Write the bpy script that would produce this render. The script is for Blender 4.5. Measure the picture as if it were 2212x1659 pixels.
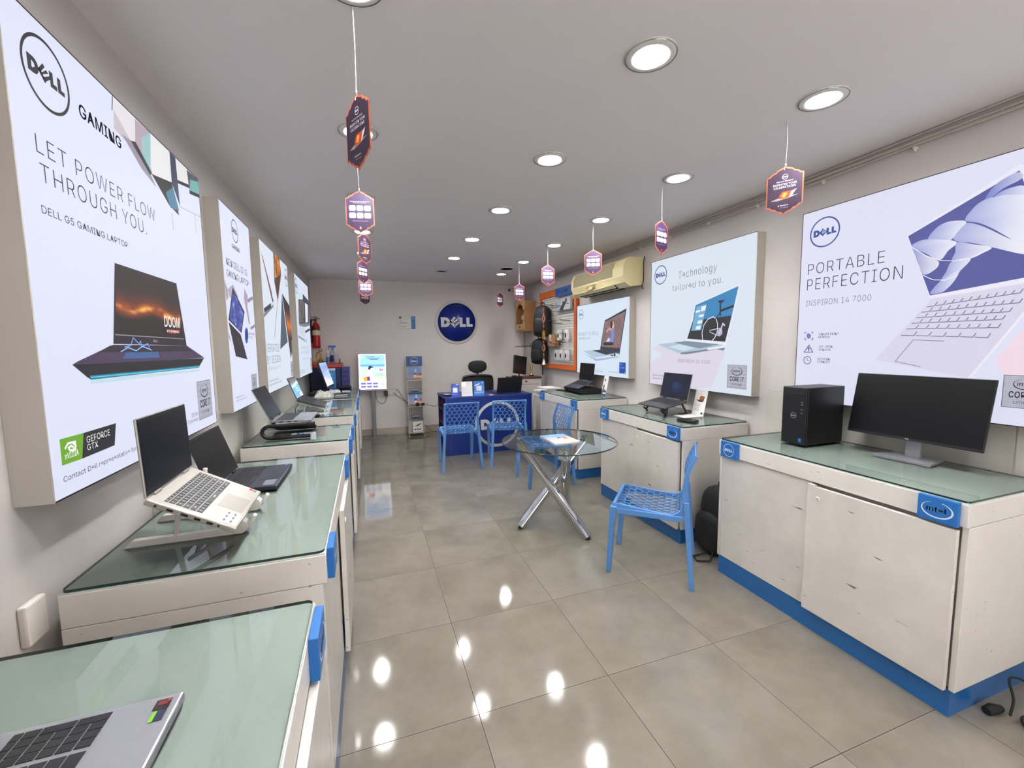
import bpy, bmesh, math, random
from mathutils import Vector, Matrix
from mathutils.geometry import tessellate_polygon
EXPOSURE = 0.8
WORLD = 1.85
LAMPE = 215.0
LAMPW = 4.5
PANELE = 0.605
random.seed(7)
for o in list(bpy.data.objects): bpy.data.objects.remove(o, do_unlink=True)
SC = bpy.context.scene
COL = SC.collection
PI = math.pi
def lin(c):
    r = []
    for v in c[:3]:
        v = v / 255.0
        r.append(v / 12.92 if v <= 0.04045 else ((v + 0.055) / 1.055) ** 2.4)
    return (r[0], r[1], r[2], 1.0)

# ------------------------------------------------------------------ camera
cam_d = bpy.data.cameras.new('camera'); cam = bpy.data.objects.new('camera', cam_d); COL.objects.link(cam)
YAW, PITCH, ROLL = 0.3294, 0.0925, -0.0120
cam_d.sensor_fit = 'HORIZONTAL'; cam_d.sensor_width = 36.0; cam_d.lens = 906.5 / 2212 * 36.0
cam_d.clip_start = 0.02; cam_d.clip_end = 100
fw = Vector((math.sin(YAW) * math.cos(PITCH), math.cos(YAW) * math.cos(PITCH), -math.sin(PITCH)))
rt = Vector((math.cos(YAW), -math.sin(YAW), 0)); up = rt.cross(fw)
r2 = rt * math.cos(ROLL) + up * math.sin(ROLL); u2 = up * math.cos(ROLL) - rt * math.sin(ROLL)
m = Matrix.Identity(4)
for i in range(3):
    m[i][0] = r2[i]; m[i][1] = u2[i]; m[i][2] = -fw[i]
m.translation = Vector((0, 0, 1.492))
cam.matrix_world = m
SC.camera = cam
# ------------------------------------------------------------------ light and exposure
SC.view_settings.view_transform = 'Standard'; SC.view_settings.look = 'None'
SC.view_settings.exposure = EXPOSURE; SC.view_settings.gamma = 1.0
try: SC.view_settings.use_curve_mapping = False
except Exception: pass
w = bpy.data.worlds.new('daylight'); SC.world = w; w.use_nodes = True
bg = w.node_tree.nodes['Background']; bg.inputs[0].default_value = (1.0, 0.985, 0.98, 1); bg.inputs[1].default_value = WORLD
SC.cycles.use_denoising = True
SC.cycles.max_bounces = 10; SC.cycles.diffuse_bounces = 5; SC.cycles.glossy_bounces = 4
SC.cycles.transparent_max_bounces = 24; SC.cycles.transmission_bounces = 6
SC.cycles.sample_clamp_indirect = 6.0
SC.cycles.caustics_reflective = False; SC.cycles.caustics_refractive = False

# ------------------------------------------------------------------ materials
MATS = {}
def new_mat(name):
    mt = bpy.data.materials.new(name); mt.use_nodes = True
    return mt, mt.node_tree, mt.node_tree.nodes['Principled BSDF']
def mat(name, col, rough=0.5, metal=0.0, spec=0.5, coat=0.0, bump=0.0, bscale=60, var=0.0, vscale=6, emit=0.0, alpha=1.0):
    """a surface: colour with faint procedural mottling and grain"""
    if name in MATS: return MATS[name]
    mt, nt, b = new_mat(name); c = lin(col)
    b.inputs['Base Color'].default_value = c; b.inputs['Roughness'].default_value = rough
    b.inputs['Metallic'].default_value = metal; b.inputs['Specular IOR Level'].default_value = spec
    b.inputs['Coat Weight'].default_value = coat
    if alpha < 1: b.inputs['Alpha'].default_value = alpha
    if emit: b.inputs['Emission Color'].default_value = c; b.inputs['Emission Strength'].default_value = emit
    tc = nt.nodes.new('ShaderNodeTexCoord')
    nz = nt.nodes.new('ShaderNodeTexNoise'); nz.inputs['Scale'].default_value = vscale; nz.inputs['Detail'].default_value = 5
    nt.links.new(tc.outputs['Object'], nz.inputs['Vector'])
    mx = nt.nodes.new('ShaderNodeMix'); mx.data_type = 'RGBA'
    v = var if var else 0.04
    mx.inputs[6].default_value = tuple(x * (1 - v) for x in c[:3]) + (1,); mx.inputs[7].default_value = tuple(min(1, x * (1 + v)) for x in c[:3]) + (1,)
    nt.links.new(nz.outputs['Fac'], mx.inputs[0]); nt.links.new(mx.outputs[2], b.inputs['Base Color'])
    if bump:
        n2 = nt.nodes.new('ShaderNodeTexNoise'); n2.inputs['Scale'].default_value = bscale
        nt.links.new(tc.outputs['Object'], n2.inputs['Vector'])
        bp = nt.nodes.new('ShaderNodeBump'); bp.inputs['Strength'].default_value = bump; bp.inputs['Distance'].default_value = 0.002
        nt.links.new(n2.outputs['Fac'], bp.inputs['Height']); nt.links.new(bp.outputs['Normal'], b.inputs['Normal'])
    MATS[name] = mt; return mt
def mat_print(name, emit=0.0, rough=0.45, coat=0.0, diffuse=True):
    """ink: colour per face; backlit or screen prints give off their own colour"""
    if name in MATS: return MATS[name]
    mt, nt, b = new_mat(name)
    at = nt.nodes.new('ShaderNodeAttribute'); at.attribute_name = 'Col'
    b.inputs['Roughness'].default_value = rough; b.inputs['Coat Weight'].default_value = coat
    if diffuse: nt.links.new(at.outputs['Color'], b.inputs['Base Color'])
    else: b.inputs['Base Color'].default_value = (0.02, 0.02, 0.02, 1); b.inputs['Specular IOR Level'].default_value = 0.25
    if emit:
        nt.links.new(at.outputs['Color'], b.inputs['Emission Color']); b.inputs['Emission Strength'].default_value = emit
    MATS[name] = mt; return mt
def mat_glass(name, tint, edge=False, base=0.04):
    """sheet glass: tinted see-through plus a clear mirror image by Fresnel"""
    if name in MATS: return MATS[name]
    mt, nt, b = new_mat(name); nt.nodes.remove(b)
    out = nt.nodes['Material Output']
    tr = nt.nodes.new('ShaderNodeBsdfTransparent'); tr.inputs[0].default_value = lin(tint)
    gl = nt.nodes.new('ShaderNodeBsdfGlossy'); gl.inputs['Roughness'].default_value = 0.0; gl.inputs['Color'].default_value = (1, 1, 1, 1)
    fr = nt.nodes.new('ShaderNodeFresnel'); fr.inputs['IOR'].default_value = 1.52
    mx = nt.nodes.new('ShaderNodeMixShader')
    nt.links.new(fr.outputs[0], mx.inputs[0]); nt.links.new(tr.outputs[0], mx.inputs[1]); nt.links.new(gl.outputs[0], mx.inputs[2])
    nt.links.new(mx.outputs[0], out.inputs['Surface'])
    MATS[name] = mt; return mt
def mat_laminate(name, col, rough=0.28, dirt=0.35):
    """painted board with scuffs and black scratches"""
    if name in MATS: return MATS[name]
    mt, nt, b = new_mat(name); c = lin(col)
    b.inputs['Roughness'].default_value = rough
    tc = nt.nodes.new('ShaderNodeTexCoord')
    nz = nt.nodes.new('ShaderNodeTexNoise'); nz.inputs['Scale'].default_value = 3.0; nz.inputs['Detail'].default_value = 8; nz.inputs['Roughness'].default_value = 0.65
    nt.links.new(tc.outputs['Object'], nz.inputs['Vector'])
    cr = nt.nodes.new('ShaderNodeValToRGB'); cr.color_ramp.elements[0].position = 0.35; cr.color_ramp.elements[1].position = 0.75
    cr.color_ramp.elements[0].color = c; cr.color_ramp.elements[1].color = tuple(x * (1 - 0.32 * dirt) for x in c[:3]) + (1,)
    nt.links.new(nz.outputs['Fac'], cr.inputs[0])
    mp = nt.nodes.new('ShaderNodeMapping'); mp.inputs['Rotation'].default_value = (0.5, 0.7, 0.6); mp.inputs['Scale'].default_value = (9, 55, 55)
    nt.links.new(tc.outputs['Object'], mp.inputs['Vector'])
    n2 = nt.nodes.new('ShaderNodeTexNoise'); n2.inputs['Scale'].default_value = 1.0; n2.inputs['Detail'].default_value = 1.5
    nt.links.new(mp.outputs[0], n2.inputs['Vector'])
    c2 = nt.nodes.new('ShaderNodeValToRGB'); c2.color_ramp.elements[0].position = 0.735; c2.color_ramp.elements[1].position = 0.77
    nt.links.new(n2.outputs['Fac'], c2.inputs[0])
    mul = nt.nodes.new('ShaderNodeMath'); mul.operation = 'MULTIPLY'; mul.inputs[1].default_value = min(1, dirt * 1.6)
    nt.links.new(c2.outputs[0], mul.inputs[0])
    mx = nt.nodes.new('ShaderNodeMix'); mx.data_type = 'RGBA'; mx.inputs[7].default_value = (0.09, 0.075, 0.06, 1)
    nt.links.new(mul.outputs[0], mx.inputs[0]); nt.links.new(cr.outputs[0], mx.inputs[6])
    nt.links.new(mx.outputs[2], b.inputs['Base Color'])
    MATS[name] = mt; return mt

# ------------------------------------------------------------------ mesh builder
class MB:
    def __init__(s):
        s.v = []; s.f = []; s.c = []; s.mi = []; s.sm = []; s.col = (1, 1, 1, 1); s.m = 0
    def add(s, vs, fs, M=None, smooth=False, col=None, m=None):
        n = len(s.v)
        for p in vs:
            p = Vector(p)
            s.v.append(M @ p if M is not None else p)
        for f in fs:
            s.f.append([n + i for i in f]); s.c.append(col if col is not None else s.col)
            s.mi.append(s.m if m is None else m); s.sm.append(smooth)
    def box(s, a, b, M=None, bev=0.0, col=None, m=None):
        x0, y0, z0 = a; x1, y1, z1 = b
        if x0 > x1: x0, x1 = x1, x0
        if y0 > y1: y0, y1 = y1, y0
        if z0 > z1: z0, z1 = z1, z0
        if not bev:
            vs = [(x, y, z) for x in (x0, x1) for y in (y0, y1) for z in (z0, z1)]
            fs = [(0, 1, 3, 2), (4, 6, 7, 5), (0, 4, 5, 1), (2, 3, 7, 6), (0, 2, 6, 4), (1, 5, 7, 3)]
            s.add(vs, fs, M, False, col, m); return
        bm = bmesh.new()
        bmesh.ops.create_cube(bm, size=1)
        for q in bm.verts: q.co = Vector((x0 + (q.co.x + .5) * (x1 - x0), y0 + (q.co.y + .5) * (y1 - y0), z0 + (q.co.z + .5) * (z1 - z0)))
        bmesh.ops.bevel(bm, geom=bm.edges[:], offset=min(bev, .49 * min(x1 - x0, y1 - y0, z1 - z0)), segments=2, profile=.5, affect='EDGES')
        bm.verts.index_update()
        s.add([q.co.copy() for q in bm.verts], [[q.index for q in f.verts] for f in bm.faces], M, False, col, m); bm.free()
    def prism(s, poly, h0, h1, plane='xz', M=None, col=None, m=None, smooth=False, cap=True):
        """2-D outline pushed through a thickness; xz: along y, xy: along z, yz: along x"""
        n = len(poly)
        def P(a, h): return {'xz': (a[0], h, a[1]), 'xy': (a[0], a[1], h), 'yz': (h, a[0], a[1])}[plane]
        vs = [P(a, h0) for a in poly] + [P(a, h1) for a in poly]
        fs = [(i, (i + 1) % n, n + (i + 1) % n, n + i) for i in range(n)]
        s.add(vs, fs, M, smooth, col, m)
        if cap:
            tri = tessellate_polygon([[Vector((a[0], a[1], 0)) for a in poly]])
            s.add(vs[:n], tri, M, False, col, m); s.add(vs[n:], [t[::-1] for t in tri], M, False, col, m)
    def flat(s, pts, col=None, M=None, m=None):
        """one flat (maybe concave) outline given by 3-D points"""
        a = [Vector(p) for p in pts]
        tri = tessellate_polygon([a]); s.add(a, tri, M, False, col, m)
    def shaded(s, pts, c0, c1, M=None):
        """flat outline printed with a colour run from left to right"""
        a = [Vector(p) for p in pts]; tri = tessellate_polygon([a]); x0 = min(p.x for p in a); x1 = max(p.x for p in a); n = len(s.v)
        for p in a: s.v.append(M @ p if M is not None else p)
        cc = [tuple(c0[k] + (c1[k] - c0[k]) * (.5 - .5 * math.cos(PI * (p.x - x0) / (x1 - x0))) for k in range(4)) for p in a]
        for t in tri: s.f.append([n + i for i in t]); s.c.append([cc[i] for i in t]); s.mi.append(s.m); s.sm.append(False)
    def tube(s, pts, r, n=8, closed=False, M=None, col=None, m=None, cap=True, sq=None):
        pts = [Vector(p) for p in pts]; k = len(pts); rs = r if isinstance(r, (list, tuple)) else [r] * k
        rings = []; prev = None
        for i in range(k):
            if closed: t = pts[(i + 1) % k] - pts[i - 1]
            else: t = pts[min(i + 1, k - 1)] - pts[max(i - 1, 0)]
            if t.length < 1e-9: t = Vector((0, 0, 1))
            t.normalize()
            if prev is None:
                a = Vector((0, 0, 1)) if abs(t.z) < .9 else Vector((1, 0, 0))
            else: a = prev
            u = (a - t * a.dot(t))
            if u.length < 1e-6: u = t.orthogonal()
            u.normalize(); prev = u; w_ = t.cross(u)
            ring = []
            for j in range(n):
                th = 2 * PI * (j + .5) / n
                ring.append(pts[i] + (u * math.cos(th) * (sq or 1.0) + w_ * math.sin(th)) * rs[i])
            rings.append(ring)
        vs = [p for ring in rings for p in ring]; fs = []
        for i in range(k if closed else k - 1):
            for j in range(n):
                a = i * n + j; b = i * n + (j + 1) % n; c_ = ((i + 1) % k) * n + (j + 1) % n; d = ((i + 1) % k) * n + j
                fs.append((a, b, c_, d))
        s.add(vs, fs, M, n > 4, col, m)
        if cap and not closed:
            s.add(rings[0], [list(range(n))[::-1]], M, False, col, m); s.add(rings[-1], [list(range(n))], M, False, col, m)
    def lathe(s, prof, n=24, M=None, col=None, m=None, smooth=True, cap=True):
        vs = []; fs = []; k = len(prof)
        for r, z in prof:
            for j in range(n):
                th = 2 * PI * j / n; vs.append((r * math.cos(th), r * math.sin(th), z))
        for i in range(k - 1):
            for j in range(n):
                fs.append((i * n + j, i * n + (j + 1) % n, (i + 1) * n + (j + 1) % n, (i + 1) * n + j))
        s.add(vs, fs, M, smooth, col, m)
        if cap and prof[0][0] > 1e-5: s.add(vs[:n], [list(range(n))[::-1]], M, False, col, m)
        if cap and prof[-1][0] > 1e-5: s.add(vs[-n:], [list(range(n))], M, False, col, m)
    def ball(s, c, r, n=12, M=None, col=None, m=None, p=2.0):
        """ellipsoid; p above 2 squares it off"""
        rx, ry, rz = r if isinstance(r, (list, tuple)) else (r, r, r); vs = []; fs = []; k = n // 2 + 1
        def sp(v): return math.copysign(abs(v) ** (2 / p), v)
        for i in range(k + 1):
            ph = -PI / 2 + PI * i / k
            for j in range(n):
                th = 2 * PI * j / n
                vs.append((c[0] + rx * sp(math.cos(ph)) * sp(math.cos(th)), c[1] + ry * sp(math.cos(ph)) * sp(math.sin(th)), c[2] + rz * sp(math.sin(ph))))
        for i in range(k):
            for j in range(n):
                fs.append((i * n + j, i * n + (j + 1) % n, (i + 1) * n + (j + 1) % n, (i + 1) * n + j))
        s.add(vs, fs, M, True, col, m)
    def ring(s, cx, cz, r0, r1, y, n=40, col=None, M=None, m=None, a0=0.0, a1=2 * PI, ex=1.0, th=0.0):
        """flat ring (or arc) in the xz plane at depth y"""
        vs = []; fs = []; full = abs(a1 - a0 - 2 * PI) < 1e-6
        for i in range(n if full else n + 1):
            t = a0 + (a1 - a0) * i / n
            for r in (r0, r1): vs.append((cx + ex * r * math.cos(t), y, cz + r * math.sin(t)))
        k = len(vs) // 2
        for i in range(n):
            a = i; b = (i + 1) % k; fs.append((2 * a, 2 * a + 1, 2 * b + 1, 2 * b))
        s.add(vs, fs, M, False, col, m)
        if th:
            s.add([Vector(v) + Vector((0, th, 0)) for v in vs], [f[::-1] for f in fs], M, False, col, m)
    def disc(s, cx, cz, r, y, n=40, col=None, M=None, m=None, ex=1.0):
        s.add([(cx + ex * r * math.cos(2 * PI * i / n), y, cz + r * math.sin(2 * PI * i / n)) for i in range(n)], [list(range(n))], M, False, col, m)
    def build(s, name, mats, parent=None, bevel=0.0, subsurf=0, kind=None, loc=None, rotz=None, autosmooth=False):
        me = bpy.data.meshes.new(name)
        me.from_pydata([tuple(p) for p in s.v], [], s.f)
        if not isinstance(mats, (list, tuple)): mats = [mats]
        for q in mats: me.materials.append(q)
        me.polygons.foreach_set('material_index', s.mi); me.polygons.foreach_set('use_smooth', s.sm)
        at = me.color_attributes.new('Col', 'FLOAT_COLOR', 'CORNER')
        buf = []
        for p, c in zip(me.polygons, s.c):
            if isinstance(c, list):                      # one colour per corner
                for q in c: buf.extend(q)
            else: buf.extend(tuple(c) * p.loop_total)
        at.data.foreach_set('color', buf)
        me.update()
        if me.validate(): me.update()
        o = bpy.data.objects.new(name, me); COL.objects.link(o)
        if parent is not None: o.parent = parent
        if loc is not None: o.location = loc
        if rotz is not None: o.rotation_euler = (0, 0, rotz)
        if kind: o['kind'] = kind
        if bevel:
            b = o.modifiers.new('edge', 'BEVEL'); b.width = bevel; b.segments = 2; b.limit_method = 'ANGLE'; b.angle_limit = 0.6
        if subsurf:
            q = o.modifiers.new('smooth', 'SUBSURF'); q.levels = subsurf; q.render_levels = subsurf
        return o
def thing(name, label, cat, loc=(0, 0, 0), rotz=0.0, group=None):
    o = bpy.data.objects.new(name, None); COL.objects.link(o); o.empty_display_size = 0.1
    o.location = loc; o.rotation_euler = (0, 0, rotz); o['label'] = label; o['category'] = cat
    if group: o['group'] = group
    return o
def tag(o, label, cat, group=None):
    o['label'] = label; o['category'] = cat
    if group: o['group'] = group
    return o
def dup(root, loc, rotz, label):
    r = root.copy(); COL.objects.link(r); r.location = loc; r.rotation_euler = (0, 0, rotz); r['label'] = label
    for ch in list(root.children):
        c = ch.copy(); COL.objects.link(c); c.parent = r
        for g in list(ch.children):
            d = g.copy(); COL.objects.link(d); d.parent = c
    return r
def T(x, y, z): return Matrix.Translation((x, y, z))
def RX(a): return Matrix.Rotation(a, 4, 'X')
def RY(a): return Matrix.Rotation(a, 4, 'Y')
def RZ(a): return Matrix.Rotation(a, 4, 'Z')

# ------------------------------------------------------------------ lettering and marks
_TX = {}
def inset(lp, d):
    """outline pushed outwards (d > 0) or inwards along its corner normals"""
    n = len(lp); out = []
    for k in range(n):
        a, b, c = lp[k - 1], lp[k], lp[(k + 1) % n]
        e1 = Vector((b[0] - a[0], b[1] - a[1])); e2 = Vector((c[0] - b[0], c[1] - b[1]))
        if e1.length < 1e-9 or e2.length < 1e-9: out.append(b); continue
        e1.normalize(); e2.normalize(); n1 = Vector((e1.y, -e1.x)); n2 = Vector((e2.y, -e2.x)); m_ = n1 + n2
        if m_.length < 1e-3: m_ = n1
        m_.normalize(); q = d / max(.35, m_.dot(n1)); out.append((b[0] + m_.x * q, b[1] + m_.y * q))
    return out
def area(lp): return sum(lp[k - 1][0] * lp[k][1] - lp[k][0] * lp[k - 1][1] for k in range(len(lp))) / 2
def inside(p, lp):
    c = False; n = len(lp)
    for k in range(n):
        a, b = lp[k - 1], lp[k]
        if (a[1] > p[1]) != (b[1] > p[1]) and p[0] < (b[0] - a[0]) * (p[1] - a[1]) / (b[1] - a[1]) + a[0]: c = not c
    return c
_GL = {}
def glyph(ch, weight):
    if (ch, weight) in _GL: return _GL[(ch, weight)]
    adv, loops = GLYPH.get(ch, GLYPH['-'])
    d = {'t': -11, 'm': -1, 'b': 0}[weight]
    L = []
    for f in loops:
        q = []
        for k in range(0, len(f), 2):
            if not q or math.hypot(f[k] - q[-1][0], f[k + 1] - q[-1][1]) > 9: q.append((f[k], f[k + 1]))
        if len(q) > 3 and math.hypot(q[0][0] - q[-1][0], q[0][1] - q[-1][1]) < 9: q.pop()
        L.append(q)
    outs = []; holes = []
    for a in L:                                          # type outlines run clockwise, their holes the other way
        if area(a) < 0: outs.append(inset(a[::-1], d))
        else: holes.append(inset(a[::-1], d))
    vs = []; fs = []
    for o in outs:
        hs = [q for q in holes if inside(((q[0][0] + q[len(q) // 2][0]) / 2, (q[0][1] + q[len(q) // 2][1]) / 2), o)]
        polys = [[Vector((a, b, 0)) for a, b in o]] + [[Vector((a, b, 0)) for a, b in q] for q in hs]
        n0 = len(vs); vs += [(a, b) for a, b in o] + [p for q in hs for p in q]
        fs += [[n0 + i for i in tri] for tri in tessellate_polygon(polys)]
    if weight == 'b':                                    # heavier stroke: the outline laid down four times, a little apart
        v0, f0 = vs, fs; vs = []; fs = []
        for dx, dy in ((-13, -8), (13, -8), (-13, 8), (13, 8)):
            n0 = len(vs); vs += [(a + dx, b + dy) for a, b in v0]; fs += [[n0 + i for i in f] for f in f0]
    _GL[(ch, weight)] = (adv, vs, fs); return _GL[(ch, weight)]
def glyphs(txt, weight):
    k = (txt, weight)
    if k in _TX: return _TX[k]
    x = 0; vs = []; fs = []; ex = {'t': 42, 'm': 6, 'b': 22}[weight]
    for ch in txt:
        adv, gv, gf = glyph(ch, weight); n0 = len(vs)
        vs += [(a + x, b) for a, b in gv]; fs += [[n0 + i for i in f] for f in gf]; x += adv + (ex if ch != ' ' else ex)
    x0 = min(v[0] for v in vs); x1 = max(v[0] for v in vs)
    _TX[k] = ([((a - x0) / (x1 - x0), b) for a, b in vs], fs, x1 - x0); return _TX[k]
CAPH = None
def text(mb, txt, u, v, wd, cap, y, col, weight='m', M=None, center=False):
    """one line of lettering on a -Y facing plane: start u, baseline v, width and capital height; wd None keeps the natural width"""
    global CAPH
    if CAPH is None: CAPH = 509.0
    vs, fs, nat = glyphs(txt, weight)
    if wd is None: wd = nat * cap / CAPH
    if center: u -= wd / 2
    k = cap / CAPH
    mb.add([(u + a * wd, y, v + b * k) for a, b in vs], fs, M, False, col)
def pline(mb, pts, wd, y, col, M=None):
    for (x0, z0), (x1, z1) in zip(pts[:-1], pts[1:]):
        d = Vector((x1 - x0, z1 - z0)); L = d.length
        if L < 1e-6: continue
        d /= L; n = Vector((-d.y, d.x)) * wd / 2; e = d * wd * .3
        mb.add([(x0 - e.x + n.x, y, z0 - e.y + n.y), (x0 - e.x - n.x, y, z0 - e.y - n.y), (x1 + e.x - n.x, y, z1 + e.y - n.y), (x1 + e.x + n.x, y, z1 + e.y + n.y)], [(0, 1, 2, 3)], M, False, col)
def round_mark(mb, cx, cz, R, y, col, M=None, ring=True, th=0.09, scale=1.0):
    """four slanted capitals inside a circle, the second one tilted"""
    if ring: mb.ring(cx, cz, R * (1 - th), R, y, 56, col, M)
    k = R / 700.0 * scale
    def P(pts): mb.flat([(cx + (a - 840) * k, y, cz - (b - 848) * k) for a, b in pts], col, M)
    arc = [(470, 690), (535, 705), (585, 750), (608, 800), (612, 848), (606, 905), (582, 950), (535, 990), (470, 1005)]
    inn = [(440, 910), (480, 895), (505, 870), (510, 848), (505, 820), (480, 795), (440, 785)]
    P([(310, 690), (470, 690), (440, 785), (420, 785), (420, 910), (440, 910), (470, 1005), (318, 1005)])
    for i in range(len(arc) - 1):
        j = len(inn) - 1 - i * (len(inn) - 1) / (len(arc) - 1); j2 = len(inn) - 1 - (i + 1) * (len(inn) - 1) / (len(arc) - 1)
        def I(t):
            a = int(math.floor(t)); b = min(a + 1, len(inn) - 1); f = t - a
            return (inn[a][0] * (1 - f) + inn[b][0] * f, inn[a][1] * (1 - f) + inn[b][1] * f)
        P([arc[i], arc[i + 1], I(j2), I(j)])
    P([(590, 850), (640, 795), (815, 975), (765, 1030)])
    P([(590, 850), (750, 655), (805, 700), (665, 872)])
    P([(655, 845), (700, 895), (895, 775), (838, 735), (712, 848)])
    P([(730, 920), (790, 985), (945, 860), (935, 800), (770, 905)])
    P([(920, 690), (1028, 690), (1028, 905), (1138, 905), (1138, 1000), (935, 1000), (935, 880), (920, 870)])
    P([(1157, 690), (1262, 690), (1265, 905), (1370, 905), (1370, 993), (1165, 993)])
def oval_mark(mb, cx, cz, R, y, col, M=None):
    """lower-case word inside a swept oval"""
    n = 44; vs = []
    for i in range(n + 1):
        t = 0.62 * PI + i / n * 1.9 * PI * .94
        f = i / n; wd = 0.03 + .11 * math.sin(PI * f) ** 1.5 + .05 * f
        for r in (1 - wd * .6, 1 + wd * .4): vs.append((cx + R * r * math.cos(t), y, cz + R * .66 * r * math.sin(t)))
    mb.add(vs, [(2 * i, 2 * i + 1, 2 * i + 3, 2 * i + 2) for i in range(n)], M, False, col)
    text(mb, 'intel', cx - R * .68, cz - R * .2, R * 1.3, R * .44, y, col, 'b', M)
def spline(pts, n=6):
    out = []; k = len(pts)
    for i in range(k):
        p0, p1, p2, p3 = pts[i - 1], pts[i], pts[(i + 1) % k], pts[(i + 2) % k]
        for j in range(n):
            t = j / n; a = -.5 * t ** 3 + t * t - .5 * t; b = 1.5 * t ** 3 - 2.5 * t * t + 1; c = -1.5 * t ** 3 + 2 * t * t + .5 * t; d = .5 * t ** 3 - .5 * t * t
            out.append((a * p0[0] + b * p1[0] + c * p2[0] + d * p3[0], a * p0[1] + b * p1[1] + c * p2[1] + d * p3[1]))
    return out
def _h(i, j):
    n = (i * 374761393 + j * 668265263) & 0xffffffff; n = ((n ^ (n >> 13)) * 1274126177) & 0xffffffff
    return ((n ^ (n >> 16)) & 0xffff) / 65535.0
def vn(x, y):
    i = math.floor(x); j = math.floor(y); fx = x - i; fy = y - j; fx = fx * fx * (3 - 2 * fx); fy = fy * fy * (3 - 2 * fy)
    return (_h(i, j) * (1 - fx) + _h(i + 1, j) * fx) * (1 - fy) + (_h(i, j + 1) * (1 - fx) + _h(i + 1, j + 1) * fx) * fy
def fbm(x, y): return .55 * vn(x, y) + .28 * vn(x * 2.1 + 7, y * 2.1) + .17 * vn(x * 4.3, y * 4.3 + 3)
def mixc(a, b, t):
    t = max(0, min(1, t)); return tuple(a[i] + (b[i] - a[i]) * t for i in range(3))
def pic(fn, s, t):
    if fn == 'fire':
        hz = .56 + .05 * math.sin(s * 9) + .06 * (s - .5)
        c = mixc((38, 22, 22), (120, 45, 20), 1 - abs(t - hz) * 3.2)
        f = fbm(s * 9, t * 14)
        c = mixc(c, (250, 150, 30), max(0, 1 - abs(t - hz) * 9) * (f * 1.9 - .45))
        c = mixc(c, (255, 225, 120), max(0, 1 - abs(t - hz - .01) * 20) * (f * 2.4 - 1))
        g = hz + .09 + .1 * fbm(s * 12, 3)
        return mixc(c, (24, 18, 18), (t - g) * 18 + .4)
    if fn == 'nebula':
        f = fbm(s * 6, t * 6); return mixc(mixc((35, 35, 110), (90, 120, 220), f * 1.6 - .3), (230, 235, 255), f * 3.2 - 1.9)
    if fn == 'flame':
        f = fbm(s * 7, t * 3); return mixc((80, 38, 18), (245, 160, 60), f * 2 - .45)
    if fn == 'sunset':
        f = fbm(s * 6, t * 7); return mixc(mixc((60, 40, 42), (245, 120, 40), 1 - abs(t - .6) * 3 + (f - .5)), (255, 215, 130), f * 3 - 2 - abs(t - .6) * 4)
    if fn == 'rock':
        f = fbm(s * 5, t * 4); return mixc((60, 58, 62), (150, 140, 130), f * 1.4 - .2)
    if fn == 'slats':
        q = (s * 1.9 + t * 1.35 + .18 * s * s) * 5.2; f = q - math.floor(q)
        return mixc(mixc((165, 135, 135), (110, 85, 88), fbm(s * 9, t * 5)), (45, 32, 36), 1 - abs(f - .5) * 7)
    if fn == 'sky':
        return mixc((150, 190, 235), (215, 232, 250), t * 1.2)
    return (128, 128, 128)
def painted(mb, fn, quad, y, nx=40, ny=34, M=None):
    TL, TR, BR, BL = quad; vs = []; fs = []; cs = []
    for j in range(ny + 1):
        for i in range(nx + 1):
            s = i / nx; t = j / ny
            vs.append(tuple((TL[k] * (1 - s) + TR[k] * s) * (1 - t) + (BL[k] * (1 - s) + BR[k] * s) * t for k in (0, 1)))
    V = [(a, y, b) for a, b in vs]
    cl = [lin(pic(fn, (i % (nx + 1)) / nx, (i // (nx + 1)) / ny)) for i in range(len(vs))]
    n0 = len(mb.v)
    for p in V: mb.v.append(M @ Vector(p) if M is not None else Vector(p))
    for j in range(ny):
        for i in range(nx):
            a = j * (nx + 1) + i; f = [a, a + 1, a + nx + 2, a + nx + 1]
            mb.f.append([n0 + q for q in f]); mb.c.append([cl[q] for q in f]); mb.mi.append(mb.m); mb.sm.append(False)

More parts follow.
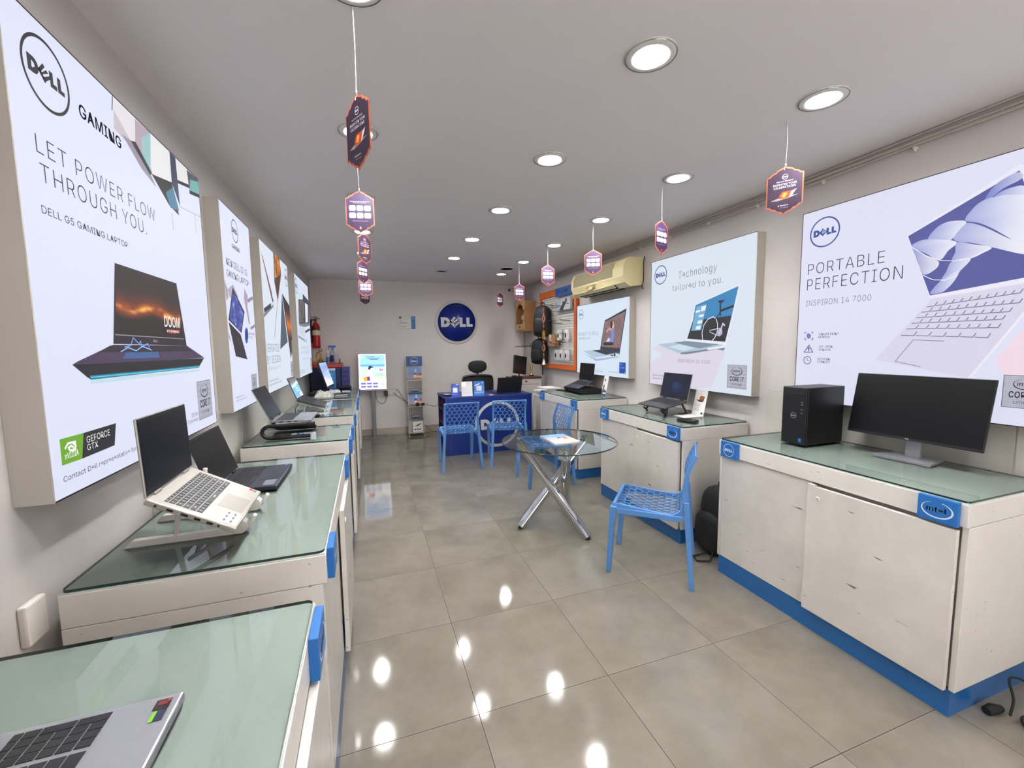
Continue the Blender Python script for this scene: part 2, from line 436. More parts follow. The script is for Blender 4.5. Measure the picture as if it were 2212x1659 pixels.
GLYPH = {
 ' ': [188,[]],
 '&': [448,[[165,-5,110,12,69,42,43,84,34,133,47,189,140,279,255,375,262,405,255,434,233,454,178,457,145,431,138,386,204,284,438,0,364,0,96,327,77,379,82,440,102,474,134,499,176,512,246,507,297,475,317,442,320,375,269,303,121,188,98,146,102,101,130,66,175,48,232,52,286,81,327,131,348,198,349,224,408,224,397,144,333,47,294,17,221,-5]]],
 '-': [453,[[337,244,337,188,114,188,114,244]]],
 '.': [188,[[73,1,51,29,55,64,83,85,118,81,140,53,135,18,107,-3]]],
 '0': [453,[[191,-3,158,7,130,24,105,48,69,113,50,202,50,306,69,395,106,461,130,484,159,502,191,512,262,512,295,502,323,484,348,461,384,395,403,306,403,202,384,113,348,48,323,24,295,7,263,-3],[250,52,290,74,320,116,338,176,342,295,330,365,306,416,271,449,227,460,182,449,147,416,123,365,111,295,115,176,134,116,163,74,203,52]]],
 '1': [453,[[76,0,76,55,391,55,391,0],[276,509,276,0,212,0,209,448,86,358,86,427,198,509]]],
 '2': [453,[[64,0,64,47,303,312,320,371,308,419,273,449,224,460,172,447,139,413,127,362,66,362,75,418,102,464,143,496,196,513,254,513,306,497,346,465,372,423,380,354,363,299,267,180,153,57,389,57,389,0]]],
 '3': [453,[[188,-5,133,10,88,38,57,79,44,132,109,132,126,87,165,59,239,51,291,69,323,108,328,163,306,211,275,234,229,246,157,248,157,299,288,452,70,452,70,509,372,509,372,461,211,278,211,289,279,286,333,262,371,222,391,173,390,116,370,66,333,27,281,2,251,-5]]],
 '4': [453,[[40,105,40,158,247,509,311,509,109,163,413,163,413,105],[282,0,282,318,343,318,343,0]]],
 '5': [453,[[192,-5,140,11,99,41,71,82,60,130,122,130,138,89,173,60,221,50,276,64,314,104,328,162,314,221,275,262,238,275,167,268,128,246,67,253,96,509,366,509,366,452,151,452,136,301,194,330,252,332,313,311,358,269,386,210,391,163,381,102,352,52,309,15,253,-4]]],
 '6': [453,[[196,-4,142,15,100,51,73,101,64,162,80,239,137,340,252,509,322,509,151,261,145,261,184,302,235,314,291,305,337,280,370,240,387,187,387,127,368,73,333,30,284,3,257,-4],[263,55,304,86,326,137,322,196,293,241,245,264,190,259,148,229,126,179,131,119,160,73,207,50]]],
 '7': [453,[[97,0,323,452,62,452,62,509,391,509,391,449,165,0]]],
 '8': [453,[[193,-5,136,11,91,42,62,84,52,135,65,195,101,241,153,267,109,289,80,330,70,380,79,429,106,469,146,498,197,514,255,514,306,498,346,469,373,429,382,380,372,330,343,289,300,265,351,241,387,195,401,135,391,84,362,42,317,11,259,-5],[267,54,313,79,335,121,330,173,298,213,247,234,187,230,140,202,117,157,121,106,152,69,205,50],[260,294,298,318,318,359,314,407,288,442,244,459,192,455,153,432,134,392,138,344,165,308,209,291]]],
 '9': [453,[[256,513,310,494,352,458,380,408,389,347,373,270,315,168,200,0,130,0,301,248,307,248,268,207,218,195,161,203,116,229,83,269,66,321,66,382,85,436,120,479,168,506,196,513],[190,454,148,423,127,372,131,313,160,268,207,245,263,249,305,280,326,330,322,390,293,435,245,459]]],
 'A': [480,[[16,0,201,509,276,509,463,0,395,0,232,478,245,478,191,302,85,0],[110,142,110,199,370,199,370,142]]],
 'B': [456,[[60,0,60,509,274,507,329,491,367,461,390,421,397,353,378,307,329,272,315,267,315,262,363,245,402,203,416,161,416,111,400,67,368,31,317,8,247,0],[125,57,281,60,309,67,330,80,353,115,350,169,320,209,269,229,125,231],[125,285,273,290,314,314,335,355,333,393,313,429,294,442,240,452,125,452]]],
 'C': [510,[[225,-3,186,7,150,25,119,49,92,79,70,115,53,157,44,203,44,305,53,352,70,393,92,429,119,459,150,484,186,501,225,512,317,511,383,485,435,438,467,373,473,348,408,348,380,407,330,444,267,456,209,445,161,414,125,364,106,295,106,213,125,145,161,94,210,63,284,54,357,81,397,128,408,160,473,160,448,91,402,38,341,5,293,-6]]],
 'D': [502,[[96,0,96,57,254,60,318,81,363,122,390,181,399,255,390,329,364,388,320,428,258,449,93,452,93,509,273,505,315,495,353,478,385,455,412,426,433,391,449,351,462,255,449,159,433,119,411,83,384,54,351,31,312,14,268,3],[125,509,125,0,60,0,60,509]]],
 'E': [419,[[60,0,60,509,372,509,372,452,125,452,125,286,355,286,355,229,125,229,125,57,375,57,375,0]]],
 'F': [410,[[60,0,60,509,369,509,369,452,125,452,125,278,346,278,346,221,125,221,125,0]]],
 'G': [520,[[225,-3,185,7,149,25,118,49,91,79,69,116,53,157,40,254,53,352,69,393,91,429,117,459,149,484,184,501,223,512,291,514,363,494,421,453,460,395,474,349,408,349,368,417,315,448,265,456,209,445,160,414,125,364,106,295,106,213,125,145,161,95,210,63,269,53,322,61,365,85,396,123,413,173,415,202,434,199,283,199,283,256,478,256,475,160,451,91,406,38,344,5,308,-4]]],
 'H': [517,[[60,0,60,509,125,509,125,289,392,289,392,509,457,509,457,0,392,0,392,232,125,232,125,0]]],
 'I': [300,[[31,0,31,57,118,57,118,452,31,452,31,509,269,509,269,452,183,452,183,57,269,57,269,0]]],
 'J': [396,[[185,-7,143,-2,106,11,75,33,52,63,38,100,33,173,98,173,100,117,122,74,160,53,209,53,248,74,269,117,272,509,336,509,336,145,332,100,318,63,294,33,263,11,227,-2]]],
 'K': [467,[[104,145,104,216,212,344,364,509,448,509],[60,0,60,509,125,509,125,0],[372,0,188,259,228,309,449,0]]],
 'L': [393,[[60,0,60,509,125,509,125,57,361,57,361,0]]],
 'M': [628,[[60,0,60,509,152,509,322,49,307,49,352,187,476,509,568,509,568,0,504,0,507,457,513,457,456,291,342,0,286,0,112,457,119,457,122,0]]],
 'N': [523,[[60,0,60,509,136,509,414,55,405,54,399,195,399,509,463,509,463,0,387,0,108,452,119,454,125,291,125,0]]],
 'O': [533,[[267,-7,225,-3,186,7,150,25,119,49,92,79,70,115,53,157,44,203,44,305,53,352,70,393,92,429,119,459,150,484,186,501,225,512,267,516,309,512,348,501,384,484,415,459,442,429,464,393,480,352,490,305,490,203,480,157,464,115,442,79,415,49,384,25,348,7,309,-3],[296,55,349,76,392,116,420,176,430,254,420,332,392,392,349,433,296,453,237,453,184,433,142,392,113,332,103,254,113,176,142,117,184,76,237,55]]],
 'P': [445,[[60,0,60,509,272,506,332,487,375,452,400,404,409,348,400,291,375,243,332,207,272,188,109,186,109,242,257,244,297,256,324,279,343,328,339,385,324,416,297,439,257,451,125,452,125,0]]],
 'Q': [533,[[245,159,313,159,468,-48,401,-48],[267,-7,225,-3,186,7,150,25,119,49,92,79,70,115,53,157,44,203,44,305,53,352,70,393,92,429,119,459,150,484,186,501,225,512,267,516,309,512,348,501,384,484,415,459,442,429,464,393,480,352,490,305,490,203,480,157,464,115,442,79,415,49,384,25,348,7,309,-3],[296,55,349,76,392,116,420,176,430,254,420,332,392,392,349,433,296,453,237,453,184,433,142,392,113,332,103,254,113,176,142,117,184,76,237,55]]],
 'R': [449,[[60,0,60,509,273,506,333,489,376,455,401,408,409,352,401,296,376,250,333,217,273,200,96,198,96,255,280,260,313,276,340,316,344,371,325,419,298,440,233,452,125,452,125,0],[353,0,230,229,303,229,428,0]]],
 'S': [447,[[188,-7,128,9,81,40,51,83,38,137,104,137,114,102,150,66,224,49,286,60,329,92,344,122,340,168,296,205,145,253,86,289,67,313,56,341,54,400,75,448,113,484,165,508,227,516,289,508,340,484,377,449,398,403,401,378,337,378,320,421,280,449,204,457,152,440,121,405,117,359,142,324,212,293,344,248,384,213,402,180,408,139,399,87,370,43,323,11,261,-7]]],
 'T': [449,[[32,452,32,509,417,509,417,452,257,452,257,0,193,0,193,452]]],
 'U': [517,[[220,-6,154,15,103,55,71,108,60,173,60,509,124,509,126,155,141,113,169,80,208,59,259,52,309,59,349,80,377,113,391,155,393,509,457,509,454,140,433,80,391,33,332,2,297,-6]]],
 'V': [480,[[204,0,16,509,84,509,248,31,235,31,290,206,395,509,463,509,278,0]]],
 'W': [686,[[155,0,16,509,82,509,197,40,189,40,224,196,306,509,380,509,497,40,488,40,523,196,603,509,670,509,530,0,455,0,336,475,350,475,318,323,230,0]]],
 'X': [474,[[18,0,217,284,217,236,29,509,104,509,243,292,232,292,298,400,374,509,446,509,259,239,259,287,456,0,382,0,230,231,244,231,182,129,91,0]]],
 'Y': [472,[[203,0,203,208,16,509,91,509,250,230,224,230,280,344,381,509,455,509,268,208,268,0]]],
 'Z': [438,[[42,0,42,46,341,476,348,454,40,452,40,509,397,509,397,462,97,33,90,54,399,57,399,0]]],
 'a': [389,[[115,-3,76,15,48,45,32,84,36,146,64,184,271,240,272,285,251,315,212,330,149,322,100,274,41,291,64,331,114,368,208,384,271,369,312,336,330,301,337,251,337,0,277,0,277,52,229,8,181,-7],[211,51,254,80,274,122,276,190,122,153,97,130,93,93,109,64,156,46]]],
 'b': [424,[[189,-3,118,59,112,59,112,0,53,0,53,509,114,509,114,319,171,373,229,384,287,374,335,342,370,293,388,227,388,151,370,84,336,34,288,3,260,-6],[242,49,279,66,306,97,327,163,323,239,307,281,280,311,243,328,198,328,161,312,134,282,114,216,118,138,135,95,162,65,198,49]]],
 'c': [396,[[174,-5,117,16,72,58,44,116,34,187,44,260,72,318,117,360,174,382,260,377,318,346,356,293,362,277,303,262,261,316,207,330,163,321,130,296,102,236,98,163,118,97,145,66,184,49,262,60,304,117,363,102,331,43,277,5,226,-7]]],
 'd': [424,[[165,-6,111,16,70,57,43,116,34,189,43,261,70,320,112,361,165,382,237,379,311,319,311,509,372,509,372,0,313,0,313,59,307,59,266,12,217,-7],[226,49,263,65,290,95,310,162,306,241,290,282,263,312,227,328,182,328,145,311,118,281,98,215,102,139,118,97,145,66,182,49]]],
 'e': [404,[[177,-5,117,16,72,58,44,116,34,187,44,258,71,317,115,359,172,382,246,380,303,355,334,324,357,282,370,227,371,169,75,169,75,221,338,221,310,202,298,269,277,301,246,323,205,330,164,323,131,301,102,251,98,151,110,106,135,73,169,53,241,49,285,73,306,105,365,91,335,39,283,4,237,-7]]],
 'f': [254,[[228,379,228,327,6,327,6,379],[81,0,82,452,96,486,135,519,243,521,227,468,178,472,154,460,143,435,142,0]]],
 'g': [425,[[156,-146,97,-122,51,-69,101,-41,142,-82,187,-96,236,-95,282,-75,298,-58,308,-34,311,68,252,16,195,5,138,14,90,43,55,90,36,154,36,229,55,293,90,342,138,374,196,384,253,373,308,319,313,319,313,379,372,379,370,-40,350,-90,314,-124,265,-144,237,-149],[227,61,264,75,290,103,311,166,307,242,291,283,264,312,227,328,182,328,145,312,118,282,98,218,102,144,118,104,145,76,183,61]]],
 'h': [410,[[114,0,53,0,53,509,114,509,114,287,102,287,132,344,175,374,227,384,275,377,313,356,341,321,355,271,357,0,296,0,293,263,273,304,235,326,176,324,136,297,115,248]]],
 'i': [167,[[53,0,53,379,114,379,114,0],[63,448,43,472,47,504,73,522,105,518,125,494,121,463,95,444]]],
 'j': [167,[[53,379,114,379,112,-52,92,-106,65,-129,27,-141,-10,-143,-10,-87,31,-80,47,-61,53,-29],[62,448,42,472,47,504,72,522,105,518,125,494,120,463,95,444]]],
 'k': [381,[[110,137,110,212,121,212,284,379,360,379,184,199,177,199],[53,0,53,509,114,509,114,0],[294,0,148,186,191,229,372,0]]],
 'l': [189,[[112,0,74,20,55,59,53,509,114,509,120,62,170,54,181,3,147,-2]]],
 'm': [610,[[53,0,53,379,112,379,112,295,108,295,132,346,172,376,219,386,268,375,303,342,321,295,312,295,337,343,381,375,437,386,497,372,529,346,550,307,557,255,557,0,496,0,493,279,485,298,456,323,402,329,363,312,340,277,335,247,335,0,274,0,272,280,253,311,220,328,171,326,135,302,115,257,114,0]]],
 'n': [410,[[114,0,53,0,53,379,112,379,112,287,102,287,132,344,175,374,227,384,275,377,313,356,341,321,355,271,357,0,296,0,293,263,273,304,235,326,176,324,136,297,115,248]]],
 'o': [415,[[174,-5,117,16,72,58,44,116,34,187,44,260,72,318,117,360,174,382,241,382,299,360,343,318,371,260,381,187,371,116,343,58,299,16,241,-5],[231,49,270,66,298,97,318,163,314,236,298,278,270,310,231,328,184,328,145,310,118,278,98,212,102,139,118,97,145,66,184,49]]],
 'p': [424,[[53,-143,53,379,112,379,112,319,118,319,158,364,207,383,259,382,313,361,354,320,381,261,390,189,381,116,355,57,313,16,260,-6,189,-3,114,59,114,-143],[242,49,279,66,306,97,327,163,323,239,307,281,280,311,243,328,198,328,161,312,134,282,114,216,118,138,135,95,162,65,198,49]]],
 'q': [424,[[372,-143,311,-143,311,59,252,4,195,-8,137,3,89,34,55,84,36,151,36,227,55,293,89,342,137,374,196,384,253,373,307,319,313,319,313,379,372,379],[226,49,263,65,290,95,310,162,306,241,290,282,263,312,227,328,182,328,145,311,118,281,98,215,102,139,118,97,145,66,182,49]]],
 'r': [259,[[53,0,53,379,112,379,112,321,152,367,191,383,243,384,241,323,174,321,135,296,115,254,114,0]]],
 's': [365,[[133,-3,76,24,50,54,36,94,94,107,111,72,141,52,181,45,227,53,258,74,268,103,254,136,212,155,118,180,72,208,50,249,49,295,65,332,95,360,137,378,212,383,271,363,309,324,324,290,268,277,243,316,210,331,166,331,131,317,111,292,110,264,124,243,172,223,261,200,306,171,328,131,329,85,312,47,281,18,236,-2,210,-7]]],
 't': [227,[[204,379,204,327,6,327,6,379],[65,471,126,471,130,70,144,55,202,54,213,2,168,-4,113,7,92,21,77,41,65,93]]],
 'u': [410,[[158,-3,115,11,82,39,60,82,53,139,53,379,114,379,116,117,137,75,175,53,234,55,274,83,295,132,296,379,357,379,357,0,298,0,298,92,307,92,277,35,234,5,209,-3]]],
 'v': [389,[[163,0,17,379,84,379,206,21,184,21,224,155,305,379,371,379,226,0]]],
 'w': [567,[[138,0,23,379,87,379,175,41,165,41,252,379,316,379,402,41,391,41,480,379,545,379,429,0,368,0,277,338,291,338,199,0]]],
 'x': [379,[[21,0,171,218,171,171,29,379,100,379,207,206,175,206,282,379,352,379,209,169,209,214,358,0,287,0,173,182,205,182,91,0]]],
 'y': [389,[[47,-139,61,-86,113,-86,138,-64,163,-1,17,379,84,379,206,21,184,21,224,155,305,379,371,379,187,-93,153,-128,109,-144]]],
 'z': [380,[[42,0,42,46,254,323,48,323,48,379,333,379,333,331,126,56,339,56,339,0]]],
}
POSTERS = {
 'L1': [
  ('R','logo',0.142,1.069,0.087,(35,30,38)),
  ('T','gaming_title','GAMING',0.265,1.034,0.216,0.035,'b',(35,30,38)),
  ('T','headline','LET POWER FLOW',0.074,0.857,0.608,0.045,'t',(35,30,38)),
  ('T','headline','THROUGH YOU.',0.079,0.79,0.525,0.046,'t',(35,30,38)),
  ('T','model_name','DELL G5 GAMING LAPTOP',0.069,0.712,0.393,0.019,'m',(35,30,38)),
  ('L','block_pattern',(35,30,38),0.004,[(0.454,1.191),(0.443,1.14)]),
  ('P','block_pattern',(196,186,196),[(0.453,1.15),(0.444,1.084),(0.724,1.043),(0.674,1.025),(0.546,1.091)]),
  ('P','block_pattern',(150,140,155),[(0.492,1.087),(0.546,1.091),(0.675,1.028),(0.715,0.994),(0.608,1.022)]),
  ('P','block_pattern',(176,160,172),[(0.591,1.184),(0.702,1.188),(0.676,1.031),(0.546,1.091),(0.576,1.101)]),
  ('P','block_pattern',(150,190,192),[(0.629,1.138),(0.698,1.186),(0.676,1.037),(0.616,1.068)]),
  ('P','block_pattern',(222,218,222),[(0.455,1.189),(0.591,1.186),(0.578,1.101),(0.546,1.091),(0.452,1.145)]),
  ('P','block_pattern',(38,34,40),[(0.546,1.091),(0.58,1.102),(0.688,1.036),(0.671,1.024)]),
  ('P','block_pattern',(226,226,228),[(0.705,1.185),(0.861,1.19),(0.858,1.063),(0.685,1.035)]),
  ('P','block_pattern',(36,30,38),[(0.683,1.032),(0.863,1.065),(0.911,0.945),(0.816,0.961)]),
  ('P','block_pattern',(60,120,150),[(0.796,1.004),(0.87,1.047),(0.915,0.966),(0.829,0.953)]),
  ('P','block_pattern',(50,60,80),[(0.864,1.188),(0.92,1.186),(0.924,1.092),(0.928,0.989),(0.862,1.063)]),
  ('P','block_pattern',(224,222,222),[(0.922,1.182),(1.037,1.183),(1.049,1.123),(0.924,1.098)]),
  ('P','block_pattern',(32,28,34),[(0.924,1.097),(1.053,1.122),(1.053,1.107),(0.924,1.084)]),
  ('P','block_pattern',(70,80,92),[(1.037,1.183),(1.173,1.188),(1.183,1.118),(1.052,1.101)]),
  ('P','block_pattern',(110,170,165),[(1.071,1.151),(1.177,1.178),(1.183,1.118),(1.055,1.101)]),
  ('P','block_pattern',(32,28,34),[(1.051,1.099),(1.185,1.119),(1.185,1.103),(1.051,1.082)]),
  ('L','block_pattern',(120,115,120),0.002,[(0.919,0.986),(1.176,1.013)]),
  ('L','block_pattern',(120,115,120),0.003,[(0.837,0.937),(0.837,0.868)]),
  ('L','block_pattern',(120,115,120),0.003,[(1.091,1.0),(1.097,0.92)]),
  ('P','laptop_picture',(190,215,225),[(0.186,0.293),(0.989,0.281),(0.998,0.272),(0.188,0.28)]),
  ('P','laptop_picture',(36,28,40),[(0.369,0.647),(0.821,0.647),(0.874,0.39),(0.318,0.393)]),
  ('G','laptop_picture','fire',[(0.377,0.635),(0.809,0.631),(0.851,0.419),(0.333,0.421)]),
  ('L','laptop_picture',(150,140,140),0.003,[(0.333,0.422),(0.851,0.418)]),
  ('T','laptop_picture','DELL',0.577,0.402,0.035,0.008,'b',(190,190,200)),
  ('T','laptop_picture','DOOM',0.679,0.463,0.142,0.04,'b',(235,235,235)),
  ('P','laptop_picture',(165,30,30),[(0.692,0.451),(0.822,0.456),(0.81,0.443),(0.753,0.435),(0.694,0.441)]),
  ('T','laptop_picture','ETERNAL',0.697,0.442,0.113,0.009,'b',(235,235,235)),
  ('P','laptop_picture',(70,52,84),[(0.317,0.391),(0.873,0.39),(1.066,0.333),(0.847,0.331),(0.117,0.337),(0.14,0.345)]),
  ('P','laptop_picture',(40,32,46),[(0.299,0.388),(0.859,0.387),(0.938,0.365),(0.232,0.368)]),
  ('P','laptop_picture',(60,95,150),[(0.385,0.366),(0.608,0.366),(0.611,0.344),(0.36,0.346)]),
  ('P','laptop_picture',(24,22,28),[(0.117,0.337),(0.847,0.331),(1.065,0.331),(0.991,0.29),(0.19,0.292),(0.172,0.301)]),
  ('P','laptop_picture',(30,120,150),[(0.184,0.304),(0.527,0.301),(1.004,0.299),(0.99,0.288),(0.19,0.292)]),
  ('P','laptop_picture',(90,200,225),[(0.187,0.3),(0.527,0.297),(1.0,0.294),(0.996,0.292),(0.526,0.293),(0.189,0.297)]),
  ('L','laptop_picture',(120,170,255),0.0035,[(0.378,0.383),(0.417,0.389),(0.436,0.415),(0.472,0.394),(0.484,0.405),(0.486,0.383),(0.532,0.396),(0.542,0.38)]),
  ('L','laptop_picture',(150,195,255),0.0035,[(0.354,0.369),(0.399,0.382),(0.448,0.371),(0.492,0.386),(0.554,0.373)]),
  ('B','chip_badge','silver',0.948,0.051,1.119,0.223),
  ('P','graphics_badge',(106,165,35),[(0.037,0.153),(0.131,0.151),(0.115,0.084),(0.036,0.086)]),
  ('P','graphics_badge',(35,32,38),[(0.131,0.151),(0.287,0.151),(0.269,0.086),(0.115,0.084)]),
  ('T','graphics_badge','nVIDIA',0.05,0.098,0.053,0.015,'b',(235,235,235)),
  ('L','graphics_badge',(235,235,235),0.006,[(0.054,0.126),(0.065,0.136),(0.083,0.136),(0.095,0.124),(0.084,0.115),(0.07,0.118),(0.066,0.125),(0.077,0.128),(0.084,0.123)]),
  ('P','graphics_badge',(235,235,235),[(0.074,0.138),(0.097,0.138),(0.095,0.112),(0.073,0.113),(0.084,0.115),(0.096,0.124),(0.085,0.136)]),
  ('T','graphics_badge','GEFORCE',0.141,0.121,0.11,0.018,'m',(235,235,235)),
  ('T','graphics_badge','GTX',0.14,0.1,0.049,0.017,'m',(235,235,235)),
  ('T','footnote','Contact Dell representative for more details.',0.035,0.043,0.51,0.014,'m',(35,30,38)),
  ('T','footnote','10th Gen',0.86,0.075,0.073,0.02,'m',(35,30,38)),
  ('T','footnote','i7 processor.',0.815,0.053,0.12,0.017,'m',(35,30,38)),
 ],
 'L2': [
  ('R','logo',0.281,1.091,0.069,(35,30,38)),
  ('T','gaming_title','GAMING',0.199,0.976,0.166,0.025,'b',(35,30,38)),
  ('T','headline','NEW DELL G3 15',0.065,0.853,0.442,0.041,'m',(35,30,38)),
  ('T','headline','GAMING LAPTOP',0.059,0.787,0.466,0.039,'m',(35,30,38)),
  ('P','block_pattern',(160,150,165),[(-0.015,0.756),(0.053,0.708),(0.055,0.665),(0.014,0.639)]),
  ('P','block_pattern',(172,162,176),[(0.054,0.712),(0.161,0.752),(0.252,0.694),(0.23,0.661),(0.079,0.668)]),
  ('P','block_pattern',(165,155,170),[(0.413,0.762),(0.48,0.72),(0.455,0.65),(0.496,0.534),(0.463,0.532),(0.38,0.692)]),
  ('P','block_pattern',(140,130,145),[(0.468,0.698),(0.61,0.733),(0.618,0.713),(0.474,0.673)]),
  ('P','block_pattern',(140,130,145),[(0.49,0.512),(0.617,0.54),(0.619,0.52),(0.499,0.495)]),
  ('P','block_pattern',(165,155,170),[(-0.002,0.465),(0.044,0.423),(0.046,0.408),(-0.001,0.433)]),
  ('P','laptop_picture',(40,34,50),[(0.15,0.735),(0.373,0.606),(0.27,0.466),(0.024,0.535)]),
  ('G','laptop_picture','nebula',[(0.152,0.713),(0.351,0.6),(0.252,0.474),(0.05,0.544)]),
  ('P','laptop_picture',(38,30,42),[(0.021,0.524),(0.248,0.458),(0.364,0.299),(0.116,0.325)]),
  ('L','laptop_picture',(95,85,105),0.004,[(0.162,0.44),(0.316,0.382)]),
  ('L','laptop_picture',(95,85,105),0.004,[(0.181,0.409),(0.298,0.37)]),
  ('P','feature_badge',(45,95,180),[(0.349,0.489),(0.394,0.51),(0.427,0.492),(0.428,0.45),(0.392,0.407),(0.36,0.403),(0.336,0.427)]),
  ('P','feature_badge',(25,40,80),[(0.362,0.469),(0.388,0.487),(0.409,0.471),(0.407,0.441),(0.379,0.428),(0.359,0.444)]),
  ('T','feature_badge','WITH POWER',0.442,0.46,0.144,0.017,'m',(35,30,38)),
  ('T','feature_badge','OF DUST',0.443,0.436,0.095,0.015,'m',(35,30,38)),
  ('B','chip_badge','silver',0.428,0.08,0.567,0.193),
  ('T','footnote','10th Gen Intel Core i7 processor.',0.059,0.076,0.169,0.011,'m',(35,30,38)),
  ('T','footnote','Contact Dell representative for more details.',0.062,0.057,0.227,0.009,'m',(35,30,38)),
 ],
 'L3': [
  ('P','laptop_picture',(70,60,70),[(0.016,1.137),(0.041,1.112),(0.412,0.759),(0.366,0.741)]),
  ('L','laptop_picture',(190,110,100),0.02,[(0.082,1.082),(0.353,0.828)]),
  ('P','laptop_picture',(205,210,222),[(-0.018,0.647),(0.392,0.761),(0.407,0.741),(-0.005,0.625)]),
  ('P','laptop_picture',(110,115,125),[(-0.012,0.625),(0.406,0.737),(0.382,0.713),(-0.006,0.598)]),
  ('L','laptop_picture',(50,48,55),0.035,[(0.037,0.655),(0.28,0.716)]),
  ('P','laptop_picture',(70,42,30),[(0.522,1.201),(0.796,1.205),(0.833,1.065),(0.587,0.794),(0.493,0.941)]),
  ('G','laptop_picture','flame',[(0.538,1.198),(0.784,1.2),(0.794,1.049),(0.519,0.971)]),
  ('L','laptop_picture',(120,112,130),0.02,[(0.833,1.065),(0.581,0.775)]),
  ('L','laptop_picture',(125,130,140),0.014,[(0.581,0.775),(0.352,0.455)]),
  ('R','logo',1.102,1.066,0.087,(35,30,38)),
  ('P','laptop_picture',(74,86,98),[(0.81,0.874),(0.964,0.419),(0.569,0.349)]),
  ('P','laptop_picture',(58,46,50),[(0.822,0.88),(1.191,0.795),(1.253,0.327),(1.089,0.246)]),
  ('G','laptop_picture','sunset',[(0.903,0.846),(1.171,0.788),(1.232,0.443),(1.039,0.44)]),
  ('T','headline','VERSATILE',0.022,0.33,0.503,0.066,'t',(35,30,38)),
  ('T','headline','BY DESIGN',0.016,0.235,0.543,0.063,'t',(35,30,38)),
  ('T','model_name','INSPIRON 14 5000 2-IN-1',0.03,0.182,0.519,0.026,'t',(90,88,95)),
  ('B','chip_badge','silver',1.049,0.071,1.196,0.219),
  ('T','footnote','11th Gen Intel Core i7 processor.',0.025,0.088,0.393,0.017,'m',(35,30,38)),
  ('T','footnote','Contact Dell representative for more details.',0.027,0.057,0.509,0.016,'m',(35,30,38)),
 ],
 'L4': [
  ('R','logo',0.116,1.068,0.088,(35,30,38)),
  ('P','laptop_picture',(70,70,92),[(0.612,1.036),(1.16,1.003),(1.12,0.687),(0.655,0.65),(0.588,0.933)]),
  ('P','laptop_picture',(225,228,240),[(0.773,0.938),(1.048,0.937),(0.968,0.7),(0.74,0.674)]),
  ('P','laptop_picture',(60,58,64),[(0.214,0.925),(0.693,0.969),(0.655,0.65),(0.143,0.637)]),
  ('G','laptop_picture','rock',[(0.235,0.919),(0.659,0.952),(0.623,0.662),(0.171,0.65)]),
  ('P','laptop_picture',(120,125,140),[(0.142,0.633),(1.12,0.687),(1.13,0.66),(0.64,0.615),(0.15,0.613)]),
  ('P','laptop_picture',(200,205,220),[(0.179,0.609),(0.639,0.611),(0.601,0.475),(0.1,0.523)]),
  ('L','laptop_picture',(60,60,70),0.03,[(0.662,0.554),(1.116,0.604)]),
  ('P','laptop_picture',(150,155,175),[(0.06,0.499),(0.575,0.455),(0.608,0.423),(0.034,0.469)]),
  ('L','laptop_picture',(90,92,110),0.03,[(0.688,0.457),(0.7,0.418)]),
  ('T','headline','CONNECTED',0.223,0.335,0.672,0.033,'t',(120,125,140)),
  ('T','headline','BY INTELLIGENCE',0.177,0.276,0.765,0.038,'t',(120,125,140)),
  ('T','model_name','INSPIRON 24 5000',0.254,0.2,0.653,0.022,'t',(120,125,140)),
  ('B','chip_badge','silver',1.002,0.041,1.167,0.206),
  ('T','footnote','Intel Core i7 processor.',-0.02,0.072,0.394,0.014,'m',(35,30,38)),
  ('T','footnote','Contact Dell representative.',-0.015,0.044,0.494,0.014,'m',(35,30,38)),
 ],
 'R1': [
  ('R','logo',0.143,1.055,0.09,(40,75,145)),
  ('T','headline','PORTABLE',0.052,0.809,0.423,0.067,'t',(35,30,38)),
  ('T','headline','PERFECTION',0.051,0.71,0.512,0.071,'t',(35,30,38)),
  ('T','model_name','INSPIRON 14 7000',0.05,0.611,0.371,0.036,'t',(60,55,65)),
  ('T','feature_list','FINGER PRINT',0.142,0.423,0.119,0.014,'m',(35,30,38)),
  ('T','feature_list','READER',0.142,0.405,0.067,0.014,'m',(35,30,38)),
  ('T','feature_list','LID-OPEN',0.147,0.345,0.081,0.015,'m',(35,30,38)),
  ('T','feature_list','SENSOR',0.147,0.327,0.071,0.013,'m',(35,30,38)),
  ('T','feature_list','MODERN',0.143,0.268,0.074,0.014,'m',(35,30,38)),
  ('T','feature_list','STANDBY',0.142,0.25,0.078,0.014,'m',(35,30,38)),
  ('L','feature_list',(45,55,110),0.004,[(0.054,0.317),(0.084,0.363),(0.111,0.317),(0.054,0.317)]),
  ('L','feature_list',(45,55,110),0.006,[(0.082,0.351),(0.084,0.325)]),
  ('L','feature_list',(45,55,110),0.003,[(0.07,0.336),(0.083,0.346),(0.097,0.336)]),
  ('L','feature_list',(45,55,110),0.004,[(0.054,0.265),(0.059,0.282),(0.078,0.291),(0.094,0.283),(0.102,0.266),(0.096,0.248),(0.08,0.239),(0.061,0.247),(0.054,0.265)]),
  ('L','feature_list',(45,55,110),0.003,[(0.076,0.281),(0.077,0.262),(0.091,0.263)]),
  ('L','feature_list',(45,55,110),0.004,[(0.053,0.434),(0.053,0.444),(0.062,0.446)]),
  ('L','feature_list',(45,55,110),0.004,[(0.096,0.445),(0.104,0.443),(0.104,0.435)]),
  ('L','feature_list',(45,55,110),0.004,[(0.055,0.41),(0.055,0.398),(0.065,0.396)]),
  ('L','feature_list',(45,55,110),0.004,[(0.098,0.395),(0.106,0.397),(0.106,0.409)]),
  ('P','feature_list',(110,120,170),[(0.07,0.437),(0.082,0.438),(0.093,0.426),(0.092,0.409),(0.08,0.401),(0.068,0.41),(0.064,0.426)]),
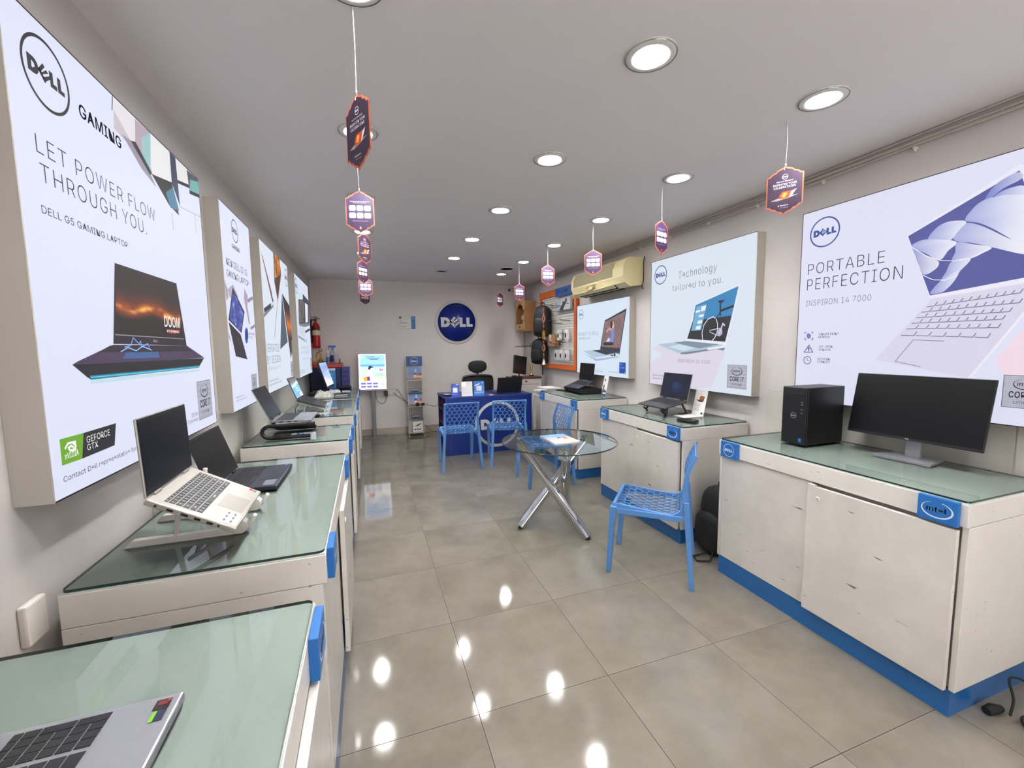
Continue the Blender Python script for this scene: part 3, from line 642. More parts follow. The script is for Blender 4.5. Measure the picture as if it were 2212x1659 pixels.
  ('P','laptop_picture',(226,224,236),[(0.572,0.929),(0.959,1.134),(0.974,1.122),(1.007,0.637),(1.005,0.625),(0.686,0.594)]),
  ('P','laptop_picture',(72,78,150),[(0.575,0.925),(0.959,1.109),(0.98,1.039),(1.006,0.648),(0.685,0.608)]),
  ('S','laptop_picture',(120,130,190),[(0.854,1.009),(0.88,1.065),(0.922,1.095),(0.959,1.101),(0.969,1.072),(0.916,1.05),(0.883,1.025)]),
  ('S','laptop_picture',(205,210,232),[(0.796,0.945),(0.812,0.982),(0.847,1.015),(0.91,1.022),(0.982,1.003),(0.997,0.779),(0.949,0.826),(0.892,0.882),(0.844,0.92)]),
  ('S','laptop_picture',(170,178,218),[(0.883,1.019),(0.917,1.04),(0.973,1.041),(0.982,1.003),(0.918,1.02)]),
  ('S','laptop_picture',(215,214,230),[(0.76,0.864),(0.782,0.917),(0.803,0.931),(0.854,0.904),(0.926,0.843),(0.997,0.779),(1.0,0.747),(0.898,0.798),(0.831,0.832)]),
  ('S','laptop_picture',(190,196,226),[(0.66,0.891),(0.687,0.935),(0.723,0.954),(0.764,0.952),(0.8,0.937),(0.777,0.905),(0.747,0.864),(0.707,0.878)]),
  ('S','laptop_picture',(205,206,228),[(0.595,0.868),(0.617,0.887),(0.651,0.891),(0.707,0.878),(0.772,0.85),(0.742,0.816),(0.713,0.778),(0.656,0.82)]),
  ('S','laptop_picture',(208,206,226),[(0.773,0.849),(0.831,0.827),(0.893,0.799),(0.863,0.778),(0.826,0.763),(0.761,0.764),(0.769,0.803)]),
  ('S','laptop_picture',(196,192,214),[(0.598,0.863),(0.656,0.81),(0.708,0.772),(0.7,0.737),(0.651,0.717),(0.623,0.792)]),
  ('S','laptop_picture',(190,194,222),[(0.761,0.762),(0.826,0.763),(0.799,0.719),(0.771,0.691),(0.725,0.678),(0.741,0.716)]),
  ('S','laptop_picture',(180,186,220),[(0.685,0.619),(0.72,0.672),(0.75,0.695),(0.79,0.715),(0.773,0.665),(0.734,0.62)]),
  ('L','laptop_picture',(240,240,250),0.003,[(0.598,0.863),(0.656,0.81),(0.713,0.776),(0.766,0.763),(0.826,0.765),(0.894,0.797)]),
  ('L','laptop_picture',(240,240,250),0.003,[(0.65,0.714),(0.692,0.685),(0.741,0.676),(0.781,0.693)]),
  ('P','laptop_picture',(208,204,224),[(0.693,0.59),(1.008,0.622),(1.016,0.509),(0.853,0.204),(0.462,0.279)]),
  ('P','laptop_picture',(228,224,238),[(1.016,0.509),(1.017,0.488),(0.867,0.209),(0.853,0.204)]),
  ('L','laptop_picture',(130,125,150),0.0035,[(0.558,0.273),(0.631,0.387),(0.754,0.379)]),
  ('L','laptop_picture',(130,125,150),0.0035,[(0.558,0.273),(0.669,0.249)]),
  ('L','laptop_picture',(105,100,125),0.0035,[(0.678,0.552),(0.707,0.555),(0.718,0.573)]),
  ('L','laptop_picture',(105,100,125),0.0035,[(0.712,0.555),(0.74,0.558),(0.751,0.576)]),
  ('L','laptop_picture',(105,100,125),0.0035,[(0.745,0.559),(0.772,0.562),(0.782,0.579)]),
  ('L','laptop_picture',(105,100,125),0.0035,[(0.776,0.562),(0.803,0.565),(0.813,0.582)]),
  ('L','laptop_picture',(105,100,125),0.0035,[(0.807,0.565),(0.833,0.568),(0.843,0.585)]),
  ('L','laptop_picture',(105,100,125),0.0035,[(0.837,0.568),(0.862,0.571),(0.872,0.587)]),
  ('L','laptop_picture',(105,100,125),0.0035,[(0.866,0.571),(0.891,0.573),(0.9,0.59)]),
  ('L','laptop_picture',(105,100,125),0.0035,[(0.895,0.574),(0.918,0.576),(0.927,0.593)]),
  ('L','laptop_picture',(105,100,125),0.0035,[(0.922,0.577),(0.945,0.579),(0.954,0.595)]),
  ('L','laptop_picture',(105,100,125),0.0035,[(0.949,0.579),(0.971,0.582),(0.98,0.597)]),
  ('L','laptop_picture',(105,100,125),0.0035,[(0.975,0.582),(0.997,0.584),(1.005,0.6)]),
  ('L','laptop_picture',(105,100,125),0.0035,[(0.658,0.527),(0.689,0.529),(0.7,0.547)]),
  ('L','laptop_picture',(105,100,125),0.0035,[(0.694,0.529),(0.725,0.53),(0.735,0.548)]),
  ('L','laptop_picture',(105,100,125),0.0035,[(0.729,0.53),(0.759,0.532),(0.769,0.55)]),
  ('L','laptop_picture',(105,100,125),0.0035,[(0.763,0.532),(0.792,0.533),(0.802,0.551)]),
  ('L','laptop_picture',(105,100,125),0.0035,[(0.796,0.533),(0.824,0.535),(0.833,0.552)]),
  ('L','laptop_picture',(105,100,125),0.0035,[(0.828,0.535),(0.855,0.536),(0.864,0.553)]),
  ('L','laptop_picture',(105,100,125),0.0035,[(0.859,0.536),(0.885,0.537),(0.894,0.554)]),
  ('L','laptop_picture',(105,100,125),0.0035,[(0.889,0.538),(0.914,0.539),(0.923,0.555)]),
  ('L','laptop_picture',(105,100,125),0.0035,[(0.918,0.539),(0.943,0.54),(0.951,0.556)]),
  ('L','laptop_picture',(105,100,125),0.0035,[(0.947,0.54),(0.971,0.541),(0.979,0.557)]),
  ('L','laptop_picture',(105,100,125),0.0035,[(0.974,0.541),(0.998,0.542),(1.006,0.558)]),
  ('L','laptop_picture',(105,100,125),0.0035,[(0.639,0.5),(0.672,0.501),(0.683,0.52)]),
  ('L','laptop_picture',(105,100,125),0.0035,[(0.677,0.501),(0.709,0.501),(0.72,0.52)]),
  ('L','laptop_picture',(105,100,125),0.0035,[(0.715,0.501),(0.746,0.502),(0.756,0.52)]),
  ('L','laptop_picture',(105,100,125),0.0035,[(0.751,0.502),(0.781,0.503),(0.791,0.52)]),
  ('L','laptop_picture',(105,100,125),0.0035,[(0.786,0.503),(0.815,0.503),(0.825,0.521)]),
  ('L','laptop_picture',(105,100,125),0.0035,[(0.82,0.503),(0.848,0.504),(0.858,0.521)]),
  ('L','laptop_picture',(105,100,125),0.0035,[(0.853,0.504),(0.88,0.504),(0.889,0.521)]),
  ('L','laptop_picture',(105,100,125),0.0035,[(0.884,0.504),(0.911,0.505),(0.92,0.522)]),
  ('L','laptop_picture',(105,100,125),0.0035,[(0.915,0.505),(0.941,0.505),(0.95,0.522)]),
  ('L','laptop_picture',(105,100,125),0.0035,[(0.945,0.505),(0.97,0.506),(0.979,0.522)]),
  ('L','laptop_picture',(105,100,125),0.0035,[(0.62,0.473),(0.653,0.473),(0.664,0.492)]),
  ('L','laptop_picture',(105,100,125),0.0035,[(0.658,0.473),(0.69,0.473),(0.701,0.492)]),
  ('L','laptop_picture',(105,100,125),0.0035,[(0.696,0.473),(0.727,0.473),(0.737,0.491)]),
  ('L','laptop_picture',(105,100,125),0.0035,[(0.732,0.473),(0.762,0.473),(0.772,0.491)]),
  ('L','laptop_picture',(105,100,125),0.0035,[(0.767,0.473),(0.796,0.473),(0.806,0.491)]),
  ('L','laptop_picture',(105,100,125),0.0035,[(0.8,0.473),(0.829,0.473),(0.838,0.491)]),
  ('L','laptop_picture',(105,100,125),0.0035,[(0.833,0.473),(0.861,0.473),(0.87,0.491)]),
  ('L','laptop_picture',(105,100,125),0.0035,[(0.865,0.473),(0.892,0.473),(0.901,0.491)]),
  ('L','laptop_picture',(105,100,125),0.0035,[(0.896,0.473),(0.922,0.473),(0.931,0.49)]),
  ('L','laptop_picture',(105,100,125),0.0035,[(0.926,0.473),(0.951,0.474),(0.96,0.49)]),
  ('L','laptop_picture',(105,100,125),0.0035,[(0.6,0.444),(0.638,0.444),(0.65,0.463)]),
  ('L','laptop_picture',(105,100,125),0.0035,[(0.644,0.444),(0.681,0.443),(0.692,0.462)]),
  ('L','laptop_picture',(105,100,125),0.0035,[(0.687,0.443),(0.722,0.442),(0.733,0.461)]),
  ('L','laptop_picture',(105,100,125),0.0035,[(0.728,0.442),(0.761,0.441),(0.772,0.459)]),
  ('L','laptop_picture',(105,100,125),0.0035,[(0.767,0.441),(0.8,0.44),(0.81,0.458)]),
  ('L','laptop_picture',(105,100,125),0.0035,[(0.805,0.44),(0.837,0.439),(0.846,0.457)]),
  ('L','laptop_picture',(105,100,125),0.0035,[(0.842,0.439),(0.872,0.439),(0.881,0.456)]),
  ('L','laptop_picture',(105,100,125),0.0035,[(0.877,0.438),(0.907,0.438),(0.915,0.455)]),
  ('L','laptop_picture',(105,100,125),0.0035,[(0.911,0.438),(0.94,0.437),(0.948,0.454)]),
  ('L','laptop_picture',(105,100,125),0.0035,[(0.578,0.412),(0.633,0.409),(0.645,0.429)]),
  ('L','laptop_picture',(105,100,125),0.0035,[(0.642,0.409),(0.694,0.406),(0.705,0.425)]),
  ('L','laptop_picture',(105,100,125),0.0035,[(0.702,0.405),(0.752,0.402),(0.762,0.421)]),
  ('L','laptop_picture',(105,100,125),0.0035,[(0.76,0.402),(0.807,0.399),(0.817,0.417)]),
  ('L','laptop_picture',(105,100,125),0.0035,[(0.815,0.399),(0.859,0.396),(0.869,0.414)]),
  ('L','laptop_picture',(105,100,125),0.0035,[(0.867,0.396),(0.909,0.393),(0.918,0.411)]),
  ('P','laptop_picture',(232,208,222),[(1.021,0.428),(1.035,0.229),(0.972,0.225),(0.941,0.293)]),
  ('B','chip_badge','dotted',0.975,0.085,1.106,0.225),
 ],
 'R2': [
  ('R','logo',0.14,1.06,0.089,(35,50,130)),
  ('T','headline','Technology',0.388,0.986,0.443,0.063,'t',(60,58,65)),
  ('T','headline','tailored to you.',0.311,0.881,0.587,0.058,'t',(60,58,65)),
  ('P','backdrop_print',(212,206,222),[(0.029,0.352),(0.137,0.389),(0.943,0.34),(0.817,0.037),(0.569,-0.001),(0.211,-0.002),(0.013,-0.003),(0.014,0.209),(0.201,0.305)]),
  ('P','laptop_picture',(222,226,236),[(0.606,0.74),(1.063,0.851),(1.067,0.837),(0.946,0.356),(0.925,0.373),(0.512,0.421)]),
  ('P','laptop_picture',(40,125,180),[(0.609,0.73),(1.05,0.834),(0.996,0.616),(0.707,0.601),(0.577,0.58)]),
  ('P','laptop_picture',(28,30,38),[(0.577,0.588),(0.707,0.603),(0.996,0.616),(0.94,0.413),(0.519,0.445)]),
  ('P','laptop_picture',(110,165,200),[(0.622,0.717),(0.736,0.731),(0.68,0.513),(0.565,0.512)]),
  ('P','laptop_picture',(225,232,240),[(0.679,0.712),(0.73,0.718),(0.72,0.677),(0.673,0.672)]),
  ('P','laptop_picture',(225,232,240),[(0.613,0.682),(0.666,0.685),(0.664,0.668),(0.609,0.665)]),
  ('P','laptop_picture',(225,232,240),[(0.655,0.643),(0.708,0.647),(0.702,0.626),(0.649,0.625)]),
  ('P','laptop_picture',(225,232,240),[(0.641,0.595),(0.693,0.599),(0.685,0.571),(0.637,0.57)]),
  ('P','laptop_picture',(225,232,240),[(0.626,0.549),(0.678,0.554),(0.67,0.522),(0.617,0.522)]),
  ('L','laptop_picture',(225,225,235),0.007,[(0.702,0.433),(0.693,0.49),(0.709,0.552),(0.753,0.602),(0.807,0.619),(0.842,0.6),(0.859,0.552),(0.856,0.491),(0.831,0.445),(0.806,0.424)]),
  ('L','laptop_picture',(24,26,34),0.014,[(0.881,0.711),(0.882,0.624)]),
  ('P','laptop_picture',(24,26,34),[(0.858,0.743),(0.925,0.744),(0.885,0.713),(0.863,0.729)]),
  ('L','laptop_picture',(24,26,34),0.018,[(0.885,0.66),(1.008,0.687)]),
  ('L','laptop_picture',(24,26,34),0.008,[(0.883,0.651),(0.846,0.613),(0.775,0.518)]),
  ('L','laptop_picture',(200,200,215),0.006,[(0.775,0.508),(0.884,0.523)]),
  ('L','laptop_picture',(200,200,215),0.006,[(0.776,0.497),(0.861,0.464)]),
  ('P','laptop_picture',(170,170,205),[(0.856,0.491),(0.876,0.523),(0.906,0.516),(0.91,0.476),(0.883,0.456),(0.861,0.464)]),
  ('L','laptop_picture',(200,200,220),0.012,[(0.878,0.477),(0.912,0.559),(0.93,0.542)]),
  ('P','laptop_picture',(170,188,206),[(0.122,0.397),(0.321,0.412),(0.655,0.359),(0.907,0.393),(0.937,0.376),(0.75,0.348),(0.526,0.314),(0.442,0.308)]),
  ('P','laptop_picture',(120,138,156),[(0.339,0.412),(0.514,0.425),(0.89,0.393),(0.665,0.359)]),
  ('P','laptop_picture',(196,212,226),[(0.271,0.373),(0.428,0.396),(0.616,0.362),(0.484,0.335)]),
  ('P','laptop_picture',(110,125,142),[(0.441,0.32),(0.694,0.345),(0.928,0.38),(0.942,0.36),(0.926,0.343),(0.857,0.353),(0.527,0.308),(0.447,0.307)]),
  ('P','laptop_picture',(226,230,238),[(0.749,0.359),(0.928,0.384),(0.935,0.366),(0.768,0.345)]),
  ('T','model_name','INSPIRON 15 5000',0.406,0.232,0.387,0.029,'t',(70,68,78)),
  ('B','chip_badge','silver',0.975,0.053,1.152,0.231),
  ('T','footnote','10th Gen Intel Core i7 processor.',0.047,0.085,0.336,0.017,'m',(35,30,38)),
  ('T','footnote','Contact Dell representative for more details.',0.045,0.056,0.416,0.016,'m',(35,30,38)),
 ],
 'R3': [
  ('R','logo',0.112,0.775,0.063,(50,70,140)),
  ('T','headline','READY TO ROLL.',0.044,0.496,0.543,0.043,'t',(90,95,110)),
  ('T','model_name','INSPIRON 15 3000',0.044,0.45,0.311,0.021,'m',(110,115,130)),
  ('P','laptop_picture',(160,170,200),[(0.182,0.268),(0.505,0.198),(1.024,0.243),(0.994,0.231),(0.505,0.173)]),
  ('P','laptop_picture',(45,48,60),[(0.7,0.664),(1.146,0.769),(1.018,0.26),(0.597,0.317)]),
  ('G','laptop_picture','slats',[(0.7,0.649),(1.122,0.737),(1.022,0.333),(0.628,0.353)]),
  ('P','laptop_picture',(225,170,150),[(0.733,0.532),(0.836,0.592),(0.904,0.629),(0.905,0.583),(0.895,0.538),(0.842,0.528),(0.799,0.559),(0.75,0.519)]),
  ('P','laptop_picture',(60,35,32),[(0.819,0.645),(0.903,0.652),(0.916,0.623),(0.873,0.608),(0.858,0.562),(0.823,0.564)]),
  ('P','laptop_picture',(225,180,160),[(0.872,0.642),(0.898,0.644),(0.894,0.618),(0.875,0.613)]),
  ('P','laptop_picture',(110,135,200),[(0.847,0.557),(0.9,0.566),(0.906,0.514),(0.892,0.405),(0.735,0.413),(0.79,0.459),(0.839,0.447)]),
  ('P','laptop_picture',(200,205,225),[(0.735,0.413),(0.79,0.459),(0.823,0.435),(0.791,0.409)]),
  ('P','laptop_picture',(36,36,46),[(0.679,0.402),(0.887,0.402),(0.882,0.371),(0.674,0.368)]),
  ('P','laptop_picture',(170,190,210),[(0.182,0.294),(0.417,0.309),(0.599,0.316),(1.013,0.274),(0.994,0.245),(0.577,0.206),(0.493,0.207)]),
  ('P','laptop_picture',(48,52,66),[(0.411,0.303),(0.599,0.314),(0.993,0.286),(0.738,0.255)]),
  ('P','laptop_picture',(205,220,232),[(0.493,0.219),(1.003,0.271),(1.012,0.251),(0.577,0.204),(0.493,0.203)]),
  ('L','laptop_picture',(50,55,70),0.012,[(0.842,0.247),(0.89,0.252)]),
  ('L','laptop_picture',(50,55,70),0.03,[(0.911,0.256),(0.93,0.258)]),
  ('B','chip_badge','blue',1.018,0.052,1.145,0.176),
  ('T','footnote','Contact Dell representative for more details.',0.036,0.046,0.637,0.012,'m',(35,30,38)),
  ('T','footnote','Intel Core i7 processor',0.797,0.052,0.195,0.011,'m',(35,30,38)),
 ],
}
GLYPH['R'] = (GLYPH['R'][0], GLYPH['P'][1] + [GLYPH['R'][1][1]])
# ================================================================== the room
XL, XR, YB, YF, H = -0.82, 2.77, 7.344, -1.3, 2.565
def mat_floor():
    mt, nt, b = new_mat('floor_tile')
    geo = nt.nodes.new('ShaderNodeNewGeometry'); sep = nt.nodes.new('ShaderNodeSeparateXYZ'); nt.links.new(geo.outputs['Position'], sep.inputs[0])
    def math_(op, a, v):
        n = nt.nodes.new('ShaderNodeMath'); n.operation = op
        nt.links.new(a, n.inputs[0])
        if isinstance(v, (int, float)): n.inputs[1].default_value = v
        else: nt.links.new(v, n.inputs[1])
        return n.outputs[0]
    ds = []; ids = []
    for out, off in ((sep.outputs[0], -0.2325), (sep.outputs[1], 3.3366)):
        q = math_('MULTIPLY', math_('SUBTRACT', out, off), 1 / 0.6)
        fr = math_('FRACT', q, 0); ids.append(math_('FLOOR', q, 0))
        ds.append(math_('MINIMUM', fr, math_('SUBTRACT', fr, 1.0) if False else math_('MULTIPLY', math_('SUBTRACT', fr, 1.0), -1.0)))
    d = math_('MULTIPLY', math_('MINIMUM', ds[0], ds[1]), 0.6)
    line = math_('LESS_THAN', d, 0.0022)
    edge = math_('LESS_THAN', d, 0.004)
    nz = nt.nodes.new('ShaderNodeTexNoise'); nz.inputs['Scale'].default_value = 2.6; nz.inputs['Detail'].default_value = 9; nz.inputs['Roughness'].default_value = .62
    wn = nt.nodes.new('ShaderNodeTexWhiteNoise'); wn.noise_dimensions = '2D'
    cb = nt.nodes.new('ShaderNodeCombineXYZ'); nt.links.new(ids[0], cb.inputs[0]); nt.links.new(ids[1], cb.inputs[1]); nt.links.new(cb.outputs[0], wn.inputs[0])
    ad = nt.nodes.new('ShaderNodeVectorMath'); ad.operation = 'MULTIPLY_ADD'; ad.inputs[1].default_value = (9, 9, 9)
    nt.links.new(wn.outputs['Color'], ad.inputs[0]); nt.links.new(geo.outputs['Position'], ad.inputs[2]); nt.links.new(ad.outputs[0], nz.inputs['Vector'])
    cr = nt.nodes.new('ShaderNodeValToRGB')
    e = cr.color_ramp.elements; e[0].position = .3; e[0].color = lin((113, 107, 96)); e[1].position = .72; e[1].color = lin((138, 132, 121))
    nt.links.new(nz.outputs['Fac'], cr.inputs[0])
    m1 = nt.nodes.new('ShaderNodeMix'); m1.data_type = 'RGBA'; m1.inputs[7].default_value = lin((162, 156, 145))
    fe = math_('MULTIPLY', edge, 0.35); nt.links.new(fe, m1.inputs[0]); nt.links.new(cr.outputs[0], m1.inputs[6])
    m2 = nt.nodes.new('ShaderNodeMix'); m2.data_type = 'RGBA'; m2.inputs[7].default_value = lin((64, 52, 42))
    nt.links.new(line, m2.inputs[0]); nt.links.new(m1.outputs[2], m2.inputs[6]); nt.links.new(m2.outputs[2], b.inputs['Base Color'])
    n3 = nt.nodes.new('ShaderNodeTexNoise'); n3.inputs['Scale'].default_value = 5; nt.links.new(geo.outputs['Position'], n3.inputs['Vector'])
    r = nt.nodes.new('ShaderNodeMapRange'); r.inputs[3].default_value = .03; r.inputs[4].default_value = .1
    nt.links.new(n3.outputs['Fac'], r.inputs[0])
    mxr = math_('MAXIMUM', r.outputs[0], math_('MULTIPLY', line, .7)); nt.links.new(mxr, b.inputs['Roughness'])
    b.inputs['Specular IOR Level'].default_value = 0.55
    return mt
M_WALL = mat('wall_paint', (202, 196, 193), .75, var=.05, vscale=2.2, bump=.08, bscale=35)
M_CEIL = mat('ceiling_paint', (236, 230, 228), .8, var=.045, vscale=1.4, bump=.05, bscale=25)
M_FLOOR = mat_floor()
M_WPANEL = mat('wall_board', (196, 193, 184), .35, var=.06, vscale=3)
def struct(name, m, *boxes):
    mb = MB()
    for b in boxes: mb.box(*b)
    return mb.build(name, m, kind='structure')
struct('floor', M_FLOOR, ((XL - .1, YF, -.1), (XR + .1, YB + .1, 0)))
struct('ceiling', M_CEIL, ((XL - .1, YF, H), (XR + .1, YB + .1, H + .1)))
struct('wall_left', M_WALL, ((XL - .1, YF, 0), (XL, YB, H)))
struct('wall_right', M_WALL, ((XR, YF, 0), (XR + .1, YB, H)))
M_WALLB = mat('wall_paint_brightened', (232, 224, 219), .75, var=.05, vscale=2.2, bump=.08, bscale=35)  # wall paint lightened: extra light at the back put into the colour
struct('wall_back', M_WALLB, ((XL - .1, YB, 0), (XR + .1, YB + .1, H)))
M_FRONT = mat('front_wall_paint', (150, 142, 136), .7)
struct('wall_front', M_FRONT, ((XL - .1, YF - .1, 0), (.35, YF, H)), ((2.45, YF - .1, 0), (XR + .1, YF, H)), ((.35, YF - .1, 2.3), (2.45, YF, H)))
M_SKIRT = mat('skirting_tile', (182, 170, 154), .12, var=.1, vscale=5)
struct('baseboard_back', M_SKIRT, ((XL, YB - .012, 0), (XR, YB, .115)))
struct('baseboard_left', M_SKIRT, ((XL, YF, 0), (XL + .012, YB - .012, .1)))
struct('baseboard_right', M_SKIRT, ((XR - .012, YF, 0), (XR, YB - .012, .1)))
# board lining behind the counters, in sheets with narrow joints
def lining(side, ys, name):
    mb = MB()
    for a, b in zip(ys[:-1], ys[1:]):
        x0, x1 = (XL, XL + .006) if side < 0 else (XR - .006, XR)
        mb.box((x0, a + .004, .1), (x1, b - .004, 1.14))
    return mb.build(name, M_WPANEL, kind='structure')
lining(-1, [1.95, 3.2, 3.85, 5.3, 6.55], 'trim_1')
lining(1, [-1.2, 1.03, 2.3], 'trim_2')

# ------------------------------------------------------------------ downlights
M_LAMP = mat_print('lamp_diffuser', emit=1.0, diffuse=False)
M_RIMW = mat('downlight_rim', (225, 220, 214), .3)
M_RIMS = mat('steel_trim', (190, 188, 185), .22, metal=.9)
M_GRILLE = mat('dark_grille', (118, 112, 108), .6)
def downlight(x, y, label, lit=True):
    t = thing('downlight', label, 'ceiling light', (x, y, H), 0, 'round ceiling downlights' if lit else None)
    mb = MB(); mb.lathe([(.094, 0), (.094, -.004), (.088, -.009), (.068, -.011), (.062, -.006), (.0615, 0)], 40, cap=False)
    mb.build('rim', M_RIMW, t)
    mb = MB(); mb.lathe([(.0925, -.0045), (.0945, -.0065), (.0925, -.0085)], 40, cap=False); mb.build('outer_ring', M_RIMS, t)
    mb = MB(); mb.col = (LAMPE, LAMPE, LAMPE * .98, 1) if lit else lin((150, 145, 140)); mb.lathe([(.0, -.0045), (.062, -.0045)], 40)
    mb.build('diffuser', M_LAMP if lit else M_GRILLE, t)
    if lit:
        ld = bpy.data.lights.new('downlight_beam', 'SPOT'); ld.energy = LAMPW; ld.spot_size = math.radians(136); ld.spot_blend = .75; ld.shadow_soft_size = .05; ld.color = (1.0, .99, .975)
        lo = bpy.data.objects.new('downlight_beam', ld); COL.objects.link(lo); lo.parent = t; lo.location = (0, 0, -.07)
    return t
nth = ['nearest', 'second nearest', 'third nearest', 'fourth', 'fifth', 'farthest']
YS = [1.41, 2.33, 3.29, 4.25, 5.2, 6.16]
for i, y in enumerate(YS):
    downlight(1.955, y, 'round lit ceiling downlight, %s in the right-hand row of lights' % nth[i])
for i, y in enumerate(YS[:5]):
    downlight(1.045, y, 'round lit ceiling downlight, %s in the middle row of lights' % (nth[i] if i < 4 else 'farthest'))
for i, y in enumerate(YS[:5]):
    downlight(0.0, y, ['round lit ceiling downlight nearest the shop front in the left row', 'lit downlight behind the nearest dark hanging tag on the left', 'lit downlight peeping round the second hanging tag on the left', 'lit downlight just above the third hanging tag on the left', 'lit downlight left of the third hanging tag, farthest of the left row'][i])
for x, y in ((0.0, .45), (1.045, .45), (1.955, .45)):
    downlight(x, y, 'round lit ceiling downlight overhead at the shop front, %s row' % {0.0: 'left', 1.045: 'middle', 1.955: 'right'}[x])
t = downlight(1.05, 6.14, 'unlit round ceiling downlight, dull grey, end of middle row', False)
t = thing('ceiling_speaker', 'flat dark round grille in the ceiling between two lit downlights', 'speaker', (1.9, 5.72, H))
mb = MB(); mb.lathe([(.1, 0), (.1, -.006), (.09, -.009), (.086, -.004)], 36, cap=False); mb.build('rim', M_RIMW, t)
mb = MB(); mb.lathe([(.0, -.006), (.087, -.006)], 36); mb.build('grille', M_GRILLE, t)

# ------------------------------------------------------------------ counters
M_LAM = mat_laminate('white_laminate', (226, 220, 213), .3, .3)
M_LAMD = mat_laminate('worn_white_door', (222, 216, 209), .2, .55)
M_TOPB = mat('white_counter_board', (196, 202, 198), .4)
M_BLUE = mat('blue_plinth', (36, 96, 158), .12, var=.05)
M_BADGE = mat('blue_badge', (30, 104, 178), .35)
M_BADGES = mat('blue_badge_edge', (48, 132, 200), .3)
M_GLASS = mat_glass('counter_glass', (236, 243, 239))
M_GEDGE = mat('glass_edge', (14, 46, 38), .15, spec=.6)
M_INK = mat_print('printed_ink', rough=.5)
M_LOCK = mat('white_lock', (228, 226, 222), .3)
M_DARK = mat('dark_gap', (30, 28, 26), .9)
def counter(label, x, y0, y1, side, full_badge=True):
    """local x runs along the front from the viewer's left to right, -y is the front"""
    L = y1 - y0; D = .622; h = L / 2
    t = thing('display_counter', label, 'counter', (x, (y0 + y1) / 2, 0), PI / 2 if side < 0 else -PI / 2, 'white glass-topped display counters')
    mb = MB(); mb.box((-h + .012, .012, 0), (h - .012, D - .01, .112)); mb.build('plinth', M_BLUE, t)
    mb = MB()
    mb.box((-h, .012, .112), (-h + .02, D, .782)); mb.box((h - .02, .012, .112), (h, D, .782))
    mb.box((-h + .02, D - .015, .112), (h - .02, D, .782)); mb.box((-h + .02, .03, .112), (h - .02, D - .015, .128))
    mb.box((-h + .02, .05, .128), (h - .02, .06, .782))
    mb.build('carcass', M_LAM, t, bevel=.0015)
    mb = MB(); mb.box((-h, 0, .7835), (h, D, .872)); mb.build('fascia', M_LAM, t, bevel=.002)
    mb = MB(); mb.box((-h + .002, .002, .872), (h - .002, D, .8765)); mb.build('counter_board', M_TOPB, t)
    # two doors, the right-hand one standing proud
    mb = MB(); mb.box((-h + .022, .012, .115), (.0, .03, .779)); d1 = mb.build('door', M_LAMD, t, bevel=.0015)
    mb = MB(); mb.box((-.004, -.016, .113), (h - .022, .004, .768)); mb.box((-.004, -.016, .768), (.03, .004, .774)); d2 = mb.build('door', M_LAMD, t, bevel=.0015)
    mb = MB(); M = T(.05, -.016, .712) @ RX(PI / 2); mb.lathe([(.011, 0), (.011, .002), (.0085, .004), (0, .004)], 24, M); mb.build('lock', M_LOCK, d2)
    mb = MB(); mb.box((.044, -.0206, .7108), (.056, -.0202, .7132)); mb.build('key_slot', M_DARK, d2)
    # glass sheet with rounded corners
    r = .016; pl = []
    x0, x1, g0, g1 = -h + .004, h - .004, .004, D - .004
    for cx, cy, a in ((x1 - r, g1 - r, 0), (x0 + r, g1 - r, 90), (x0 + r, g0 + r, 180), (x1 - r, g0 + r, 270)):
        for k in range(6): an = math.radians(a + 18 * k); pl.append((cx + r * math.cos(an), cy + r * math.sin(an)))
    mb = MB(); mb.prism(pl, .8775, .885, 'xy', cap=False, m=1)
    mb.prism(pl, .8775, .885, 'xy', m=0) if False else None
    n = len(pl); tri = tessellate_polygon([[Vector((a[0], a[1], 0)) for a in pl]])
    mb.add([(a, b, .885) for a, b in pl], tri, m=0)
    mb.build('glass_top', [M_GLASS, M_GEDGE], t)
    # two blue badges
    for cx, kind in ((-h + .094, 'round'), (h - .084, 'oval')):
        mb = MB(); mb.box((cx - .062, -.02, .779), (cx + .062, 0, .8765), bev=.002, m=0)
        b = mb.build('blue_badge', [M_BADGE, M_BADGES], t)
        mb = MB()
        if kind == 'round': round_mark(mb, cx, .828, .04, -.0206, lin((215, 225, 240)), th=.08)
        else: oval_mark(mb, cx, .828, .048, -.0206, lin((215, 225, 240)))
        mb.build('badge_mark', M_INK, b)
    return t
counter('white glass-topped counter nearest the camera at lower left, holding a silver laptop', -.145, -.12, 1.075, -1)
counter('white counter on the left carrying the silver and the dark laptops', -.145, 1.325, 2.56, -1)
counter('short white counter on the left under the laptop on a black tube stand', -.145, 2.935, 3.535, -1)
counter('white counter on the left under the grey laptop with a blue lit screen', -.145, 3.99, 5.2, -1)
counter('farthest white counter on the left, beside the lit poster stand', -.145, 5.36, 6.6, -1)
counter('large white counter on the right holding the black computer tower and monitor', 2.106, .885, 2.07, 1)
counter('white counter in the middle of the right wall, behind the nearest blue chair', 2.13, 2.43, 3.57, 1)
counter('farthest white counter on the right, next to the dark blue desk', 2.14, 4.05, 5.12, 1)

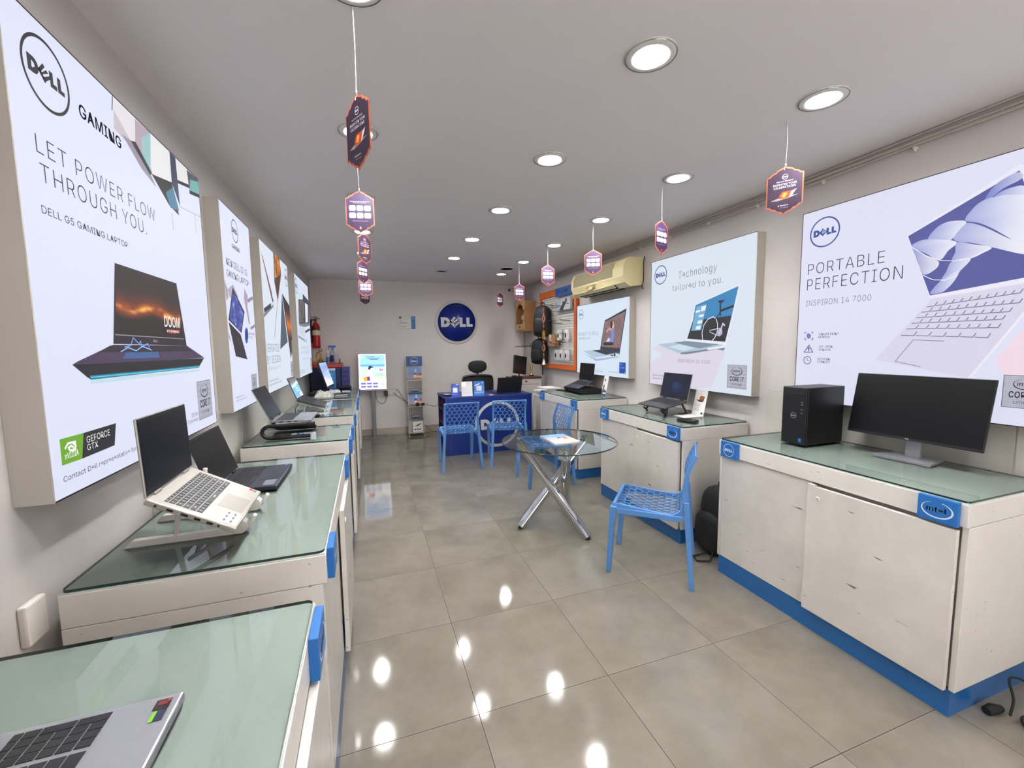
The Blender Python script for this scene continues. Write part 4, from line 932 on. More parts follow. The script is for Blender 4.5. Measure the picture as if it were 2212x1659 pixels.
# ------------------------------------------------------------------ lit wall boxes
M_PANEL = mat_print('backlit_panel', emit=PANELE, diffuse=False, rough=.6)
M_CASE = mat('box_casing', (186, 179, 169), .5, var=.07, vscale=4)
M_RUB = mat('black_gasket', (40, 38, 38), .6)
PCOL = (.69, .72, .88, 1)
def lightbox(key, label, front, y0, y1, z0, z1, side, tint=PCOL):
    L = y1 - y0; Hh = z1 - z0; D = abs(front - (XL if side < 0 else XR)); h = L / 2
    t = thing('lit_poster_box', label, 'light box', (front, (y0 + y1) / 2, z0), PI / 2 if side < 0 else -PI / 2, 'lit poster boxes on the side walls')
    mb = MB()
    for a, b in (((-h, .003, 0), (-h + .012, D, Hh)), ((h - .012, .003, 0), (h, D, Hh)), ((-h + .012, .003, 0), (h - .012, D, .012)), ((-h + .012, .003, Hh - .012), (h - .012, D, Hh))): mb.box(a, b)
    mb.box((-h + .012, D - .008, .012), (h - .012, D, Hh - .012))
    mb.build('casing', M_CASE, t, bevel=.001)
    mb = MB()
    sd = -1 if side > 0 else 1
    for a, b in (((sd * h, 0, 0), (sd * (h - .004), .003, Hh)), ((-h + .004, 0, 0), (h - .004, .003, .004)), ((-h + .004, 0, Hh - .004), (h - .004, .003, Hh))): mb.box(a, b)
    mb.build('gasket', M_RUB, t)
    mb = MB(); mb.box((-sd * h, 0, 0), (-sd * (h - .004), .003, Hh)); mb.build('edge_strip', M_CASE, t)
    mb = MB(); mb.col = tint; mb.box((-h + .004, .0005, .004), (h - .004, .004, Hh - .004)); mb.build('face_panel', M_PANEL, t)
    kids = {}; lay = {}
    for it in POSTERS[key]:
        ch = it[1]; mb = kids.setdefault(ch, MB()); lay['n'] = lay.get('n', 0) + 1; y = -.0002 - lay['n'] * .00005
        if it[0] == 'T' and ch in ('headline', 'footnote', 'model_name', 'gaming_title'): mb = kids[ch + '#%d' % lay['n']] = MB()
        def cl(c): return tuple(min(q, 1) for q in lin(c))
        if it[0] == 'T': text(mb, it[2], it[3] - h, it[4], it[5], it[6], y, cl(it[8]), it[7])
        elif it[0] == 'P':
            pts = []
            for a, b in it[3]: pts.append((max(-h + .005, min(h - .005, a - h)), y, max(.005, min(Hh - .005, b))))
            mb.flat(pts, cl(it[2]))
        elif it[0] == 'S': mb.shaded([(max(-h + .005, min(h - .005, a - h)), y, b) for a, b in spline(it[3])], lin(mixc(it[2], (112, 124, 196), .55)), lin(mixc(it[2], (240, 238, 244), .55)))
        elif it[0] == 'L': pline(mb, [(max(-h + .005, min(h - .005, a - h)), max(.005, min(Hh - .005, b))) for a, b in it[4]], it[3], y, cl(it[2]))
        elif it[0] == 'G': painted(mb, it[2], [(a - h, b) for a, b in it[3]], y)
        elif it[0] == 'R': round_mark(mb, it[2] - h, it[3], it[4], y, cl(it[5]))
        elif it[0] == 'B':
            x0, b0, x1, b1 = it[3] - h, it[4], min(it[5] - h, h - .02), it[6]; w_ = x1 - x0; q = b1 - b0
            base = (14, 72, 170) if it[2] == 'blue' else (168, 168, 182)
            if it[2] != 'blue': mb.flat([(x0 - .002, y, b0 - .002), (x1 + .002, y, b0 - .002), (x1 + .002, y, b1 + .002), (x0 - .002, y, b1 + .002)], cl((60, 58, 66)))
            mb.flat([(x0, y - .00004, b0), (x1, y - .00004, b0), (x1, y - .00004, b1), (x0, y - .00004, b1)], cl(base)); y2 = y - .00012
            lay['n'] += 3
            if it[2] == 'blue':
                text(mb, 'intel', x0 + w_ * .12, b0 + q * .8, w_ * .34, q * .07, y2, cl((230, 238, 250)), 'b')
                text(mb, 'CORE', x0 + w_ * .1, b0 + q * .45, w_ * .72, q * .13, y2, cl((140, 185, 240)), 'm')
                text(mb, 'i5', x0 + w_ * .76, b0 + q * .06, w_ * .14, q * .08, y2, cl((230, 238, 250)), 'm')
            else:
                for k in range(14):
                    if it[2] == 'silver': zz = b0 + q * (k + .5) / 14; mb.flat([(x0 + w_ * .03, y - .00008, zz), (x1 - w_ * .03, y - .00008, zz), (x1 - w_ * .03, y - .00008, zz + q * .022), (x0 + w_ * .03, y - .00008, zz + q * .022)], cl((180, 180, 194) if k % 2 else (158, 158, 172)))
                if it[2] == 'dotted':
                    for a in range(7):
                        for k in range(16): mb.disc(x0 + w_ * (.04 + .045 * a), b0 + q * (k + .5) / 16, w_ * .011, y - .00008, 8, cl((205, 205, 216)))
                oval_mark(mb, (x0 + x1) / 2, b0 + q * .74, w_ * .27, y2, cl((34, 32, 44)))
                text(mb, 'CORE i7', x0 + w_ * .14, b0 + q * .31, w_ * .72, q * .19, y2, cl((34, 32, 44)), 'b')
                text(mb, '10TH GEN', x0 + w_ * .25, b0 + q * .12, w_ * .5, q * .09, y2, cl((34, 32, 44)), 'm')
    for ch, mb in kids.items():
        if mb.v: mb.build('printed_' + ch.split('#')[0], M_PANEL, t)
    return t
lightbox('L1', 'largest lit wall poster on the left, showing an open gaming laptop', -.742, 1.31, 2.49, 1.117, 2.31, -1)
lightbox('L2', 'narrow lit wall poster on the left with a laptop standing on edge', -.745, 2.79, 3.42, 1.12, 2.32, -1)
lightbox('L3', 'lit wall poster on the left with a folded tent-shaped laptop and sunset', -.75, 3.73, 4.93, 1.13, 2.33, -1, (.66, .72, .82, 1))
lightbox('L4', 'farthest lit wall poster on the left, showing all-in-one desktop computers', -.755, 5.4, 6.56, 1.14, 2.34, -1, (.64, .71, .83, 1))
lightbox('R1', 'lit wall poster on the right with a large lilac laptop, above the monitor', 2.69, .83, 2.03, 1.107, 2.308, 1, (.68, .68, .84, 1))
lightbox('R2', 'lit wall poster on the right with a bicycle on the pictured laptop screen', 2.69, 2.36, 3.56, 1.085, 2.288, 1, (.64, .71, .80, 1))
lightbox('R3', 'smaller lit wall poster on the right below the air conditioner', 2.69, 3.92, 5.12, 1.108, 2.003, 1, (.62, .72, .84, 1))

# ================================================================== blue lattice chairs
M_CHAIR = mat('blue_plastic', (84, 134, 194), .38, var=.06, vscale=9, spec=.45)
PROF = [(-.225, .452), (-.19, .462), (-.12, .455), (0, .442), (.09, .435), (.15, .438), (.185, .46), (.2, .5), (.203, .56), (.2, .62), (.206, .68), (.226, .74), (.248, .785), (.262, .82)]
def prof_at(u):
    """u 0..1 by arc length along the shell, front lip to top edge"""
    L = [0]
    for a, b in zip(PROF[:-1], PROF[1:]): L.append(L[-1] + math.hypot(b[0] - a[0], b[1] - a[1]))
    d = max(0, min(1, u)) * L[-1]
    for i in range(len(L) - 1):
        if d <= L[i + 1]:
            f = (d - L[i]) / (L[i + 1] - L[i]); a, b = PROF[i], PROF[i + 1]
            t = Vector((b[0] - a[0], b[1] - a[1])).normalized()
            return a[0] + (b[0] - a[0]) * f, a[1] + (b[1] - a[1]) * f, t
    return PROF[-1][0], PROF[-1][1], Vector((0, 1))
USPLIT = .50
def shell(x, u, off=0.0):
    y, z, t = prof_at(u)
    dip = .018 * (1 - (x / .2) ** 2) * (math.sin(PI * min(1, max(0, u / USPLIT))) if u < USPLIT else 0)
    bow = .02 * (1 - (x / .2) ** 2) * (math.sin(PI * min(1, (u - USPLIT) / (1 - USPLIT))) if u > USPLIT else 0)
    n = Vector((-t.y, t.x))                    # towards the sitter
    return Vector((x, y + bow + n.x * off, z - dip + n.y * off))
def lattice(u0, u1, rows, cols, fan):
    """staggered fish-scale arches clipped to a rounded panel"""
    mb = MB(); W = .196
    du = (u1 - u0) / rows
    sp = 2 * W / cols
    for r in range(-1, rows + 1):
        ub = u0 + r * du
        for c in range(-1, cols + 2):
            cx = -W + (c + (.5 if r % 2 else 0)) * sp
            pts = []
            for k in range(11):
                a = PI * k / 10
                x = cx + sp * .5 * math.cos(a); u = ub + du * math.sin(a) ** .8
                x2 = x * (1 + fan * (u - u0) / (u1 - u0) * (1 - abs(x) / W))
                if abs(x2) <= W and u0 <= u <= u1: pts.append(shell(x2, u))
                else:
                    if len(pts) > 1: mb.tube(pts, .0031, 4, cap=False, sq=1.6)
                    pts = []
            if len(pts) > 1: mb.tube(pts, .0031, 4, cap=False, sq=1.6)
    return mb
def rim(mb, u0, u1, n=18, d0=.03, d1=.03):
    """flat side rail following the shell: thin across, deep along the normal"""
    for sx in (-1, 1):
        vs = []
        for i in range(n + 1):
            f = i / n; u = u0 + (u1 - u0) * f; d = d0 + (d1 - d0) * f
            for off in (.004, -d):
                p = shell(sx * .2, u, off)
                vs += [(p.x - .01, p.y, p.z), (p.x + .01, p.y, p.z)]
        fs = []
        for i in range(n):
            a = 4 * i; b = a + 4
            for q in ((0, 1), (1, 3), (3, 2), (2, 0)): fs.append((a + q[0], a + q[1], b + q[1], b + q[0]))
        fs += [(0, 2, 3, 1), (4 * n, 4 * n + 1, 4 * n + 3, 4 * n + 2)]
        mb.add(vs, fs)
def chair_leg(p0, p1, s0, s1):
    mb = MB(); a, b = Vector(p0), Vector(p1)
    vs = []
    for p, s in ((a, s0), (b, s1)):
        for dx, dy in ((-1, -1), (1, -1), (1, 1), (-1, 1)): vs.append((p.x + dx * s / 2, p.y + dy * s / 2, p.z))
    mb.add(vs, [(0, 1, 2, 3)[::-1], (4, 5, 6, 7), (0, 4, 5, 1)[::-1], (1, 5, 6, 2)[::-1], (2, 6, 7, 3)[::-1], (3, 7, 4, 0)[::-1]])
    return mb
def make_chair(label):
    t = thing('lattice_chair', label, 'chair', group='blue plastic lattice chairs')
    mb = lattice(.035, USPLIT, 9, 7, .0); rim(mb, .0, USPLIT, d0=.02, d1=.03)
    mb.tube([shell(x * .2 / 6, .012) for x in range(-6, 7)], .012, 6)
    for sx in (-1, 1):                                   # side apron
        mb.box((sx * .212 - .009, -.215, .405), (sx * .212 + .009, .2, .44), bev=.004)
    mb.box((-.2, -.232, .41), (.2, -.215, .45), bev=.004)
    mb.build('seat', M_CHAIR, t)
    mb = lattice(USPLIT, .985, 9, 7, .0); rim(mb, USPLIT - .02, 1.0, d0=.034, d1=.014)
    mb.tube([shell(x * .2 / 6, .995) for x in range(-6, 7)], .0075, 6)
    mb.build('backrest', M_CHAIR, t)
    for sx in (-1, 1):
        chair_leg((sx * .212, -.215, .45), (sx * .208, -.245, 0), .042, .03).build('leg', M_CHAIR, t, bevel=.004)
        chair_leg((sx * .2, .217, .53), (sx * .236, .262, 0), .034, .03).build('leg', M_CHAIR, t, bevel=.004)
    return t
ch = make_chair('nearest blue lattice chair, standing alone between the glass table and the right counters')
# front of chair points along (-.74,.67): local -y
def face(dx, dy): return math.atan2(dx, -dy)
ch.location = (1.765, 2.29, 0); ch.rotation_euler = (0, 0, face(-.381, .35))
dup(ch, (1.03, 5.09, 0), face(.03, 1), 'blue lattice chair with its back to the camera, left of the two at the desk')
dup(ch, (1.655, 5.07, 0), face(.16, .98), 'blue lattice chair with its back to the camera, right of the two at the desk')
dup(ch, (1.79, 4.18, 0), face(-1, .02), 'blue lattice chair behind the round glass table, facing left')

# ================================================================== round glass table
M_CHROME = mat('chrome', (222, 224, 228), .05, metal=1.0, var=.01)
M_RUBBER = mat('black_rubber', (24, 23, 24), .6)
M_TGLASS = mat_glass('table_glass', (222, 236, 230))
t = thing('glass_table', 'round glass table on three crossed chrome legs in the middle of the shop', 'table', (1.415, 3.0, 0))
TZ = .732
mb = MB(); R = .455
mb.add([(R * math.cos(2 * PI * i / 72), R * math.sin(2 * PI * i / 72), TZ) for i in range(72)], [list(range(72))], m=0)
prof = [(R, TZ - .01), (R + .002, TZ - .008), (R + .0035, TZ - .005), (R + .002, TZ - .002), (R, TZ)]
mb.lathe(prof, 72, m=1, cap=False)
mb.build('table_top', [M_TGLASS, M_GEDGE], t)
feet = [(1.126, 3.092), (1.558, 2.765), (1.61, 3.32)]; tops = [(1.69, 3.06), (1.185, 3.245), (1.30, 2.70)]
for (fx, fy), (tx, ty) in zip(feet, tops):
    f = Vector((fx - 1.415, fy - 3.0, .018)); tp = Vector((tx - 1.415, ty - 3.0, TZ - .05)); d = (tp - f).normalized()
    # bow each pipe slightly round the middle so that the three pass one another
    mid = (f + tp) / 2; out = Vector((mid.x, mid.y, 0)); side = Vector((-d.y, d.x, 0)).normalized() * .026
    mb = MB(); mb.tube([f + side, mid + side, tp + side], .036, 24); lg = mb.build('leg', M_CHROME, t)
    mb = MB(); p = tp + side; M = T(p.x, p.y, p.z)
    mb.lathe([(.008, 0), (.008, .028), (.02, .034), (.024, .04), (.02, .048)], 20, M); mb.build('glass_pad', M_CHROME, lg)
    mb = MB(); p = f + side; mb.lathe([(.019, -.018), (.021, -.014), (.019, -.004), (.01, .004)], 20, T(p.x, p.y, .018)); mb.build('foot', M_RUBBER, lg)
def booklet(name, label, cat, loc, rz, w_, d_, th, paint, group=None):
    t = thing(name, label, cat, loc, rz, group)
    mb = MB(); mb.box((-w_ / 2, -d_ / 2, 0), (w_ / 2, d_ / 2, th), bev=.0012); mb.build('pages', mat('paper_white', (232, 228, 226), .6), t)
    mb = MB(); paint(mb, w_, d_, th + .0006); mb.build('cover', M_INK, t)
    return t
def flatrect(mb, x0, y0, x1, y1, z, col): mb.add([(x0, y0, z), (x1, y0, z), (x1, y1, z), (x0, y1, z)], [(0, 1, 2, 3)], col=lin(col))
def cover_a(mb, w_, d_, z):
    x, y = w_ / 2, d_ / 2
    flatrect(mb, -x, -y, x, y, z, (170, 178, 205)); flatrect(mb, -x, .2 * y, x, y, z + .0003, (96, 142, 200)); flatrect(mb, -x, -.25 * y, x, .25 * y, z + .0004, (198, 150, 160))
    flatrect(mb, -.3 * x, -.5 * y, x, -.2 * y, z + .0006, (236, 190, 130)); flatrect(mb, -.1 * x, -.02 * y, .25 * x, .3 * y, z + .0007, (36, 34, 44)); flatrect(mb, -.05 * x, -.25 * y, .2 * x, 0, z + .0008, (240, 232, 228))
    flatrect(mb, .35 * x, -.2 * y, .6 * x, .3 * y, z + .0006, (140, 60, 90)); flatrect(mb, -x, -y, x, -.55 * y, z + .0005, (206, 198, 222))
def magazine():
    booklet('magazine', 'stack of blue and pink leaflets lying on the round glass table', 'magazine', (1.42, 3.0, TZ + .0002), math.radians(0), .21, .3, .012, cover_a)
magazine()

# ================================================================== dark blue desk and what stands on it
M_DESK = mat('navy_desk', (16, 46, 128), .3, var=.06)
M_DESKT = mat('navy_desk_top', (20, 50, 130), .35)
M_PURP = mat('plum_shelf', (62, 34, 82), .5)
M_BLK = mat('black_plastic', (18, 18, 20), .38)
M_BLKM = mat('black_matte', (18, 18, 20), .75)
t = thing('reception_desk', 'dark blue reception desk with a white ring emblem on its front', 'desk', (1.62, 5.57, 0))
mb = MB(); mb.box((-.66, 0, 0), (.58, .022, .775)); mb.build('front_panel', M_DESK, t, bevel=.002)
mb = MB(); mb.box((-.665, -.006, .775), (.585, .68, .8)); mb.build('desk_top', M_DESKT, t, bevel=.003)
mb = MB(); mb.box((.56, .022, 0), (.58, .66, .775)); mb.build('side_panel', M_DESK, t)
mb = MB()
mb.box((-.66, .022, 0), (-.24, .66, .03)); mb.box((-.25, .022, .03), (-.235, .66, .775)); mb.box((-.655, .64, .03), (-.25, .66, .775)); mb.box((-.66, .022, .03), (-.63, .05, .775)); mb.box((-.66, .62, .03), (-.63, .64, .775)); mb.box((-.66, .3, .03), (-.63, .32, .775))
for z in (.2, .39, .58): mb.box((-.655, .05, z), (-.25, .64, z + .018))
mb.build('side_shelf', M_PURP, t)
mb = MB(); mb.col = lin((214, 212, 206))
mb.ring(.06, .395, .285, .325, -.0015, 64); round_mark(mb, .06, .395, .32, -.0018, lin((214, 212, 206)), ring=False)
mb.build('front_emblem', M_INK, t)
# payment stands: the square codes on them are left out
def pay_stand(x, y, w_, h_, face_c, label, deco):
    t = thing('payment_stand', label, 'sign', (x, y, .8), math.radians(-8), 'acrylic payment stands on the desk')
    M = RX(-.12)
    mb = MB(); mb.box((-w_ / 2, 0, 0), (w_ / 2, .004, h_), M); mb.box((-w_ / 2, 0, 0), (w_ / 2, .06, .003)); mb.build('stand', mat('stand_' + '%d%d%d' % face_c, face_c, .25), t)
    mb = MB(); deco(mb, w_, h_, M); mb.build('printed_face', M_INK, t)
def rect(mb, x0, z0, x1, z1, y, col, M=None): mb.add([(x0, y, z0), (x1, y, z0), (x1, y, z1), (x0, y, z1)], [(0, 1, 2, 3)], M, False, lin(col))
def deco1(mb, w_, h_, M):
    rect(mb, -w_ * .3, h_ * .32, w_ * .3, h_ * .7, -.0006, (226, 230, 240), M)
    for i in range(3): rect(mb, -w_ * .35 + w_ * .25 * i, h_ * .14, -w_ * .2 + w_ * .25 * i, h_ * .24, -.0006, (90, 140, 230), M)
    rect(mb, w_ * .1, h_ * .92, w_ * .45, h_ * .96, -.0006, (230, 235, 245), M); rect(mb, -w_ * .2, h_ * .82, w_ * .3, h_ * .85, -.0006, (120, 150, 230), M)
def deco2(mb, w_, h_, M):
    rect(mb, -w_ * .48, h_ * .62, -w_ * .1, h_ * .98, -.0006, (246, 246, 246), M)
    for i in range(4): rect(mb, 0, h_ * (.78 + .05 * i), w_ * .3, h_ * (.79 + .05 * i), -.0006, (150, 150, 155), M)
    rect(mb, -w_ * .18, h_ * .34, w_ * .18, h_ * .6, -.0006, (214, 212, 210), M)
    rect(mb, -w_ * .3, h_ * .2, w_ * .35, h_ * .215, -.0006, (160, 160, 165), M)
def deco3(mb, w_, h_, M):
    rect(mb, -w_ * .25, h_ * .32, w_ * .25, h_ * .68, -.0006, (228, 234, 240), M)
    mb.flat([M @ Vector((w_ * a, -.0008, h_ * b)) for a, b in ((-.4, .66), (.05, .78), (.06, .86), (-.39, .74))], lin((235, 240, 245)))
    rect(mb, -w_ * .42, h_ * .22, w_ * .42, h_ * .26, -.0006, (225, 235, 245), M); rect(mb, -w_ * .3, h_ * .16, w_ * .2, h_ * .175, -.0006, (190, 215, 240), M)
    mb.ring(w_ * .33, h_ * .9, .009, .011, -.0008, 20, lin((225, 235, 245)), M)
pay_stand(1.105, 5.625, .105, .175, (36, 78, 190), 'small blue payment stand, leftmost of the three on the desk', deco1)
pay_stand(1.27, 5.625, .15, .2, (222, 220, 218), 'white payment stand between two blue ones on the desk', deco2)
pay_stand(1.44, 5.625, .148, .2, (24, 110, 196), 'bright blue payment stand, rightmost of the three on the desk', deco3)
# office chair behind the desk
t = thing('office_chair', 'black mesh office chair with a headrest behind the blue desk', 'chair', (1.67, 6.6, 0), 0)
MM = mat('black_mesh', (30, 30, 33), .85)
mb = MB(); mb.ball((0, 0, 1.155), (.155, .035, .095), 20, p=2.6); mb.build('headrest', M_BLKM, t)
mb = MB(); mb.box((-.075, -.005, 1.05), (.075, .03, 1.085), bev=.01); mb.box((-.022, .0, .95), (.022, .03, 1.07), bev=.006); mb.build('headrest_stem', M_BLK, t)
fr = [(-.2, .55), (-.235, .7), (-.245, .85), (-.235, .97), (-.18, 1.0), (0, 1.012), (.18, 1.0), (.235, .97), (.245, .85), (.235, .7), (.2, .55)]
mb = MB(); mb.tube([(a, 0, b) for a, b in spline(fr, 4)[:-4]], .02, 8, closed=True); mb.box((-.02, .0, .55), (.02, .035, 1.0), bev=.006); bk = mb.build('backrest_frame', M_BLK, t)
mb = MB(); mb.prism([(a * .97, .775 + (b - .775) * .97) for a, b in fr], -.004, .004, 'xz'); mb.build('backrest_mesh', MM, bk)
mb = MB(); mb.ball((0, -.2, .47), (.25, .24, .05), 20, p=3.2); mb.build('seat', M_BLKM, t)
mb = MB(); mb.tube([(0, -.2, .08), (0, -.2, .44)], .028, 12); mb.tube([(0, .02, .6), (0, -.02, .43), (0, -.12, .425)], .022, 8); mb.build('column', M_BLK, t)
for i in range(5):
    a = 2 * PI * i / 5 + .3; mb = MB(); p = (.3 * math.cos(a), -.2 + .3 * math.sin(a), .075)
    mb.tube([(0, -.2, .1), p], [.026, .016], 8); lg = mb.build('leg', M_BLK, t)
    mb = MB(); mb.ball((p[0], p[1], .03), (.028, .028, .03), 12); mb.build('caster', M_BLKM, lg)
for sx in (-1, 1):
    mb = MB(); mb.tube([(sx * .25, -.15, .46), (sx * .28, -.15, .55), (sx * .28, -.15, .66)], .015, 8); mb.box((sx * .28 - .035, -.3, .66), (sx * .28 + .035, -.04, .685), bev=.01); mb.build('armrest', M_BLK, t)

# ================================================================== laptops
M_SILV = mat('silver_metal', (168, 163, 155), .36, metal=.35, spec=.5)
M_SILV2 = mat('cool_silver', (158, 160, 166), .32, metal=.4)
M_GRAPH = mat('graphite_metal', (74, 74, 78), .35, metal=.5)
M_NAVYL = mat('dark_slate', (44, 46, 58), .35, metal=.2)
M_KEY = mat('key_grey', (62, 62, 66), .5)
M_KEYD = mat('key_black', (34, 34, 38), .45)
M_SCR = mat('dark_screen', (9, 10, 11), .3, spec=.3, var=.01)
M_BEZ = mat('screen_bezel', (20, 20, 22), .4)
M_PORT = mat('port_black', (14, 14, 15), .5)
M_SCRP = mat_print('lit_screen', emit=.8, diffuse=False, rough=.12)
def key_rows(mb, x0, x1, s0, s1, z, full, legends=None):
    """five and a half rows of keys between x0..x1, s0 (hinge side)..s1"""
    rows = [15, 14, 14, 13, 12, 8]; hs = [.62, 1, 1, 1, 1, 1]; tot = sum(hs); s = s0
    for r, n in enumerate(rows):
        hgt = (s1 - s0) * hs[r] / tot
        wts = {0: [1] * 15, 1: [1] * 13 + [1.9], 2: [1.4] + [1] * 12 + [1.4], 3: [1.7] + [1] * 11 + [2.1], 4: [2.2] + [1] * 10 + [2.6], 5: [1.2, 1, 1, 1.2, 5.6, 1.2, 1.2, 2.6]}[r]
        tw = sum(wts); x = x0
        xe = x1 if not full else x0 + (x1 - x0) * .79
        for q in wts:
            wd = (xe - x0) * q / tw
            mb.box((x + .0012, -(s + hgt) + .0012, z), (x + wd - .0012, -s - .0012, z + .0014), mb.M)
            if legends is not None:
                legends.add([mb.M @ Vector(p) for p in ((x + wd * .42, -(s + hgt * .6), z + .0016), (x + wd * .58, -(s + hgt * .6), z + .0016), (x + wd * .58, -(s + hgt * .38), z + .0016), (x + wd * .42, -(s + hgt * .38), z + .0016))], [(0, 1, 2, 3)])
            x += wd
        if full:
            nx = x0 + (x1 - x0) * .81; wn = (x1 - nx) / 4
            for k in range(4):
                tall = r in (2, 4) and k == 3
                if r in (3, 5) and k == 3: continue
                mb.box((nx + wn * k + .0012, -(s + hgt * (2 if tall else 1)) + .0012, z), (nx + wn * (k + 1) - .0012, -s - .0012, z + .0014), mb.M)
        s += hgt
def laptop(label, loc, yaw, tilt, lid, w_, d_, lh, deck, lidm, keym, screen=None, full=False, th=.016, badge=None, ports=None, sticker=None, legends=False, palm=None, kb=None, group='laptops on display', bez=.006, chin=.02):
    t = thing('laptop', label, 'laptop', loc, yaw, group)
    M = RX(tilt); h = w_ / 2
    mb = MB(); mb.box((-h, -d_, -th), (h, .004, 0), M, bev=.0035); base = mb.build('base', deck, t)
    k0, k1 = kb or (.028, d_ * .56)
    mg = .012 if full else .024
    mb = MB(); mb.M = M; mb.box((-h + mg - .003, -k1 - .003, 0), (h - mg + .003, -k0 + .003, .0003), M, m=0)
    kbo = mb.build('keyboard_well', keym if legends is None else deck, base)
    mb = MB(); mb.M = M; lg = MB() if legends else None
    key_rows(mb, -h + mg, h - mg, k0, k1, .0003, full, lg); mb.build('keyboard', keym, t)
    if lg: lg.c = [lin((170, 170, 172))] * len(lg.f); lg.build('key_legends', M_INK, t)
    mb = MB(); tx = -.02 if full else 0.0; mb.box((tx - .055, -d_ + .012, 0), (tx + .055, -k1 - .014, .0004), M); mb.build('touchpad', palm or deck, t)
    th_ = -(lid - PI / 2); ML = RX(th_)
    mb = MB(); mb.box((-h, 0, .004), (h, .007, lh), ML, bev=.003); ld = mb.build('lid', lidm, t)
    mb = MB(); mb.box((-h + .002, -.0006, .008), (h - .002, 0, lh - .002), ML); mb.build('bezel', M_BEZ, ld)
    mb = MB()
    if screen:
        mb.box((-h + bez, -.0011, chin), (h - bez, -.0007, lh - bez * 1.6), ML, col=lin((8, 10, 24))); screen(mb, -h + bez, chin, h - bez, lh - bez * 1.6, ML); mb.build('screen', M_SCRP, ld)
    else: mb.box((-h + bez, -.0011, chin), (h - bez, -.0007, lh - bez * 1.6), ML); mb.build('screen', M_SCR, ld)
    for sx in (-1, 1): mb = MB(); mb.tube([(sx * h * .62 - .02, .002, .002), (sx * h * .62 + .02, .002, .002)], .0055, 10); mb.build('hinge', M_BEZ if deck is not M_SILV else M_SILV, t)
    if ports:
        mb = MB()
        for s, l in ports: mb.box((-h - .0006, -s - l, -.011), (-h + .002, -s, -.005), M)
        mb.build('ports', M_PORT, base)
    if sticker:
        for fn, nm in sticker: mb = MB(); fn(mb, h, d_, M); mb.build(nm, M_INK, base)
    return t
def dq(mb, M, x0, s0, x1, s1, col, z=.0009): mb.add([M @ Vector(p) for p in ((x0, -s1, z), (x1, -s1, z), (x1, -s0, z), (x0, -s0, z))], [(0, 1, 2, 3)], col=lin(col))
M_SILVP = mat('touchpad_silver', (150, 146, 139), .4, metal=.35)
LY, RYW = PI / 2, -PI / 2
CT = .8852                                            # top of the counter glass
def st_b1(mb, h, d_, M):
    dq(mb, M, h - .028, d_ - .036, h - .01, d_ - .026, (196, 40, 40)); dq(mb, M, h - .028, d_ - .024, h - .01, d_ - .014, (40, 36, 38)); dq(mb, M, h - .022, d_ - .022, h - .015, d_ - .017, (220, 215, 210), .0012)
def st_b1b(mb, h, d_, M):
    dq(mb, M, -h + .012, d_ - .052, -h + .092, d_ - .008, (206, 206, 206))
    for i in range(3):
        for j in range(2): dq(mb, M, -h + .02 + .025 * i, d_ - .045 + .018 * j, -h + .036 + .025 * i, d_ - .039 + .018 * j, (96, 98, 102), .0012)
laptop('silver laptop with a blank dark screen on a white folding stand', (-.568, 1.487, 1.098), math.radians(91.2), math.radians(29.5), math.radians(92), .325, .225, .215, M_SILV, M_SILV, M_KEY,
       ports=[(.02, .006), (.05, .016), (.085, .018), (.118, .016), (.15, .016), (.178, .005)], sticker=[(st_b1, 'sticker'), (st_b1b, 'info_label')], palm=M_SILVP, legends=True, kb=(.03, .128))
def st_b2(mb, h, d_, M):
    dq(mb, M, h - .03, d_ - .03, h - .012, d_ - .018, (70, 120, 190))
def st_b2b(mb, h, d_, M): dq(mb, M, -h + .02, d_ - .06, -h + .1, d_ - .015, (120, 124, 136))
laptop('dark slate laptop lying flat behind the silver one on the left counter', (-.629, 2.175, .9035), math.radians(89), 0, math.radians(108.2), .362, .238, .232, M_NAVYL, M_NAVYL, M_KEYD, th=.018, sticker=[(st_b2, 'sticker'), (st_b2b, 'info_label')], full=True, kb=(.03, .13))
laptop('silver laptop with a grey screen on a black bent-tube stand', (-.626, 3.3, 1.008), math.radians(89.3), math.radians(.7), math.radians(114.7), .357, .245, .235, M_SILV2, M_SILV2, M_KEYD, th=.014, ports=[(.02, .006), (.05, .025), (.1, .02), (.14, .02)], palm=M_SILV2, kb=(.025, .13), full=True)
def scr_blue(mb, x0, z0, x1, z1, M):
    rect(mb, x0, z0, x1, z1, -.0013, (96, 150, 214), M); rect(mb, x0, z0 + (z1 - z0) * .72, x1, z1, -.0014, (92, 84, 80), M)  # brown top band is a reflection painted into the screen picture
    mb.flat([M @ Vector(p) for p in ((x0, -.0015, z0 + (z1 - z0) * .62), (x1, -.0015, z0 + (z1 - z0) * .8), (x1, -.0015, z0 + (z1 - z0) * .66), (x0, -.0015, z0 + (z1 - z0) * .5))], lin((176, 206, 238)))
    for i in range(3): rect(mb, x0 + .12, z0 + .055 + .022 * i, x1 - .06 - .02 * i, z0 + .063 + .022 * i, -.0016, (214, 228, 246), M)
    mb.flat([M @ Vector(p) for p in ((x1 - .12, -.0017, z0), (x1 - .01, -.0017, z0), (x1 - .03, -.0017, z0 + .05), (x1 - .09, -.0017, z0 + .04))], lin((236, 240, 246)))
laptop('dark grey laptop with a bright blue screen on a clear folding stand', (-.606, 4.301, 1.029), math.radians(88.1), math.radians(17.1), math.radians(110.4), .321, .21, .205, M_GRAPH, M_GRAPH, M_KEYD, screen=scr_blue, bez=.004, chin=.012, kb=(.02, .125))
